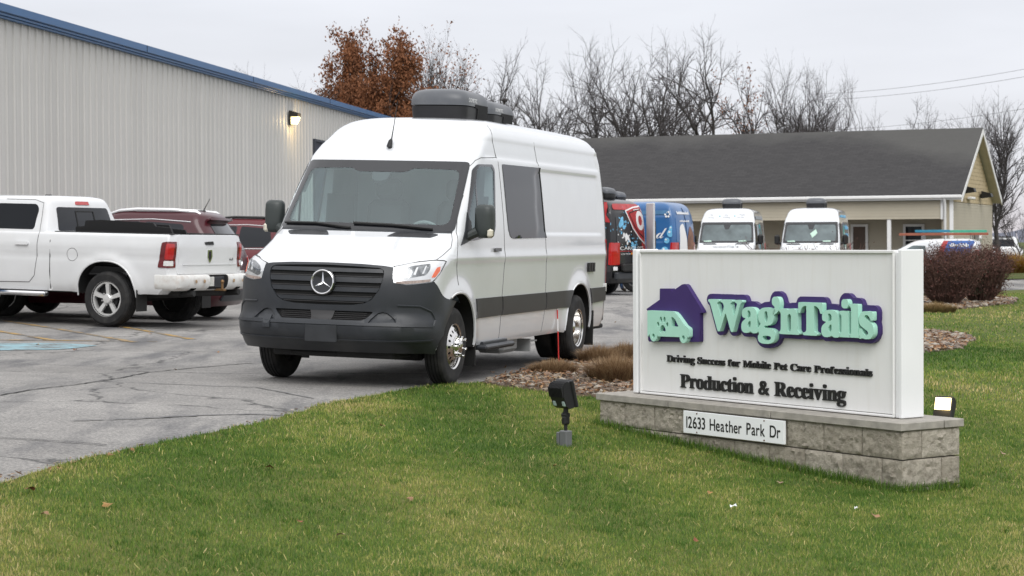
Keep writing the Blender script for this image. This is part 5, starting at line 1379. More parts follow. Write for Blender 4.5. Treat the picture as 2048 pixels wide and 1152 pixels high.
# ---------------------------------------------------------------- far vans
def build_far_van(M, label, paint, group=None, deco=None, ac=(-2.68, -3.80), glassmat=None, signal=True):
    root = empty('cargo_van', M=M, label=label, cat='van', group=group)
    bd = Body(VAN); B = VAN
    zs = np.r_[.36, .45, .55, .65, .8, .95, 1.08, 1.14, np.arange(1.16, 1.56, .03), np.arange(1.6, 2.4, .1), 2.25, 2.275, 2.45, 2.5, 2.56, 2.6, 2.63, 2.655, 2.675, 2.69]
    bd.shell(sorted(set(np.round(zs, 3))), 12, 50, 6).build('body', [paint], root, fix=True)
    WS = rounded([(.915, 1.492), (.862, 2.192), (-.862, 2.192), (-.915, 1.492)], .045)
    IN = rounded([(.855, 1.555), (.800, 2.105), (-.800, 2.105), (-.855, 1.555)], .08)
    b = MB(); bd.skin(b, [WS], .003, .01, .12, kind='front'); ws = b.build('windscreen', M_WSFAR, root)
    b = MB(); bd.skin(b, [WS, IN], .008, .01, .1, kind='front'); b.build('windscreen_seal', M_FRIT, ws)
    b = MB(); bd.skin(b, [[(-.12, 2.10), (.12, 2.10), (.06, 1.95), (-.06, 1.95)]], .008, .01, .1, kind='front'); b.build('mirror_housing', M_FRIT, ws)
    for y in (-.62, .55): b = MB(); bd.skin(b, [[(y - .13, 1.53), (y + .13, 1.53), (y + .10, 1.575), (y - .15, 1.56)]], .009, .01, .1, kind='front'); b.build('paper', M_PAPER, ws)
    half = [(0, .362), (float(B.side_u(.575, .362)), .362), (float(B.side_u(.40, .66)), .66), (float(B.side_u(.19, .834)), .834), (1.45, .927), (1.262, 1.024), (.79, .991), (.60, 1.05), (.587, 1.135), (0, 1.1645)]
    b = MB(); bd.skin(b, [half[1:-1] + [(0, 1.1645)] + [(-a, z) for a, z in half[-2:0:-1]]], .02, .03, .12); b.build('front_bumper', M_PLAST, root)
    for s in (1, -1):
        for L in ([(-.10, 1.405), (-.60, 2.12), (-.70, 2.175), (-1.16, 2.19), (-1.225, 2.14), (-1.11, 1.50), (-.5, 1.415)],):
            b = MB(); bd.skin(b, [rounded(L, .03)], .005, .01, .12, s, kind='side'); b.build('door_window', M_TINT, root)
        f = (lambda L: L) if s > 0 else mirror_loop
        b = MB(); bd.skin(b, [f([(.587, 1.153), (.892, 1.199), (1.428, 1.21), (1.43, 1.115), (1.209, 1.022), (.79, .997), (.587, 1.012)])], .01, .02, .08); b.build('headlight', M_LAMPW, root)
        V_ = [(.30, 1.434), (.74, 1.431), (.80, 1.462), (.74, 1.474), (.36, 1.476)]
        b = MB(); bd.skin(b, [V_ if s > 0 else mirror_loop(V_)], .006, .012, .1, kind='front'); b.build('bonnet_vent', M_PLAST, root)
        b = MB(); b.box((-.33, s * 1.125, 1.605), (.12, .19, .33), .05); b.tube([(-.30, s * 1.06, 1.50), (-.25, s * .93, 1.44)], .045, 6); b.build('door_mirror', M_BLACK, root)
        b = MB(); bd.skin(b, [[(-.515, .636), (-3.83, .64), (-3.9, .74), (-4.0, .836), (-.515, .833)]], .014, .02, .3, s, kind='side'); b.build('side_moulding', M_PLAST2, root)
        b = MB(); bd.skin(b, [[(-4.85, .655), (-5.56, .672), (-5.56, .838), (-4.8, .836)]], .014, .02, .3, s, kind='side'); b.build('side_moulding', M_PLAST2, root)
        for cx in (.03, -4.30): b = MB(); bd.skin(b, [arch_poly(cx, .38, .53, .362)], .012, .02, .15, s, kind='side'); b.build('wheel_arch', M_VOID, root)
        b = MB(); bd.skin(b, [rounded([(-.06, .86), (.95, .86), (.95, 1.47), (-.03, 1.47)], .03)], .014, .02, .08, s, kind='tail'); b.build('tail_lamp', M_REDL, root)
        for x in (0, -4.32):
            e = empty('wheel'); e.parent = root; e.location = (x, 0, 0)
            tyre('tyre', e, .383, .22, .2, 0, (0, s * .90, .383), grooves=False, n=24)
            b = MB(); b.lathe([(.205, s * 1.005), (.17, s * .99), (.08, s * .98), (0, s * .985)], 20, M=Matrix.Translation((0, 0, .383))); b.build('rim', M_STEEL, e, fix=True)
        L = rounded([(s * .06, 1.48), (s * .80, 1.48), (s * .76, 2.2), (s * .06, 2.2)], .06)
        b = MB(); bd.skin(b, [L if s > 0 else L[::-1]], .010, .02, .15, kind='rear'); b.build('rear_door_panel', paint, root)
    b = MB(); bd.seam(b, [(0, .62), (0, 2.5)], .01, kind='rear', off=.004); b.build('door_seam', M_GAP, root)
    b = MB(); b.box((-5.66, 0, .55), (.14, 1.95, .22), .04); b.build('rear_bumper', M_PLAST, root)
    b = MB(); b.box((-2.2, 0, .40), (6.0, 1.5, .16), .03); b.build('underbody', M_UNDER, root)
    b = MB(); b.tube([(.02, 0, 1.0), (.025, 0, 1.0)], .001, 3); 
    b = MB(); b.lathe([(.11, 1.03), (.12, 1.035), (.115, 1.045), (.10, 1.04)], 20, M=Matrix.Translation((0, 0, 1.0)), axis='X'); b.build('badge_ring', M_CHROME, root)
    for k, x in enumerate(ac):
        a = air_conditioner(root, x, 2.685)
        if k: a.scale = (1, .8, .97)
    if deco: deco(root, bd)
    return root
M_WSFAR = mat('windscreen_far', (.10, .125, .13), .06, var=.35, vscale=2.2, spec=.6)
M_PAPER = mat('paper_green', (.45, .62, .52), .6, var=.05)
M_GREY_T = mat('grey_print', (.30, .32, .34), .5, var=0)
M_TEAL_T = mat('teal_print', (.05, .33, .38), .35, var=.2, vscale=5)
M_BROWN_T = mat('dog_brown_print', (.20, .085, .045), .45, var=.5, vscale=7)
M_NAVY_T = mat('navy_print', (.02, .05, .14), .35, var=.1)
M_LBLUE_T = mat('light_blue_print', (.16, .45, .68), .35, var=.25, vscale=6)
M_GREEN_T = mat('green_print', (.06, .30, .20), .4, var=.15)
M_WHITE_T = mat('white_print', (.78, .78, .78), .35, var=0)
M_RED_T = mat('red_print', (.38, .028, .03), .35, var=.2, vscale=4)
M_ORANGE_T = mat('orange_print', (.8, .25, .02), .4, var=0)
def circ(x, z, r, n=16, rz=None): return [(x + r * math.cos(t), z + (rz or r) * math.sin(t)) for t in np.linspace(0, 2 * np.pi, n, endpoint=False)]
def print_(bd, root, loop, m_, kind='side', side=1, off=.006, name='print', step=.15):
    b = MB(); bd.skin(b, loop if isinstance(loop[0], list) else [loop], off, .004, step, side, kind=kind); return b.build(name, m_, root)
def scrawl(bd, root, x, z, h, w, kind, m_, seed, side=1, off=.02):
    """lettering too small to read in the photograph: uneven strokes at its place and size"""
    r = random.Random(seed); t = 0; b = MB()
    while t < w:
        q = h * r.uniform(.35, .6); k = h * (1 if r.random() < .35 else .68)
        bd.skin(b, [rounded([(x - t, z), (x - t - q * .7, z), (x - t - q * .7 + h * .08, z + k), (x - t + h * .08, z + k)], h * .12, 3)], off, .004, None, side, kind=kind); t += q * (1 if r.random() > .12 else 1.6)
    o = b.build('illegible_lettering', m_, root); o['kind'] = 'stuff'; return o
def deco_groom(root, bd):
    wrap_text(bd, 'woofie\u2019s', .115, -.42, 1.325, 'front', M_GREY_T, root, gap=.10, width=.86, off=.008)
    for x, lines in ((-.66, ('Pet', 'Sitting')), (-.17, ('Dog', 'Walking')), (.33, ('Mobile', 'Pet Spa'))):
        for k, tx in enumerate(lines): wrap_text(bd, tx, .075, x + (.06 if k == 0 else 0), 2.42 - .085 * k, 'front', M_GREY_T, root, gap=.08, off=.008)
    for y in (-.27, .24): print_(bd, root, circ(y, 2.40, .022, 10), M_TEAL_T, 'front', off=.008)
    print_(bd, root, rounded([(-2.4, .9), (-3.9, .9), (-4.1, 1.6), (-3.5, 2.2), (-2.7, 2.1)], .3), M_TEAL_T)
    print_(bd, root, rounded([(-2.7, .9), (-3.6, .9), (-3.7, 1.5), (-3.3, 2.05), (-2.9, 1.9)], .2), M_BROWN_T, off=.010)
    print_(bd, root, [(-1.5, 2.30), (-5.2, 2.30), (-5.2, 2.42), (-1.5, 2.42)], M_GREY_T, off=.02)
    print_(bd, root, rounded([(-1.55, 1.0), (-2.3, 1.0), (-2.3, 2.1), (-1.55, 2.1)], .2), mat('pale_print', (.42, .47, .52), .4, var=.4, vscale=3))
def deco_oval(root, bd):
    print_(bd, root, circ(-2.55, 1.55, .62, 24, .66), M_NAVY_T)
    print_(bd, root, circ(-2.55, 1.55, .52, 24, .56), M_GREEN_T, off=.010)
    print_(bd, root, rounded([(-2.35, 1.05), (-2.8, 1.05), (-2.75, 1.5), (-2.55, 1.9), (-2.4, 1.5)], .1), M_WHITE_T, off=.014)
    scrawl(bd, root, -3.35, 1.95, .16, 1.7, 'side', M_LBLUE_T, 2); scrawl(bd, root, -3.5, 1.70, .12, 1.3, 'side', M_LBLUE_T, 6)
    print_(bd, root, rounded([(-3.6, 1.0), (-4.4, .95), (-4.6, 1.4), (-4.1, 1.7), (-3.7, 1.5)], .2), M_BROWN_T)
    scrawl(bd, root, -1.7, 2.36, .09, 2.8, 'side', M_LBLUE_T, 3, off=.02)
    b = MB(); bd.skin(b, [[(-.02, 1.80), (.16, 1.95), (.22, 1.82), (.05, 1.66)]], .009, .01, .1, kind='front'); b.build('paper', M_PAPER, root)
def splat(bd, root, cx, cz, n, rad, m_, kind, seed, side=1, off=.013, sx=1.):
    r = random.Random(seed); b = MB()
    for k in range(n):
        d = abs(r.gauss(0, rad)); a = r.uniform(0, 6.28); q = r.uniform(.012, .05) * (1.6 if d < rad * .6 else .7)
        x, z = cx + sx * d * math.cos(a), cz + d * math.sin(a) * .8
        if kind == 'rear' and abs(x) > .78: continue
        bd.skin(b, [circ(x, z, q, 7, q * r.uniform(.6, 1.4))], off, .003, None, side, kind=kind)
    o = b.build('paint_splash', m_, root); o['kind'] = 'stuff'; return o
def deco_carguys(root, bd):
    for s in (1,):
        print_(bd, root, [(-3.0, 2.3), (-5.52, 2.02), (-5.42, 2.58), (-3.0, 2.60)], M_RED_T, off=.02, side=s)
        splat(bd, root, -5.1, 1.85, 24, .35, M_LBLUE_T, 'side', 3, s, off=.02)
    print_(bd, root, rounded([(-.80, 2.36), (.80, 2.38), (.72, 2.54), (-.72, 2.54)], .08), M_RED_T, 'rear', off=.014)
    splat(bd, root, .45, 2.0, 34, .28, M_LBLUE_T, 'rear', 5)
    splat(bd, root, -.1, 1.40, 40, .26, M_LBLUE_T, 'rear', 8)
    splat(bd, root, .3, 1.6, 20, .4, M_WHITE_T, 'rear', 9)
    S1 = [(.22, 2.36), (-.30, 2.46), (-.84, 2.50), (-.84, 1.40), (-.45, 1.58), (-.10, 1.85), (.12, 2.15)]
    sc = lambda L, k: [(-.42 + (x + .42) * k, 2.1 + (z - 2.1) * k) for x, z in L]
    print_(bd, root, S1, M_WHITE_T, 'rear', off=.018)
    print_(bd, root, sc(S1, .91), M_RED_T, 'rear', off=.021); print_(bd, root, sc(S1, .74), M_BLACK, 'rear', off=.024); print_(bd, root, sc(S1, .66), M_RED_T, 'rear', off=.027)
    print_(bd, root, [circ(-.56, 2.08, .25, 20, .27), circ(-.56, 2.08, .13, 16, .14)], M_WHITE_T, 'rear', off=.031)
    wrap_text(bd, 'CARGUYS', .135, .64, 1.27, 'rear', M_WHITE_T, root, width=1.36, off=.016, slant=-.2)
    print_(bd, root, [(.66, 1.225), (-.30, 1.225), (-.30, 1.245), (.66, 1.245)], M_RED_T, 'rear', off=.014)
    wrap_text(bd, '5 Star Rated', .06, .60, 1.14, 'rear', M_WHITE_T, root, width=.52, off=.016)
    print_(bd, root, circ(.0, 1.165, .035, 10), M_ORANGE_T, 'rear', off=.014)
    # bumper with number plate; right rear door swung open
    b = MB(); b.box((-5.72, -.05, .78), (.14, 1.5, .22), .04); b.build('tailgate_bar', M_BLACK, root)
    b = MB(); b.box((-5.80, -.35, .80), (.02, .32, .17), .004); pl = b.build('licence_plate', M_WHITE_T, root)
    gl = layout('TK494', .10, .9, .06, conv=lambda c: c); tb = MB()
    for c, P in gl:
        for T in P: tb.add([(-5.812, -.22 - x * .75, .765 + y) for x, y in T], [(0, 1, 2)])
    tb.build('lettering', M_BLACK, pl, smooth=False)['kind'] = 'stuff'
    b = MB(); b.box((-5.66, .97, .76), (.03, .20, .10), .004); b.build('side_label', M_WHITE_T, root)
    h = Matrix.Translation((-5.60, -.97, 0)) @ Matrix.Rotation(R_(133), 4, 'Z')
    b = MB(); b.box((.40, 0, 1.60), (.78, .06, 1.95), .02, M=h); dr = b.build('open_rear_door', mat('door_inside', (.55, .56, .57), .5, var=.06), root)
    b = MB(); b.box((.62, .05, 1.72), (.22, .05, .7), .02, M=h); b.box((.60, .06, 1.25), (.12, .06, .35), .03, M=h); b.build('hanging_cloth', M_BLACK, dr)
def deco_blue(root, bd):
    wrap_text(bd, 'ed', .50, -4.82, 1.60, 'side', M_WHITE_T, root, width=.50, off=.02, slant=.12, conv=lambda c: {'e': '\U0001D4EE', 'd': '\U0001D4ED'}[c])
    print_(bd, root, [(-3.0, 2.30), (-5.45, 2.30), (-5.40, 2.42), (-3.0, 2.42)], mat('blue_light', (.06, .17, .32), .3, var=.1), off=.022)
    for k in range(6):
        a = k * math.pi / 3; print_(bd, root, circ(-5.36 + .075 * math.cos(a), 2.30 + .075 * math.sin(a), .032, 8), M_WHITE_T, off=.026, name='snowflake')
    for x, z, r in ((-5.47, 1.74, .11), (-5.50, 1.88, .085), (-5.36, 1.53, .085), (-4.95, 1.16, .17), (-5.30, 1.24, .11), (-4.85, 1.30, .12), (-4.3, 1.0, .2)):
        print_(bd, root, circ(x, z, r, 18), M_LBLUE_T, off=.02, name='bubble')
        print_(bd, root, circ(x + r * .3, z + r * .35, r * .3, 10), M_WHITE_T, off=.024, name='bubble_glint')
    print_(bd, root, rounded([(.62, .95), (-.1, .95), (.0, 1.6), (.25, 2.05), (.55, 1.95)], .12), M_WHITE_T, 'rear', off=.018)
    print_(bd, root, rounded([(-.1, .95), (-.72, .95), (-.66, 1.7), (-.35, 1.98), (-.05, 1.6)], .12), M_BROWN_T, 'rear', off=.022)
    scrawl(bd, root, .60, 2.30, .085, 1.0, 'rear', M_WHITE_T, 4); scrawl(bd, root, .5, 2.08, .05, .8, 'rear', M_WHITE_T, 5)
    for s in (1,): print_(bd, root, [(s * .0, .86), (s * .0, .86), (.0, .9)], M_WHITE_T, 'rear', off=.02) if False else None
def far(px, d, yaw, z):
    X = (px - 1024) / F_PX * d; return pose(R_(yaw), 0, 0, (X, d, z))
M_BLACKP = mat('black_wrap', (.012, .012, .014), .3, var=.2, coat=.5)
M_BLUEP = mat('blue_wrap', (.024, .115, .30), .3, var=.18, vscale=1.2, coat=.5)
GV = 'white grooming vans parked before the tan building'
build_far_van(far(1453, 67.3, -100.6, -.25), 'white van with small grey lettering above its windscreen, left of the two facing vans', M_PAINT, GV, deco_groom)
build_far_van(far(1621, 66.2, -103, -.27), 'white van with an oval dog emblem on its side and a paper behind its windscreen', M_PAINT, GV, deco_oval)
build_far_van(pose(R_(148), 0, 0, (-1.45, 58.3, -.18)), 'black and red wrapped van with a shield emblem and an open rear door', M_BLACKP, None, deco_carguys, ac=(-2.2, -4.6))
build_far_van(pose(R_(156), 0, 0, (.07, 61.7, -.19)), 'blue wrapped van with light blue bubbles and a dog picture on its back', M_BLUEP, None, deco_blue, ac=(-2.0, -3.2))

# ---- small service van with ladders, far pickup
def build_small_van():
    B = SliceBody(zf=[.22, .4, .7, .9, .98, 1.05, 1.12, 1.4, 1.65, 1.75, 1.80], xf=[3.45, 3.6, 3.6, 3.5, 3.3, 2.95, 2.7, 2.15, 1.65, 1.4, .8], zr=[.22, .4, 1.0, 1.7, 1.80], xr=[-.75, -.85, -.85, -.78, -.5],
        zw=[.22, .4, .8, 1.0, 1.4, 1.65, 1.75, 1.80], w=[.85, .90, .915, .90, .84, .78, .72, .55], zd=[.2, 1.8], df=[.5, .4], nf=2.6, dr=.12)
    bd = Body(B); M = pose(R_(163), 0, 0, (16.0, 71.5, -.46))
    root = empty('service_van', M=M, label='small white and blue service van with ladders on its roof by the tan building', cat='van')
    bd.shell(np.r_[.22, .3, .45, .6, .8, .92, 1.0, 1.06, 1.12, 1.25, 1.4, 1.55, 1.65, 1.71, 1.75, 1.78, 1.80], 8, 30, 6).build('body', [M_PAINT], root, fix=True)
    for s in (1, -1):
        b = MB(); bd.skin(b, [rounded([(1.0, 1.08), (1.05, 1.55), (1.5, 1.56), (2.2, 1.12)], .05)], .004, .01, .1, s, kind='side'); b.build('door_window', M_WSFAR, root)
        print_(bd, root, [(.0, .35), (-.72, .35), (-.70, 1.72), (.25, 1.72), (.45, 1.2)], M_BLUE2, side=s, name='blue_panel')
        print_(bd, root, [(.35, .4), (.12, .4), (.42, 1.2), (.25, 1.72), (.42, 1.72), (.62, 1.2)], M_RED_T, side=s, off=.009, name='red_stripe')
        scrawl(bd, root, .95, 1.48, .14, .40, 'side', M_GREY_T, 7, s, .008); scrawl(bd, root, .20, 1.50, .13, .62, 'side', M_WHITE_T, 8, s, .012)
        b = MB(); bd.skin(b, [rounded([(-.05, .9), (.9, .9), (.9, 1.4), (-.05, 1.4)], .03)], .012, .02, .1, s, kind='tail'); b.build('tail_lamp', M_REDL, root)
        for x in (0, 2.75): spoke_wheel(root, x, s * .90, .32, .21, .2, 6)
    b = MB(); bd.skin(b, [rounded([(-.68, 1.08), (.68, 1.08), (.6, 1.6), (-.6, 1.6)], .06)], .006, .01, .1, kind='rear'); b.build('rear_window', M_TINT, root)
    b = MB(); bd.skin(b, [rounded([(-.7, 1.10), (.7, 1.10), (.58, 1.6), (-.58, 1.6)], .06)], .006, .01, .1, kind='front'); b.build('windscreen', M_WSFAR, root)
    b = MB()
    for x in (-.5, .4, 1.2): b.tube([(x, -.62, 1.74), (x, -.62, 1.92), (x, .62, 1.92), (x, .62, 1.74)], .02, 6)
    b.build('roof_rack', M_GREYM, root)
    for y, z, m_, L, lab in ((.45, 1.96, mat('ladder_orange', (.30, .10, .06), .5, var=.2), 3.1, 'orange fibreglass ladder lying on the service van roof rack, lowest of its ladders'), (.30, 2.07, mat('ladder_blue', (.03, .22, .34), .45, var=.15), 1.2, 'blue tarp-wrapped ladder end on the service van roof rack'), (-.35, 2.06, mat('ladder_green', (.06, .36, .24), .45, var=.15), 1.3, 'green ladder on the service van roof rack')):
        lr = empty('ladder', M=M @ Matrix.Translation((.45 if L > 3 else (.85 if y > 0 else -.35), y, z)), label=lab, cat='ladder')
        for sy in (-.18, .18): b = MB(); b.box((0, sy, 0), (L, .035, .09), .005); b.build('rail', m_, lr)
        for k in range(int(L / .3)): b = MB(); b.tube([(-L / 2 + .15 + .3 * k, -.17, 0), (-L / 2 + .15 + .3 * k, .17, 0)], .016, 6); b.build('rung', m_, lr)
M_BLUE2 = mat('service_blue', (.018, .10, .36), .3, var=.1, coat=.5); M_GREYM = mat('grey_metal', (.25, .25, .25), .45, metal=.4)
build_small_van()
def build_far_pickup():
    B = SliceBody(zf=[.5, .7, 1.05, 1.15, 1.2, 1.5, 1.8, 1.88, 1.9], xf=[4.4, 4.5, 4.4, 3.2, 2.9, 2.4, 1.9, 1.6, 1.2], zr=[.5, .9, 1.15, 1.2, 1.8, 1.9], xr=[-1.1, -1.15, -1.15, .9, 1.0, 1.1], zw=[.5, .7, 1.1, 1.2, 1.75, 1.85, 1.9], w=[.93, .98, .98, .92, .76, .68, .5], zd=[.5, 1.9], df=[.4, .35], nf=2.8, dr=.08)
    M = pose(R_(80), 0, 0, (29.2, 118, -.47)); root = empty('pickup_truck', M=M, label='white pickup far off beyond the orange pampas grass', cat='truck')
    bd = Body(B); bd.shell(np.r_[.5, .6, .8, 1.0, 1.1, 1.15, 1.2, 1.3, 1.5, 1.7, 1.8, 1.85, 1.88, 1.9], 6, 20, 5).build('body', [M_WTRUCK], root, fix=True)
    b = MB(); bd.skin(b, [rounded([(-.68, 1.28), (.68, 1.28), (.6, 1.72), (-.6, 1.72)], .05)], .01, .02, .1, kind='rear'); b.build('rear_window', M_TINT, root)
    for s in (1, -1):
        b = MB(); bd.skin(b, [[(1.2, 1.28), (1.25, 1.72), (2.0, 1.72), (2.6, 1.28)]], .01, .02, .1, s, kind='side'); b.build('side_window', M_TINT, root)
        for x in (0, 3.6): spoke_wheel(root, x, s * .97, .40, .26, .25, 6)
build_far_pickup()

# ---------------------------------------------------------------- metal building on the left
M_PANEL = mat('wall_panel', (.53, .522, .505), .5, var=.035, vscale=.8, dirt=(.47, .46, .44), dscale=.5, damt=.3)
M_BLUEF = mat('blue_trim', (.012, .095, .25), .35, var=.06)
def build_metal_building():
    W0 = Vector((-10.49, 40.8, 0)); ang = math.atan2(.989, .146)
    M = Matrix.Translation(W0) @ Matrix.Rotation(ang, 4, 'Z')      # x runs along the wall away from the camera; -y faces the lot
    root = empty('metal_building', M=M, label='long grey ribbed metal building with blue eave trim on the left', cat='building')
    x0, x1, top, pit = -24.0, 52.0, 6.02, .4064
    b = MB(); b.box(((x0 + x1) / 2, 10.1, 2.9), (x1 - x0, 20, 6.2), 0); b.build('core_wall', mat('core_grey', (.3, .3, .3), .8), root)
    D0, D1, DZ = 26.4, 30.1, 4.75                                   # overhead door
    def panel_mesh(z0, z1):
        b = MB(); prof = [(0, .02), (0, -.006), (.012, -.045), (.042, -.045), (.056, -.006), (.20, -.006), (.215, -.013), (.235, -.013), (.25, -.006), (pit - .002, -.006), (pit - .002, .02)]
        b.prism(prof, z0, z1); return b.mesh('wall_panel', M_PANEL, sharp=15, smooth=False)
    full, short = panel_mesh(-.6, top), panel_mesh(DZ, top)
    n = int((x1 - x0) / pit)
    for k in range(n):
        x = x0 + k * pit
        if x < -3.5: continue
        obj('wall_panel', short if D0 - pit * .5 < x < D1 else full, root, (x, 0, 0))
    b = MB(); prof = [(0, .02), (0, -.006), (pit * 50, -.006), (pit * 50, .02)]; b.box((( x0 - 3.5) / 2, .01, 2.7), (-3.5 - x0, .05, 6.6)); b.build('wall_panel', M_PANEL, root)
    xm, L = (x0 + x1) / 2, x1 - x0
    b = MB(); b.prism([(-.20, 6.26), (-.20, 6.10), (-.17, 6.085), (0, 6.085), (0, 6.26)], 0, L, M=Matrix.Translation((x0, 0, 0)) @ Matrix(((0, 0, 1, 0), (1, 0, 0, 0), (0, 1, 0, 0), (0, 0, 0, 1)))); b.build('gutter', M_BLUEF, root, smooth=False, fix=True)
    b = MB(); b.box((xm, -.075, 6.055), (L, .15, .05), .004); b.box((xm, -.055, 6.005), (L, .11, .045), .004); b.build('eave_trim', M_BLUEF, root)
    for k in range(8): b = MB(); b.box((x0 + 4 + k * 9.6, -.203, 6.18), (.02, .008, .16)); b.build('gutter_joint', M_GAP, root)
    b = MB(); b.prism([(-.15, 6.20), (10.1, 7.0), (20.3, 6.2), (20.3, 6.0), (-.15, 6.1)], 0, L - .02, M=Matrix.Translation((x0 + .01, 0, 0)) @ Matrix(((0, 0, 1, 0), (1, 0, 0, 0), (0, 1, 0, 0), (0, 0, 0, 1)))); b.build('roof', mat('roof_grey', (.4, .4, .4), .5), root, smooth=False, fix=True)
    dz = DZ
    b = MB(); b.box(((D0 + D1) / 2 + .1, -.002, dz / 2), (D1 - D0 - .3, .02, dz), 0); b.build('overhead_door', mat('door_navy', (.008, .012, .035), .4, var=.1), root)
    b = MB(); b.box((D0 - .05, -.03, dz / 2), (.12, .09, dz), .004); b.box((D1 + .05, -.03, dz / 2), (.12, .09, dz), .004); b.box(((D0 + D1) / 2, -.03, dz + .02), (D1 - D0 + .22, .10, .09), .004); b.build('door_frame', mat('frame_dark', (.03, .035, .05), .5), root)
    # wall lamp, lit
    lr = empty('wall_lamp', M=M @ Matrix.Translation((23.2, -.05, 5.33)), label='lit bronze wall lamp high on the ribbed metal wall', cat='lamp')
    b = MB(); V = prism_y([(-.18, -.23), (-.18, .22), (.18, .22), (.18, -.23)], -.06, .0); b.add(V.v, V.f)
    b.add([(-.19, -.05, .22), (.19, -.05, .22), (.19, -.30, .14), (-.19, -.30, .14), (-.19, -.05, .03), (.19, -.05, .03), (.19, -.29, .03), (-.19, -.29, .03)], [(0, 3, 2, 1), (4, 5, 6, 7), (0, 1, 5, 4), (1, 2, 6, 5), (2, 3, 7, 6), (3, 0, 4, 7)])
    b.build('housing', mat('bronze', (.02, .018, .016), .5, var=.1), lr, smooth=False, fix=True)
    b = MB(); b.add([(-.172, -.055, .02), (.172, -.055, .02), (.172, -.285, .02), (-.172, -.285, .02), (-.16, -.06, -.215), (.16, -.06, -.215), (.15, -.20, -.20), (-.15, -.20, -.20)], [(0, 1, 2, 3), (4, 7, 6, 5), (0, 4, 5, 1), (1, 5, 6, 2), (2, 6, 7, 3), (3, 7, 4, 0)])
    b.build('lens', mat('lamp_glow', (1, .9, .7), .4, var=0, emit=(1, .86, .36), estr=1.7), lr, smooth=False, fix=True)
    pl = bpy.data.lights.new('lamp_light', 'POINT'); pl.energy = 26; pl.color = (1, .72, .35); pl.shadow_soft_size = .12
    po = bpy.data.objects.new('lamp_light', pl); COL.objects.link(po); po.parent = lr; po.location = (0, -.42, -.12)
t_ = M_PANEL.node_tree; b_ = t_.nodes['Principled BSDF']; oi_ = t_.nodes.new('ShaderNodeObjectInfo'); src_ = b_.inputs['Base Color'].links[0].from_socket
t_.links.new(mix_node(t_, 1., src_, rng_node(t_, oi_.outputs['Random'], 0, 1, .955, 1.03), 'MULTIPLY'), b_.inputs['Base Color'])
build_metal_building()

# ---------------------------------------------------------------- tan building with the long roof
M_SIDING = mat('tan_siding', (.43, .39, .305), .65, var=.05, vscale=.7)
M_TRIMW = mat('trim_white', (.74, .74, .73), .45, var=.04)
def roof_material():
    M = bpy.data.materials.new('shingles'); M.use_nodes = True; t = M.node_tree; b = t.nodes['Principled BSDF']
    co = t.nodes.new('ShaderNodeTexCoord').outputs['Object']
    br = t.nodes.new('ShaderNodeTexBrick'); br.inputs['Scale'].default_value = 1; br.inputs['Brick Width'].default_value = .32; br.inputs['Row Height'].default_value = .14; br.inputs['Mortar Size'].default_value = .008
    br.inputs['Color1'].default_value = (.026, .025, .026, 1); br.inputs['Color2'].default_value = (.038, .036, .037, 1); br.inputs['Mortar'].default_value = (.016, .0155, .016, 1)
    t.links.new(co, br.inputs['Vector'])
    fine = noise_node(t, 6, 5, .7, co).outputs[0]
    c = mix_node(t, rng_node(t, fine, .3, .7, .3, 0), br.outputs[0], (.05, .048, .049))
    # pale weathering below the ridge and at the gable end
    sp = t.nodes.new('ShaderNodeSeparateXYZ'); t.links.new(co, sp.inputs[0])
    n = noise_node(t, .55, 5, .6, co).outputs[0]
    h = t.nodes.new('ShaderNodeMath'); h.operation = 'ADD'; t.links.new(sp.outputs[1], h.inputs[0])
    xx = rng_node(t, sp.outputs[0], 1.0, 5.5, 2.4, 0.); t.links.new(xx, h.inputs[1])
    h2 = t.nodes.new('ShaderNodeMath'); h2.operation = 'MULTIPLY_ADD'; h2.inputs[1].default_value = 2.4; t.links.new(n, h2.inputs[0]); t.links.new(h.outputs[0], h2.inputs[2])
    c = mix_node(t, rng_node(t, h2.outputs[0], 5.7, 7.2, 0, .6), c, (.085, .084, .078))
    t.links.new(c, b.inputs['Base Color']); b.inputs['Roughness'].default_value = .9
    return M
def siding(name, w, z0, z1, parent, M, course=.115, mat_=None, poly=None):
    """lap siding as real tilted boards; one joined part (boards are a few pixels tall at this distance)"""
    b = MB(); z = z0
    while z < z1 - .001:
        zt = min(z + course, z1)
        xs = poly(z, zt) if poly else (0, w)
        if xs and xs[1] > xs[0] + .02:
            q = [(.0, zt), (-.004, zt), (-.014, z), (.0, z)]
            V = [(xs[0], y, h) for y, h in q] + [(xs[1], y, h) for y, h in q]
            b.add(V, [(0, 1, 2, 3), (7, 6, 5, 4), (0, 4, 5, 1), (1, 5, 6, 2), (2, 6, 7, 3)], 0, M)
        z += course
    o = b.build(name, mat_ or M_SIDING, parent, smooth=False); o['kind'] = 'stuff'; return o
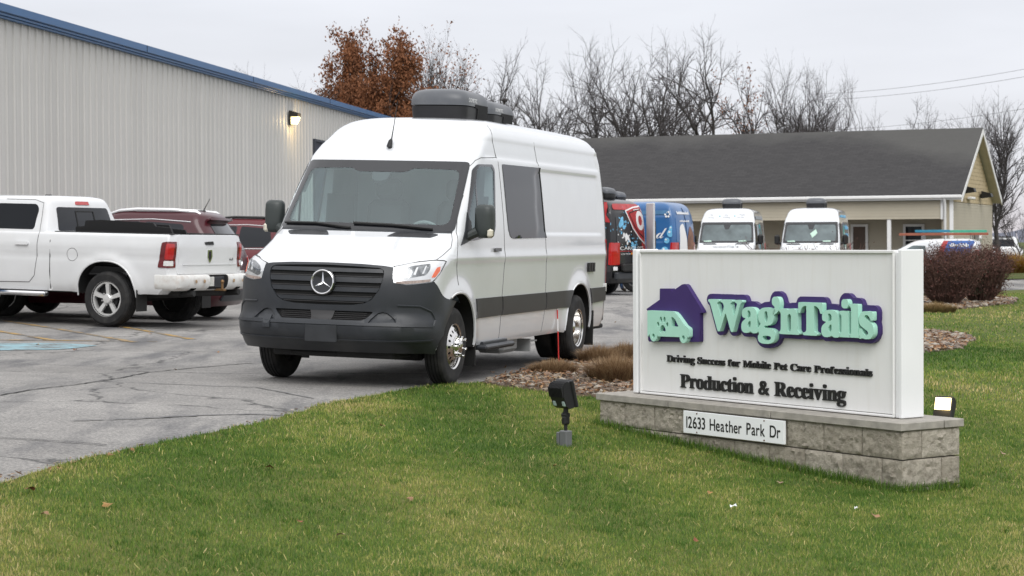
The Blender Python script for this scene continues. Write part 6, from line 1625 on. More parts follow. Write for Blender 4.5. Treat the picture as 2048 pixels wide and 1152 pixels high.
def build_tan_building():
    u = Vector((-.925, .38, 0)).normalized(); v = Vector((.38, .925, 0)).normalized()
    G = Vector((17.18, 76, 0)); M = Matrix(((u.x, v.x, 0, G.x), (u.y, v.y, 0, G.y), (0, 0, 1, -.22), (0, 0, 0, 1)))
    root = empty('tan_building', M=M, label='long low tan building with dark shingle roof and open porch', cat='building')
    L, Dp, ze, zr = 20., 10., 3.24, 6.03
    # local: x along the eave away from the gable end (leftwards), y into the building, z up. Mirrored axes, so faces are fixed after building.
    sl = math.atan2(zr - ze, Dp / 2); ln = math.hypot(zr - ze, Dp / 2)
    MR = roof_material()
    for k in range(2):
        T = Matrix.Translation((0, 0, ze)) @ Matrix.Rotation(sl, 4, 'X') if k == 0 else Matrix.Translation((0, Dp, ze)) @ Matrix.Rotation(math.pi, 4, 'Z') @ Matrix.Translation((-L, 0, 0)) @ Matrix.Rotation(sl, 4, 'X')
        b = MB(); b.box((L / 2, ln / 2, -.02), (L, ln - .004, .05), .0)
        o = b.build('roof', MR, root, fix=True); o.matrix_local = T
    b = MB(); b.box((L / 2, -.05, ze - .07), (L, .11, .12), .02); b.build('gutter', M_TRIMW, root, fix=True)
    b = MB(); b.box((L / 2, .03, ze - .10), (L, .03, .20)); b.build('fascia', M_TRIMW, root, fix=True)
    for k in (0, 1):     # rake boards and their soffits
        y0 = 0 if k == 0 else Dp; sg = 1 if k == 0 else -1
        P = [(y0, ze - .05), (y0 + sg * Dp / 2, zr - .05), (y0 + sg * Dp / 2, zr - .27), (y0, ze - .27)]
        b = MB(); V = prism_x(P, -.02, .02); b.add(V.v, V.f); b.build('rake_board', M_TRIMW, root, smooth=False, fix=True)
        P = [(y0 + sg * .05, ze - .17), (y0 + sg * Dp / 2, zr - .17), (y0 + sg * Dp / 2, zr - .20), (y0 + sg * .05, ze - .20)]
        b = MB(); V = prism_x(P, .02, .62); b.add(V.v, V.f); b.build('soffit', mat('soffit_tan', (.55, .51, .42), .7), root, smooth=False, fix=True)
    gw = .37
    # gable wall: plain lap below, scalloped shingles above
    MG = Matrix.Translation((gw, .25, 0)) @ Matrix.Rotation(R_(90), 4, 'Z')
    MG = Matrix(((0, 1, 0, gw), (1, 0, 0, .25), (0, 0, 1, 0), (0, 0, 0, 1)))
    siding('gable_siding', Dp - .5, -.1, 2.95, root, MG)
    siding('gable_shingles', 0, 2.97, zr - .25, root, MG, .16, mat('gable_shakes', (.46, .37, .225), .75, var=.14, vscale=6), poly=lambda a, c: ((c - ze + .22) / math.tan(sl) - .25, Dp - .25 - (c - ze + .22) / math.tan(sl)) if (c - ze) > -.3 else (0, Dp - .5))
    b = MB(); b.box((gw + .1, Dp / 2, 1.4), (.1, Dp - .6, 3.0)); b.add([(gw + .06, .3, 2.9), (gw + .06, Dp - .3, 2.9), (gw + .06, Dp / 2, zr - .2)], [(0, 1, 2)]); b.build('wall_core', M_SIDING, root, smooth=False)
    # porch header, posts, recessed wall
    MF = Matrix.Translation((.75, .25, 0)); siding('porch_header', L - .95, 2.32, 3.06, root, MF)
    b = MB(); b.box(((L + .75) / 2, .34, 2.69), (L - .95, .12, .74)); b.box(((L + .75) / 2, 1.2, 2.98), (L - .95, 2.0, .04)); b.build('porch_ceiling', M_SIDING, root, fix=True)
    siding('corner_siding', .36, -.1, 3.06, root, Matrix.Translation((gw, .25, 0)))
    b = MB(); b.box((gw + .06, .22, 1.5), (.14, .06, 3.1)); b.build('corner_board', M_TRIMW, root, fix=True)
    b = MB(); b.box((gw + .42, .22, 2.68), (.10, .07, .76)); b.build('corner_board', M_TRIMW, root, fix=True)
    for x in (2.85, 5.75, 8.6, 11.5, 14.4, 17.3): b = MB(); b.box((x, .34, 1.1), (.15, .15, 2.44), .01); b.build('porch_post', M_TRIMW, root, fix=True)
    b = MB(); b.tube([(.66, -.03, ze - .14), (.66, .12, ze - .36), (.66, .15, .1)], .055, 6); b.build('downspout', M_TRIMW, root)
    siding('porch_wall', L - .85, -.1, 3.0, root, Matrix.Translation((.85, 2.1, 0)))
    b = MB(); b.box((.78, 1.2, 1.45), (.08, 1.8, 3.1)); b.box((L / 2 + .4, 2.2, 1.45), (L - .9, .1, 3.1)); b.box((L / 2 + .6, 6, 1.4), (L - 1.4, 7.4, 3.0)); b.build('wall_core', M_SIDING, root, fix=True)
    for x, w, z0, z1 in ((2.23, .64, .95, 2.04), (4.4, .50, .1, 2.05), (9.9, .95, .9, 2.15), (12.9, .95, .9, 2.15)):
        b = MB(); b.box((x, 2.07, (z0 + z1) / 2), (w, .03, z1 - z0)); wn = b.build('window', M_TINT if w > .55 else mat('door_brown', (.09, .06, .045), .5), root, fix=True)
        b = MB()
        for sx in (-1, 1): b.box((x + sx * (w / 2 + .05), 2.05, (z0 + z1) / 2), (.10, .07, z1 - z0 + .2))
        b.box((x, 2.05, z1 + .05), (w, .07, .10)); b.box((x, 2.05, z0 - .05), (w, .07, .10)); b.box((x, 2.045, (z0 + z1) / 2), (w, .04, .045)); b.build('frame', M_TRIMW, wn, fix=True)
    # flood lamps, meter box
    for y, z in ((2.2, 3.42), (6.4, 3.30)):
        lr = empty('flood_lamp', M=M @ Matrix.Translation((gw - .03, y, z)), label='black flood lamp on the gable wall, %s of the two' % ('nearer' if y < 4 else 'farther'), cat='lamp', group='flood lamps on the gable')
        b = MB(); b.box((-.05, 0, .0), (.08, .18, .18), .02); b.build('bracket', M_BLACK, lr)
        b = MB(); b.add([(-.08, -.25, .20), (-.08, .25, .20), (-.46, .25, .10), (-.46, -.25, .10), (-.08, -.22, -.10), (-.08, .22, -.10), (-.50, .24, -.04), (-.50, -.24, -.04)], [(0, 1, 2, 3), (4, 7, 6, 5), (0, 4, 5, 1), (1, 5, 6, 2), (2, 6, 7, 3), (3, 7, 4, 0)]); b.build('head', M_BLACK, lr, smooth=False, fix=True)
    b = MB(); b.box((gw - .14, 3.6, 3.16), (.2, .8, .10), .02); b.build('vent_hood', M_TRIMW, root, fix=True)
    eb = empty('meter_box', M=M @ Matrix.Translation((gw - .02, 5.2, 0)), label='grey electric meter box on the gable wall of the tan building', cat='meter')
    b = MB(); b.box((-.10, 0, 1.45), (.18, .42, .62), .03); b.tube([(-.1, 0, .05), (-.1, 0, 1.2)], .045, 8); b.build('box', M_GREYM, eb)
    b = MB(); b.lathe([(.15, -.19), (.14, -.26), (0, -.27)], 16, M=Matrix.Translation((0, 0, 1.55)), axis='X'); b.build('dial', M_LAMPW, eb)
build_tan_building()
# ---------------------------------------------------------------- trees
def tube_np(paths):
    """many tapered tubes in one go: paths = [(points (k,3), radii (k), sides)]"""
    V = []; F = {3: [], 4: []}; o = 0
    for P, r, n in paths:
        k = len(P); d = np.gradient(P, axis=0); d /= np.linalg.norm(d, axis=1, keepdims=True) + 1e-9
        ref = np.where(np.abs(d[:, 2:3]) < .9, np.array([[0, 0, 1.]]), np.array([[1., 0, 0]]))
        a = np.cross(d, ref); a /= np.linalg.norm(a, axis=1, keepdims=True) + 1e-9; b = np.cross(d, a)
        t = np.arange(n) * 2 * np.pi / n
        V.append((P[:, None] + (a[:, None] * np.cos(t)[None, :, None] + b[:, None] * np.sin(t)[None, :, None]) * r[:, None, None]).reshape(-1, 3))
        i = np.arange(k - 1)[:, None] * n + np.arange(n)[None]; j = np.arange(k - 1)[:, None] * n + (np.arange(n)[None] + 1) % n
        F[4].append((o + np.stack([i, j, j + n, i + n], -1)).reshape(-1, 4)); o += k * n
    return np.concatenate(V), np.concatenate(F[4])
def rot_about(v, ax, a):
    ax = ax / (np.linalg.norm(ax) + 1e-9)
    return v * math.cos(a) + np.cross(ax, v) * math.sin(a) + ax * (ax @ v) * (1 - math.cos(a))
def grow_tree(seed, H, split=.40, leaders=2, upright=.6, wig=.16, spread=.42, side=9, twig=1.0, base=.016):
    """bare tree: a trunk, crooked leaders, side limbs, branches and fine twigs; returns (thick tubes, thin tubes, tips)"""
    r = np.random.default_rng(seed); thick = []; thin = []; tips = []
    def walk(p, d, L, step, w, up):
        P = [p]; q = d / np.linalg.norm(d); k = max(2, int(round(L / step)))
        for _ in range(k):
            q = q + r.normal(0, w, 3) + np.array([0, 0, up]); q /= np.linalg.norm(q); P.append(P[-1] + q * L / k)
        return np.array(P)
    def away(d, ang):
        ax = r.normal(0, 1, 3); ax -= d * (ax @ d); return rot_about(d, ax, ang)
    def limb(P, R, lev, L):
        """side shoots along an axis"""
        (thick if lev < 2 else thin).append((P, R, (7, 5, 4, 3)[min(lev, 3)]))
        if lev >= 3: tips.append(P[-1]); tips.append(P[len(P) // 2]); return
        n = (side + 3, 8, 5)[lev] if lev < 3 else 0
        n = int(n * twig) + r.integers(0, 2)
        for k in range(n):
            t = r.uniform(.12 if lev else .05, 1.) if k else 1.
            x = t * (len(P) - 1); i = min(int(x), len(P) - 2); p = P[i] + (P[i + 1] - P[i]) * (x - i); d = P[i + 1] - P[i]; d /= np.linalg.norm(d)
            nd = away(d, r.normal(.75, .2) if k else .3); nd[2] += .25 * upright; f = r.uniform(.35, .62) * (1 - .35 * t)
            l = L * f * (1., .95, .8)[lev]; rr = min(R[i] * .62, (.062, .030, .0165)[lev] * r.uniform(.7, 1.15))
            Q = walk(p, nd, l, (.55, .40, .30)[lev], wig * (1., .9, .8)[lev], .05 * upright)
            limb(Q, np.linspace(rr, rr * .45, len(Q)), lev + 1, l)
    T = walk(np.zeros(3), np.array([r.normal(0, .07), r.normal(0, .07), 1.]), H * split, .8, .05, .05)
    rt = H * base; thick.append((T, np.linspace(rt * 1.15, rt * .85, len(T)), 8))
    for k in range(leaders):
        d = away(np.array([0, 0, 1.]), abs(r.normal(spread, .10))); L = H * (1 - split) * r.uniform(.8, 1.08)
        P = walk(T[-1] if k < 2 else T[-1 - int(r.integers(1, max(2, len(T) // 3)))], d, L, .7, wig, .13 * upright)
        rr = rt * r.uniform(.42, .60) * (1 if leaders < 4 else .8)
        limb(P, np.linspace(rr, .018, len(P)), 0, L)
    # low dead side shoots on the trunk
    for k in range(3):
        i = int(r.integers(len(T) // 2, len(T))); Q = walk(T[i], away(np.array([0, 0, 1.]), 1.1), H * r.uniform(.10, .2), .4, wig, .04); limb(Q, np.linspace(.03, .01, len(Q)), 1, H * .15)
    return thick, thin, np.array(tips)
M_BARK = mat('bark', (.058, .052, .050), .95, var=.35, vscale=4, bump=.4, bscale=14)
M_TWIG = mat('twig', (.078, .070, .072), .95, var=.25, vscale=2)
M_OAKL = mat('oak_leaf', (.20, .078, .032), .8, var=.45, vscale=1.2)
TREE_MESH = {}; NEST = {}
def tree_meshes(key, **kw):
    if key not in TREE_MESH:
        th, tn, tips = grow_tree(key, **kw); NEST[key] = th[1][0][-3]
        z = max(p[0][:, 2].max() for p in tn)
        k = kw['H'] / z
        th = [(p * k, r_, n) for p, r_, n in th]; tn = [(p * k, r_, n) for p, r_, n in tn]; NEST[key] = NEST[key] * k
        TREE_MESH[key] = (mesh_np('trunk', *[(lambda a: a)(x) for x in (tube_np(th)[0], [tube_np(th)[1]])], M_BARK), mesh_np('crown', *[(lambda a: a)(x) for x in (tube_np(tn)[0], [tube_np(tn)[1]])], M_TWIG), tips * k)
    return TREE_MESH[key]
SPEC = {1: dict(H=14, split=.42, leaders=2, spread=.38, wig=.17, side=9), 2: dict(H=14, split=.34, leaders=3, spread=.26, upright=1., wig=.13, side=9), 3: dict(H=14, split=.44, leaders=4, spread=.52, wig=.17, side=9, base=.019),
        4: dict(H=13, split=.46, leaders=2, spread=.55, wig=.22, side=8, upright=.8), 5: dict(H=9, split=.22, leaders=4, spread=.40, wig=.16, side=7, upright=.8, base=.011), 6: dict(H=10, split=.30, leaders=3, spread=.20, wig=.09, side=20, upright=1.0, base=.014),
        7: dict(H=13, split=.50, leaders=3, spread=.45, wig=.18, side=8), 8: dict(H=13, split=.30, leaders=5, spread=.50, wig=.15, side=10, base=.018)}
def leaf_cloud(name, tips, per, rad, size, material, parent, seed, keep=None):
    r = np.random.default_rng(seed); t = np.repeat(tips, per, 0)
    if keep is not None: t = t[keep(t, r)]
    c = t + r.normal(0, rad, t.shape); n = len(c)
    a = r.normal(0, 1, (n, 3)); a /= np.linalg.norm(a, axis=1, keepdims=True); b = np.cross(a, r.normal(0, 1, (n, 3))); b /= np.linalg.norm(b, axis=1, keepdims=True)
    s = r.uniform(.6, 1.2, (n, 1)) * size
    V = np.stack([c - a * s, c + b * s * .5, c + a * s, c - b * s * .5], 1).reshape(-1, 3)
    return obj(name, mesh_np(name, V, [np.arange(4 * n).reshape(-1, 4)], material, smooth=False), parent)
def plant_tree(px, ytop, d, kind, label, rot=0., sx=1., group='bare trees behind the tan building', name='bare_tree'):
    X = (px - 1024) / F_PX * d; z0 = ground(X, d) - .1
    H = EYE.z + (480 - .006 * (px - 1024) - ytop) / F_PX * d - z0
    tr, cr, tips = tree_meshes(kind, **SPEC[kind]); k = H / SPEC[kind]['H']
    root = empty(name, loc=(X, d, z0), rot=(0, 0, rot), label=label, cat='tree', group=group); root.scale = (k * sx, k * sx, k)
    obj('trunk', tr, root); obj('crown', cr, root)
    return root, tips
TL = [  # px, top, depth, kind, rot, width, label
 (522, 120, 100, 3, .3, 1.1, 'small faint bare tree behind the metal roof, left one of two'), (575, 128, 100, 8, 1.9, .9, 'small faint bare tree behind the metal roof, right one of two'),
 (845, 40, 122, 2, .2, .8, 'tall slender bare tree just right of the russet oak'), (895, 42, 118, 2, 2.4, .85, 'tall bare tree with upright limbs above the van roof'),
 (962, 52, 112, 1, 4.0, 1.0, 'wide bare tree with a dark nest above the van roof unit'), (1062, 110, 125, 4, .7, .8, 'crooked bare tree right of the van roof units'),
 (1105, 74, 116, 8, 5.1, .85, 'dense-topped bare tree with thin crooked stems beside it'), (1195, 80, 118, 1, 2.2, .8, 'forked bare tree at the left end of the shingle ridge'),
 (1240, 95, 128, 7, 3.3, .9, 'leaning bare tree in the thicket left of the tallest trunk'), (1300, 42, 114, 8, 1.0, 1.0, 'thick-trunked bare tree with a broad dense crown behind the roof'),
 (1345, 62, 122, 7, 4.6, .8, 'slim upright bare tree between two thick-trunked trees'), (1400, 60, 116, 1, 5.6, .9, 'slanting bare tree leaning right behind the ridge'),
 (1432, 38, 110, 4, .1, 1.0, 'tall pale bare tree split into a wide V'), (1475, 110, 124, 7, 2.9, .8, 'low twiggy bare tree with a few brown leaves left on it'),
 (1572, 100, 112, 1, 1.4, .85, 'bare tree with several straight stems right of the thicket'), (1618, 125, 116, 8, 3.0, .9, 'bare tree with limbs swept to the right'), (1680, 190, 120, 5, .5, 1.0, 'small faint bare tree at the right end of the tree row'),
 (1825, 185, 120, 3, 2.0, 1.1, 'small bare tree rising over the ridge below the power lines, left one of two'), (1888, 188, 120, 8, 4.2, 1.1, 'small bare tree rising over the ridge below the power lines, right one of two'),
 (2002, 166, 92, 6, .9, 1.0, 'narrow upright bare tree right of the gable end'), (2040, 330, 100, 5, 3.6, 1.0, 'low bare tree at the right edge behind the pampas grass'),
 (1150, 150, 132, 5, 1.1, 1.3, 'low bare thicket tree behind the van roof corner'), (1600, 98, 114, 8, 2.2, .8, 'bare tree with a full twiggy crown near the right end of the row'), (1645, 128, 118, 3, .9, .8, 'last dense bare tree before the row thins out'), (1520, 170, 130, 5, .3, 1.3, 'low tangled bare tree with pale twigs above the roof'),
 (690, 118, 150, 4, 2.0, .7, 'pale bare tree left of the russet oak'), (1005, 150, 130, 5, 4.0, 1.3, 'low bare tree behind the second roof unit')]
for px, yt, d, kind, rot, sx, lab in TL:
    tree, tips = plant_tree(px, yt, d, kind, lab, rot, sx)
    if px in (1475, 845, 895): leaf_cloud('leaves', tips, 2, .15, .10, M_OAKL, tree, px, keep=lambda t, r: (r.random(len(t)) < .10))
    if px == 962:
        nb = MB(); nb.lathe([(0, -.14), (.16, -.06), (.2, .05), (.14, .11), (0, .05)], 10, M=Matrix.Translation(tuple(NEST[kind])), axis='Z'); nb.build('nest', M_TWIG, tree)
oak, tips = plant_tree(784, 56, 108, 8, 'tall oak still holding russet brown leaves, behind the metal building', 1.2, .72, group=None, name='oak_tree')
leaf_cloud('leaves', tips, 10, .27, .12, M_OAKL, oak, 5, keep=lambda t, r: r.random(len(t)) < np.clip(.66 - t[:, 0] * .09, .12, .9))
oak2, tips = plant_tree(690, 158, 106, 5, 'short russet-leaved oak beside the taller one', 0., .55, group=None, name='oak_tree')
leaf_cloud('leaves', tips, 6, .22, .11, M_OAKL, oak2, 6)
# far tree line on the horizon
def far_woods():
    r = np.random.default_rng(3); b = MB()
    x = np.arange(-420, 480, 3.); h = 5 + 2.5 * np.sin(x / 31) + 1.6 * np.sin(x / 9.) + r.uniform(0, 2.2, len(x))
    for i in range(len(x) - 1):
        y = 640 + 20 * math.sin(x[i] / 60)
        b.add([(x[i], y, -1), (x[i + 1], y, -1), (x[i + 1], y + 4, h[i + 1]), (x[i], y + 4, h[i]), (x[i], y + 30, h[i] * .6), (x[i + 1], y + 30, h[i + 1] * .6)], [(0, 1, 2, 3), (3, 2, 5, 4)])
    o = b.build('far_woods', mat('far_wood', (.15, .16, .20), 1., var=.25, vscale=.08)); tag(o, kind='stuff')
far_woods()

# ---------------------------------------------------------------- shrubs, grasses, stones
M_BARB = mat('barberry_twig', (.105, .062, .048), .9, var=.4, vscale=5)
M_BARBL = mat('barberry_leaf', (.105, .046, .036), .85, var=.5, vscale=6)
M_YEW = mat('dark_needles', (.022, .032, .014), .9, var=.4, vscale=6)
def twig_bush(name, loc, w, h, n, label, seed, mt=M_BARB, ml=M_BARBL, leaves=2200, group=None, lsize=.016, dark=None):
    r = np.random.default_rng(seed); paths = []; tips = []
    for k in range(n):
        a = r.uniform(0, 6.283); f = math.sqrt(r.uniform(0, 1)); P = [np.array([.12 * w * f * math.cos(a), .12 * w * f * math.sin(a), -.03])]
        tgt = np.array([w * .5 * f * math.cos(a) * r.uniform(.8, 1.08), w * .5 * f * math.sin(a) * r.uniform(.8, 1.08), h * r.uniform(.80, 1.0) * (1 - .26 * f ** 3)])
        for t in (.3, .55, .8, 1.): q = P[0] + (tgt - P[0]) * np.array([t ** .75, t ** .75, t]); P.append(q + r.normal(0, .02 * w, 3) * t)
        P = np.array(P); paths.append((P, np.linspace(.011, .004, 5), 3)); tips.append(P[-1])
        for j in range(5):
            i = r.integers(1, 5); q0 = P[i]; dirn = r.normal(0, 1, 3); dirn[2] = abs(dirn[2]) * .8; dirn /= np.linalg.norm(dirn); q1 = q0 + dirn * r.uniform(.08, .22) * h
            paths.append((np.array([q0, (q0 + q1) / 2 + r.normal(0, .01, 3), q1]), np.array([.005, .004, .003]), 3)); tips.append(q1)
    V, F = tube_np(paths); root = empty(name, loc=loc, label=label, cat='shrub', group=group)
    obj('twigs', mesh_np('twigs', V, [F], mt), root)
    if leaves: leaf_cloud('leaves', np.array(tips), max(1, leaves // len(tips)), .07, lsize, ml, root, seed)
    if dark: 
        c = np.array(tips); c = c[(c[:, 0] < -.02 * w) & (c[:, 2] < h * .86)]; leaf_cloud('evergreen_leaves', c, 8, .06, .022, dark, root, seed + 1)
    return root
def at_px(px, d, dz=0): X = (px - 1024) / F_PX * d; return (X, d, ground(X, d) + dz)
twig_bush('barberry_shrub', at_px(1893, 48.5), 1.75, 1.36, 420, 'large rounded dark red-brown shrub right beside the sign post', 21, leaves=16000, lsize=.022)
twig_bush('barberry_shrub', at_px(1962, 50.5), 1.65, 1.36, 420, 'large red-brown shrub with dark green inside, right of its twin', 22, leaves=16000, lsize=.022, dark=M_YEW)
for px, d, w, lab in ((1528, 33.5, 1.0, 'left'), (1612, 34.5, 1.1, 'middle'), (1690, 33.8, 1.0, 'right')):
    z = EYE.z + (479 - .006 * (px - 1024) + 2 - 481) / F_PX * d; g = ground((px - 1024) / F_PX * d, d)
    twig_bush('barberry_shrub', at_px(px, d), w, (z - g) * .90, 170, 'thin red twigs of a shrub showing above the sign, %s of three' % lab, int(px), leaves=1200, group='red shrubs behind the sign')
def tuft(name, loc, w, h, n, label, seed, material, cat='grass clump', group=None, lean=.75, bw=(.003, .007), flat=1.):
    r = np.random.default_rng(seed); a = r.uniform(0, 6.283, n); f = np.sqrt(r.uniform(0, 1, n))
    bx, by = .5 * w * .72 * f * np.cos(a), .5 * w * .72 * f * np.sin(a) * flat
    ln = np.clip(lean * f + r.normal(0, .18, n), .02, 1.2); hh = h * r.uniform(.55, 1.05, n) * (1 - .22 * f)
    da = a + r.normal(0, .6, n); fx, fy = np.cos(da), np.sin(da); ww = r.uniform(*bw, n); s2 = da + 1.57
    V = np.zeros((n, 5, 3))
    for k, (t, q) in enumerate(((0, 1), (0, -1), (.6, -.8), (.6, .8), (1, 0))):
        o = ln * hh * t ** 1.7
        V[:, k, 0] = bx + fx * o + np.cos(s2) * ww * q * .5; V[:, k, 1] = by + fy * o + np.sin(s2) * ww * q * .5
        V[:, k, 2] = hh * (t - .30 * ln * t ** 2.2) - .01
    i = np.arange(n)[:, None] * 5; me = mesh_np('blades', V.reshape(-1, 3), [i + np.array([[0, 1, 2, 3]]), i + np.array([[3, 2, 4]])], material, smooth=False)
    at_ = me.attributes.new('tint', 'FLOAT', 'POINT'); at_.data.foreach_set('value', np.repeat(np.clip(r.normal(.5, .25, n), 0, 1), 5).astype(np.float32))
    root = empty(name, loc=loc, label=label, cat=cat, group=group); obj('blades', me, root); return root
M_DRY = blade_material('dry_blade', [(0, (.13, .075, .042)), (.4, (.24, .15, .082)), (.7, (.36, .245, .135)), (1, (.50, .38, .23))], .2)
M_PAMP = blade_material('pampas_blade', [(0, (.16, .07, .02)), (.4, (.32, .17, .04)), (.7, (.46, .30, .08)), (1, (.30, .27, .08))], .3)
M_STRAW = blade_material('straw_blade', [(0, (.17, .11, .055)), (.5, (.30, .21, .10)), (1, (.42, .33, .17))], .2)
G1 = 'cut-back dry grass clumps in the stone bed'
tuft('dry_grass_clump', at_px(1105, 21.2), .62, .20, 3200, 'low dry brown grass clump at the foot of the red stake', 31, M_DRY, group=G1)
tuft('dry_grass_clump', at_px(1196, 23.2), .56, .30, 2600, 'dry brown grass clump behind the van wheel end of the bed', 32, M_DRY, group=G1)
tuft('dry_grass_clump', at_px(1248, 24.0), .45, .30, 2200, 'dark dry grass clump farthest back beside the sign edge', 33, M_DRY, group=G1)
tuft('dry_grass_clump', at_px(1236, 20.3), .74, .36, 4200, 'largest dry brown grass clump directly left of the sign', 34, M_DRY, group=G1, lean=.9)
tuft('pampas_grass', at_px(2022, 86, -.05), 2.9, 1.15, 5200, 'big orange-brown pampas grass clump beyond the far road', 35, M_PAMP, lean=.9, bw=(.02, .04))
tuft('dry_grass_clump', at_px(1872, 44.6), 1.1, .30, 2600, 'low straw-coloured clump in front of the large dark shrubs', 36, M_STRAW, lean=1., bw=(.008, .016))
tuft('dry_grass_clump', at_px(2000, 53.4), .5, .20, 700, 'small dark clump at the right end of the far bed', 37, M_DRY, bw=(.008, .016))
def stones(name, poly, n, rmin, rmax, seed, cols, dz=.02, box=None):
    r = np.random.default_rng(seed); P = np.array(poly); mn, mx = (P.min(0), P.max(0)) if box is None else box
    x = r.uniform(mn[0], mx[0], n * 5); y = r.uniform(mn[1], mx[1], n * 5); ok = inside(poly, x, y); x, y = x[ok][:n], y[ok][:n]; n = len(x)
    bm_ = bmesh.new(); bmesh.ops.create_icosphere(bm_, subdivisions=1, radius=1); base = np.array([v.co[:] for v in bm_.verts]); F = np.array([[v.index for v in f.verts] for f in bm_.faces]); bm_.free()
    s = r.uniform(rmin, rmax, n) ** 1.0; V = base[None] * (1 + r.normal(0, .14, (n, len(base), 1)))
    sc = np.stack([s * r.uniform(.8, 1.4, n), s * r.uniform(.7, 1.2, n), s * r.uniform(.35, .65, n)], -1); V = V * sc[:, None]
    a = r.uniform(0, 6.28, n); c_, s_ = np.cos(a), np.sin(a)
    V = np.stack([V[..., 0] * c_[:, None] - V[..., 1] * s_[:, None], V[..., 0] * s_[:, None] + V[..., 1] * c_[:, None], V[..., 2]], -1)
    V += np.stack([x, y, ground(x, y) + dz + s * .25], -1)[:, None]
    idx = (np.arange(n)[:, None, None] * len(base) + F[None]).reshape(-1, 3)
    me = mesh_np(name, V.reshape(-1, 3), [idx], cols); me.set_sharp_from_angle(angle=R_(40))
    at_ = me.attributes.new('tint', 'FLOAT', 'POINT'); at_.data.foreach_set('value', np.repeat(r.uniform(0, 1, n), len(base)).astype(np.float32))
    o = obj(name, me); tag(o, kind='stuff'); return o
M_STONE = blade_material('river_stone', [(0, (.09, .07, .055)), (.3, (.17, .13, .10)), (.55, (.25, .205, .155)), (.8, (.36, .33, .285)), (1, (.21, .125, .08))], 0.)
stones('bed_stones', [(-.32, 19.5), (.1, 18.95), (.82, 18.55), (1.3, 18.6), (2.0, 19.6), (2.6, 22), (2.2, 27.5), (1.2, 25.2), (.5, 23.6), (.15, 21.6)], 1500, .018, .045, 41, M_STONE)
stones('bed_stones', BED1, 1500, .03, .07, 42, M_STONE, box=((3.5, 25), (8.2, 37)))
stones('bed_stones', BED3, 1500, .04, .09, 43, M_STONE, dz=.03)
stones('edge_gravel', [(p[0] + .02, p[1] + .05) for p in EDGE] + [(p[0] - .10, p[1] + .05) for p in EDGE[::-1]], 520, .004, .014, 44, M_STONE, dz=.004)
r_ = np.random.default_rng(45)
# bark mulch and leaf litter in the beds
def litter(name, poly, n, size, material, seed, dz=.03, box=None):
    r = np.random.default_rng(seed); P = np.array(poly); mn, mx = (P.min(0), P.max(0)) if box is None else box
    x = r.uniform(mn[0], mx[0], n * 4); y = r.uniform(mn[1], mx[1], n * 4); ok = inside(poly, x, y); x, y = x[ok][:n], y[ok][:n]
    c = np.stack([x, y, ground(x, y) + dz + r.uniform(0, .03, len(x))], -1); n = len(c)
    a = r.normal(0, 1, (n, 3)); a[:, 2] *= .35; a /= np.linalg.norm(a, axis=1, keepdims=True); b_ = np.cross(a, np.array([0, 0, 1.]) + r.normal(0, .3, (n, 3))); b_ /= np.linalg.norm(b_, axis=1, keepdims=True)
    s = r.uniform(.5, 1.2, (n, 1)) * size
    V = np.stack([c - a * s, c + b_ * s * .4, c + a * s, c - b_ * s * .4], 1).reshape(-1, 3)
    me = mesh_np(name, V, [np.arange(4 * n).reshape(-1, 4)], material, smooth=False)
    at_ = me.attributes.new('tint', 'FLOAT', 'POINT'); at_.data.foreach_set('value', np.repeat(r.uniform(0, 1, n), 4).astype(np.float32))
    tag(obj(name, me), kind='stuff')
M_LITTER = blade_material('litter', [(0, (.12, .055, .028)), (.4, (.22, .11, .05)), (.75, (.34, .19, .09)), (1, (.40, .30, .18))], .1)
litter('leaf_litter', [(-.30, 19.5), (.1, 18.95), (.82, 18.5), (1.3, 18.6), (2.0, 19.6), (2.6, 22), (2.2, 27.5), (1.2, 25.2), (.5, 23.6), (.15, 21.6)], 5200, .026, M_LITTER, 46)
litter('leaf_litter', BED1, 5000, .05, M_LITTER, 47, box=((3.5, 25), (8.2, 37))); litter('leaf_litter', BED3, 4500, .05, M_LITTER, 48, dz=.05)
litter('leaf_litter', [(-3.3, 11.5), (-3.0, 12.2), (-2.5, 13.4), (-2.4, 13.3), (-2.9, 11.9), (-3.05, 11.3)], 90, .03, M_LITTER, 49, dz=.012)
# single leaves lying about
lm = []
for k in range(4):
    r = random.Random(k); b = MB(); P = []
    for t in np.linspace(0, 2 * np.pi, 11, endpoint=False): q = .5 + .5 * abs(math.cos(2.5 * t)); P.append((.045 * q * math.cos(t) * 1.3, .045 * q * math.sin(t), .012 * math.cos(2 * t + k) + r.uniform(0, .006)))
    b.add(P + [(0, 0, .004)], [(i, (i + 1) % 11, 11) for i in range(11)]); lm.append(b.mesh('fallen_leaf', mat('leaf_%s' % ('rust', 'tan', 'ochre', 'pale')[k], ((.20, .075, .035), (.26, .15, .08), (.28, .16, .055), (.32, .22, .15))[k], .8, var=.25, vscale=20), smooth=False))
LEAF_PX = [(540, 945), (90, 1040), (215, 1022), (682, 1082), (600, 1055), (765, 860), (1420, 995), (1560, 975), (1392, 1092), (1750, 1042), (1110, 940), (2005, 915), (60, 990), (820, 1010)]
LOT_PX = [(75, 690), (240, 655), (150, 700), (436, 705), (390, 600), (300, 668), (210, 640), (440, 640), (1010, 735), (985, 745), (1000, 752), (480, 590), (1230, 645), (350, 740)]
def px_ground(px, py):
    d = FW * F_PX + RT2 * (px - 1024) + UP2 * (576 - py); z = -.2
    for _ in range(40): t = (z - EYE.z) / d.z; P = EYE + d * t; z = .5 * z + .5 * ground(P.x, P.y)
    return P
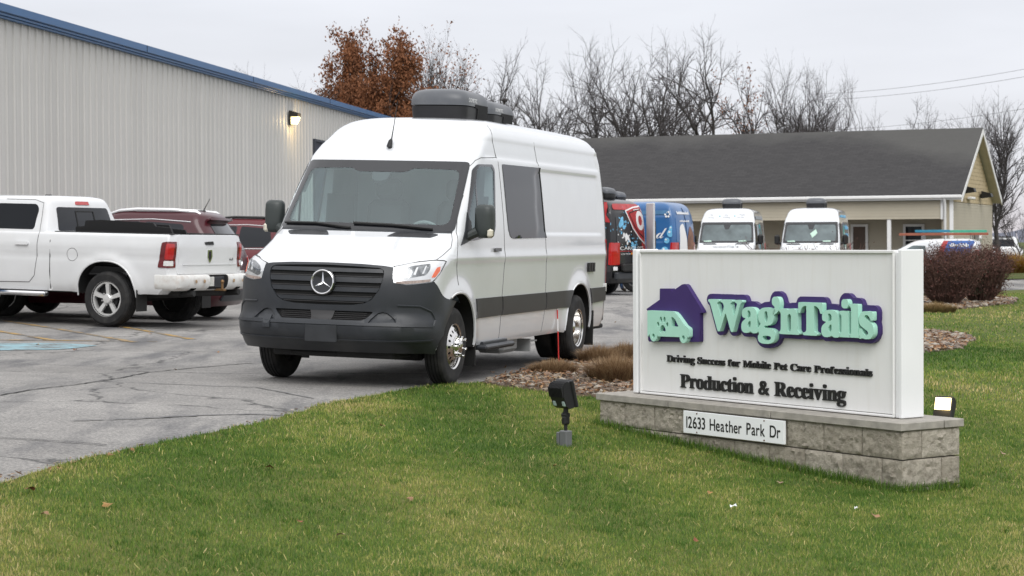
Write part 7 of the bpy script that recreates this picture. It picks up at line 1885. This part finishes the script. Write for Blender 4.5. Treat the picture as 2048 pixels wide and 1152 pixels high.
for i, (px, py) in enumerate(LEAF_PX + LOT_PX):
    P = px_ground(px, py); on_lot = i >= len(LEAF_PX)
    o = obj('fallen_leaf', lm[i % 4], None, (P.x, P.y, ground(P.x, P.y) + (.006 if on_lot else .036)), (r_.normal(0, .3), r_.normal(0, .3), r_.uniform(0, 6.28)))
    s = r_.uniform(.4, .75); o.scale = (s, s, s)
    tag(o, 'small dry brown leaf lying on the asphalt lot' if on_lot else 'small dry leaf lying in the mown grass', 'leaf', 'leaves on the asphalt' if on_lot else 'leaves in the grass')
for i, (px, py, lab) in enumerate(((1467, 1028, 'larger white scrap of paper in the grass below the sign'), (1712, 1032, 'tiny white scrap of paper in the grass at lower right'))):
    P = px_ground(px, py); b = MB(); k = .022 if i == 0 else .010
    b.add([(-k, -k * .6, 0), (k * .2, -k * .8, .012), (k, -k * .2, .004), (k * .8, k, .02), (-k * .3, k * .7, .006), (-k, k * .5, .016)], [(0, 1, 4, 5), (1, 2, 3, 4)])
    tag(b.build('paper_scrap', M_WHITE2, None, smooth=False, loc=(P.x, P.y, ground(P.x, P.y) + .045)), lab, 'paper')

# ---------------------------------------------------------------- small things
def flood_light(px, py, d, facing, label, lit):
    """a finned flood light on a knuckle over a small junction box; facing = direction (radians) its lens looks"""
    X = (px - 1024) / F_PX * d; g = ground(X, d); root = empty('flood_light', loc=(X, d, g + (.105 if lit else 0)), rot=(0, 0, facing), label=label, cat='flood light')
    M_AL = mat('black_aluminium', (.014, .014, .015), .45, var=.1); M_BX = mat('grey_box', (.16, .165, .17), .5, var=.15, metal=.2)
    b = MB(); b.box((0, 0, .05), (.065, .085, .17), .006); b.build('junction_box', M_BX, root)
    b = MB(); b.box((-.01, .062, .05), (.05, .03, .14), .004); b.build('outlet_cover', M_BX, root)
    b = MB(); b.tube([(0, 0, .13), (0, 0, .18)], .014, 10); b.box((0, 0, .215), (.055, .055, .07), .012); b.box((0, .0, .255), (.04, .03, .07), .008); b.tube([(0, -.03, .255), (0, .03, .255)], .022, 12); b.tube([(0, 0, .26), (.005, 0, .34)], .02, 10); b.build('knuckle', M_AL, root)
    hd = empty('head'); hd.parent = root; hd.location = (.0, 0, .345); hd.rotation_euler = (0, R_(-14), 0)
    # head: lens towards +x, fins on the back (-x)
    b = MB(); b.box((.035, 0, .075), (.03, .20, .22), .008); V = prism_y([(.02, -.03), (.02, .18), (-.055, .165), (-.07, .09), (-.06, .0), (-.03, -.03)], -.085, .085); b.add(V.v, V.f); b.build('housing', M_AL, hd, fix=True, smooth=False)
    for k in range(11):
        b = MB(); V = prism_y([(.0, .07), (.0, .186), (-.045, .18), (-.078, .15), (-.082, .075)], -.0022, .0022); b.add(V.v, V.f, 0, Matrix.Translation((0, -.08 + .016 * k, 0))); b.build('fin', M_AL, hd, fix=True, smooth=False)
    for s in (-1, 1): b = MB(); b.box((-.058, s * .055, .02), (.02, .045, .05), .01); b.build('label_plate', mat('pale_green', (.30, .38, .36), .5, var=.1), hd)
    b = MB(); b.box((.0515, 0, .085 + (.02 if lit else 0)), (.004, .175 if lit else .165, .125 if lit else .14), .001)
    b.build('lens', mat('flood_glow', (1, .95, .85), .3, var=0, emit=(1, .72, .22), estr=2.2) if lit else mat('flood_glass', (.35, .37, .36), .1, var=0), hd)
    if lit:
        root.scale = (.78, .78, .78)
        pl = bpy.data.lights.new('flood_beam', 'POINT'); pl.energy = .9; pl.color = (1, .74, .38); pl.shadow_soft_size = .05
        po = bpy.data.objects.new('flood_beam', pl); COL.objects.link(po); po.parent = hd; po.location = (.13, 0, .10)
    return root
flood_light(1130, 893, 15.5, R_(38), 'black finned flood light on a grey box in the grass, turned to the sign', False)
flood_light(1888, 860, 15.75, R_(-128), 'lit flood light glowing behind the right end of the block base', True)
def stake():
    P = at_px(1117, 22.6); root = empty('marker_stake', loc=P, label='thin red and white marker stake beside the van rear wheel', cat='stake')
    z = [0, .40, .54, .645, .78, .91]; cols = ['r', 'w', 'r', 'w', 'r']; tilt = -.022
    Mr = mat('stake_red', (.55, .035, .03), .4, var=.05)
    for k in range(5): b = MB(); b.tube([(tilt * z[k], 0, z[k] - (.05 if k == 0 else 0)), (tilt * z[k + 1], 0, z[k + 1])], .007, 8); b.build('band', Mr if cols[k] == 'r' else M_WHITE_T, root)
stake()
# power lines
def wire(px0, y0, d0, px1, y1, d1, sag, label):
    def pt(px, py, d): v = FW * F_PX + RT2 * (px - 1024) + UP2 * (576 - py); return EYE + v * (d / v.y)
    a, c = pt(px0, y0, d0), pt(px1, y1, d1); a = a + (a - c) * .15; c = c + (c - a) * .2
    b = MB(); b.tube([a.lerp(c, t) - Vector((0, 0, sag * 4 * t * (1 - t))) for t in np.linspace(0, 1, 24)], .014, 4)
    tag(b.build('power_line', mat('wire', (.12, .12, .13), .7, var=0)), label, 'power line', 'power lines')
wire(1660, 183, 190, 2048, 131, 150, .5, 'uppermost of the two close power lines over the shingle roof'); wire(1660, 195, 190, 2048, 146, 150, .5, 'lower of the two close power lines over the shingle roof')
wire(1700, 255, 200, 2048, 212, 160, .4, 'faint low power line just above the ridge at right')
# worn paint on the lot
def paint(name, loops, material, dz=.006):
    o = sheet(name, loops, .5, dz, material); return o
def paint_material(name, col, lo, hi):
    M = bpy.data.materials.new(name); M.use_nodes = True; t = M.node_tree; b = t.nodes['Principled BSDF']; co = t.nodes.new('ShaderNodeTexCoord').outputs['Object']
    n = noise_node(t, 3.2, 8, .75, co).outputs[0]; f = noise_node(t, 40, 4, .7, co).outputs[0]
    ad = t.nodes.new('ShaderNodeMath'); ad.operation = 'MULTIPLY_ADD'; ad.inputs[1].default_value = .35; t.links.new(f, ad.inputs[0]); t.links.new(n, ad.inputs[2])
    t.links.new(mix_node(t, rng_node(t, ad.outputs[0], lo, hi), (.16, .155, .15), col), b.inputs['Base Color']); b.inputs['Roughness'].default_value = .85
    tr = t.nodes.new('ShaderNodeBsdfTransparent'); ms = t.nodes.new('ShaderNodeMixShader'); t.links.new(rng_node(t, ad.outputs[0], lo - .08, lo + .04), ms.inputs[0])
    t.links.new(tr.outputs[0], ms.inputs[1]); t.links.new(b.outputs[0], ms.inputs[2]); t.links.new(ms.outputs[0], t.nodes['Material Output'].inputs[0]); return M
MY = paint_material('worn_yellow_paint', (.42, .25, .05), .62, .78); MBp = paint_material('worn_blue_paint', (.24, .42, .48), .56, .80)
def line(p, q, w):
    p, q = np.array(p), np.array(q); n = np.array([-(q - p)[1], (q - p)[0]]); n = n / np.linalg.norm(n) * w / 2
    return [tuple(p + n), tuple(q + n), tuple(q - n), tuple(p - n)][::-1]
for p, q in (((-9.3, 31.3), (-6.05, 26.2)), ((-7.9, 31.0), (-4.95, 26.1)), ((-6.1, 30.2), (-4.35, 27.0)), ((-10.5, 31.2), (-7.15, 26.0)), ((-7.3, 26.0), (-4.7, 26.3))):
    tag(paint('parking_line', [line(p, q, .11)], MY), kind='structure')
tag(paint('parking_patch', [[(-7.3, 24.1), (-6.3, 23.8), (-5.5, 24.3), (-5.25, 25.2), (-5.8, 25.6), (-6.9, 25.3)]], MBp), kind='structure')
MCR = paint_material('dark_crack', (.028, .028, .028), .44, .50); MTM = paint_material('tyre_mark', (.115, .115, .12), .56, .74)
def ribbon(P, w, seed):
    r = np.random.default_rng(seed); Q = []
    for p, q in zip(P[:-1], P[1:]):
        p, q = np.array(p), np.array(q); k = max(3, int(np.linalg.norm(q - p) / .09)); n = np.array([-(q - p)[1], (q - p)[0]]); n /= np.linalg.norm(n)
        for t in range(k): Q.append((p + (q - p) * t / k + n * r.normal(0, w * .22), n))
    L = [tuple(c + n * w * r.uniform(.3, .5)) for c, n in Q]; R = [tuple(c - n * w * r.uniform(.25, .6)) for c, n in Q]
    return R + L[::-1]
CR = {'A': [(-4.3, 16.67), (-4.21, 17.35), (-4.01, 18.01), (-3.82, 18.87), (-3.68, 20.16), (-3.34, 21.26), (-2.9, 22.43)], 'B': [(-3.49, 13.52), (-3.21, 13.5), (-2.93, 13.45), (-2.65, 13.38)], 'C': [(-5.49, 21.29), (-4.94, 21.23), (-4.24, 20.94), (-3.64, 20.85)], 'D': [(-3.24, 14.69), (-2.89, 15.0), (-2.51, 15.47), (-2.1, 15.88), (-1.75, 16.0)], 'E': [(-3.62, 18.57), (-3.23, 18.5), (-2.8, 18.41), (-2.38, 18.4), (-1.95, 17.77), (-1.69, 17.42)]}
for k, w, m_ in (('A', .03, MCR), ('B', .022, MCR), ('C', .016, MCR), ('D', .05, MTM), ('E', .03, MTM)): tag(paint('asphalt_crack' if m_ is MCR else 'tyre_mark', [ribbon(CR[k], w, ord(k))], m_, .0045), kind='structure')

# ---------------------------------------------------------------- a person half hidden behind the black van
def build_person():
    X, d = 3.05, 58.9; g = ground(X, d)
    root = empty('person', loc=(X, d, g), rot=(0, 0, R_(150)), label='person in blue jeans behind the black van, only the legs showing', cat='person')
    J = {'pel': (0, 0, .95), 'sp': (0, .02, 1.15), 'ch': (0, .03, 1.36), 'nk': (0, .02, 1.50), 'hd': (0, .0, 1.62), 'tp': (0, .0, 1.74)}
    for s, n in ((1, 'l'), (-1, 'r')):
        st = .10 * s
        J.update({n + 'hip': (.10 * s, 0, .92), n + 'kn': (.15 * s, -st * .6 - .03, .50), n + 'an': (.21 * s, st * .6, .10), n + 'to': (.24 * s, st * .6 - .17, .04),
                  n + 'sh': (.19 * s, .03, 1.42), n + 'el': (.25 * s, -.02, 1.15), n + 'wr': (.22 * s, -.22, 1.02), n + 'ha': (.20 * s, -.31, .99)})
    E_ = [('pel', 'sp'), ('sp', 'ch'), ('ch', 'nk'), ('nk', 'hd'), ('hd', 'tp')] + [(n + a, n + b) if a != 'pel' and a != 'ch' else (a, n + b) for n in 'lr' for a, b in (('pel', 'hip'), ('hip', 'kn'), ('kn', 'an'), ('an', 'to'), ('ch', 'sh'), ('sh', 'el'), ('el', 'wr'), ('wr', 'ha'))]
    Rd = {'pel': .15, 'sp': .14, 'ch': .16, 'nk': .06, 'hd': .10, 'tp': .07, 'hip': .095, 'kn': .065, 'an': .055, 'to': .045, 'sh': .075, 'el': .05, 'wr': .036, 'ha': .04}
    K = list(J); me = bpy.data.meshes.new('body'); me.from_pydata([J[k] for k in K], [(K.index(a), K.index(b)) for a, b in E_], [])
    o = bpy.data.objects.new('body', me); COL.objects.link(o)
    sk = o.modifiers.new('s', 'SKIN'); lay = me.skin_vertices[0].data if me.skin_vertices else None
    if lay is None: bpy.data.objects.remove(o); return
    for i, k in enumerate(K):
        r = Rd[k[1:] if k[0] in 'lr' and k[1:] in Rd else k]; lay[i].radius = (r, r); lay[i].use_root = k == 'pel'
    o.modifiers.new('u', 'SUBSURF').render_levels = 2; o.modifiers['u'].levels = 2
    bpy.context.view_layer.update(); nm = bpy.data.meshes.new_from_object(o.evaluated_get(bpy.context.evaluated_depsgraph_get())); bpy.data.objects.remove(o)
    ms = [mat('skin', (.45, .27, .19), .6), mat('denim', (.03, .065, .15), .9, var=.2), mat('jacket', (.03, .03, .035), .9), mat('boot', (.03, .02, .015), .7)]
    nm.materials.clear(); [nm.materials.append(m_) for m_ in ms]
    for p_ in nm.polygons:
        c = p_.center; p_.material_index = 3 if c.z < .11 else 1 if c.z < .98 and abs(c.x) < .24 and c.y > -.2 else 2 if c.z < 1.5 and not (c.y < -.24) else 0
    nm.shade_smooth(); nm.name = 'body'; obj('body', nm, root)
    b = MB(); b.lathe([(0, .13), (.07, .115), (.105, .06), (.11, 0), (.10, -.04)], 14, M=Matrix.Translation((0, .012, 1.64)), axis='Z'); b.build('hair', mat('hair_brown', (.04, .025, .018), .8), root, fix=True)
build_person()
def grow_lawn():
    xs, ys = [], []
    for d0, d1, dens, seed, h, w in ((9.2, 14, 6200, 1, (.018, .042), (.0022, .0045)), (14, 20, 3200, 2, (.020, .045), (.003, .006)), (20, 32, 600, 3, (.03, .06), (.007, .012)), (32, 60, 90, 4, (.035, .07), (.012, .022))):
        x, y = lawn_points(d0, d1, dens, seed)
        blades('lawn_grass', x, y, *h, *w, M_GRASS, bend=.9, dz=.01, seed=seed, tintfn=lawn_tint)
    # darker, longer tufts and dead straw give the turf its mottled look
    r = np.random.default_rng(33); cx, cy = lawn_points(9.2, 19, 5, 34); k = 55
    x = np.repeat(cx, k) + r.normal(0, .045, len(cx) * k); y = np.repeat(cy, k) + r.normal(0, .045, len(cx) * k); ok = inside(LAWN, x, y) & ~inside(SIGN_FOOT, x, y)
    blades('lawn_grass', x[ok], y[ok], .03, .058, .0025, .005, M_GRASS, bend=1.0, dz=.01, seed=35, tintfn=lambda x, y, r: np.clip(r.normal(.12, .12, len(x)), 0, 1))
    x, y = lawn_points(9.2, 20, 26, 36); blades('lawn_straw', x, y, .03, .07, .003, .006, M_GRASS, dz=.022, seed=37, tintfn=lambda x, y, r: r.uniform(.75, 1, len(x)), spread=np.full(len(x), 1.25))
    # taller uncut tufts along the block base and the bed edge
    r = np.random.default_rng(9); n = 2600
    s = r.uniform(-.25, 3.4, n); d = -.225 - np.abs(r.normal(0, .03, n))
    p = np.array([s2w(a, b) for a, b in zip(s, d)])
    p2 = np.array([s2w(3.365 + abs(r.normal(0, .03)), b) for b in r.uniform(-.25, .45, 500)])
    q = np.concatenate([p, p2])
    blades('lawn_grass', q[:, 0], q[:, 1], .05, .12, .003, .007, M_GRASS, bend=.8, dz=.01, seed=12, tintfn=lambda x, y, r: np.clip(r.normal(.2, .15, len(x)), 0, 1))
grow_lawn()
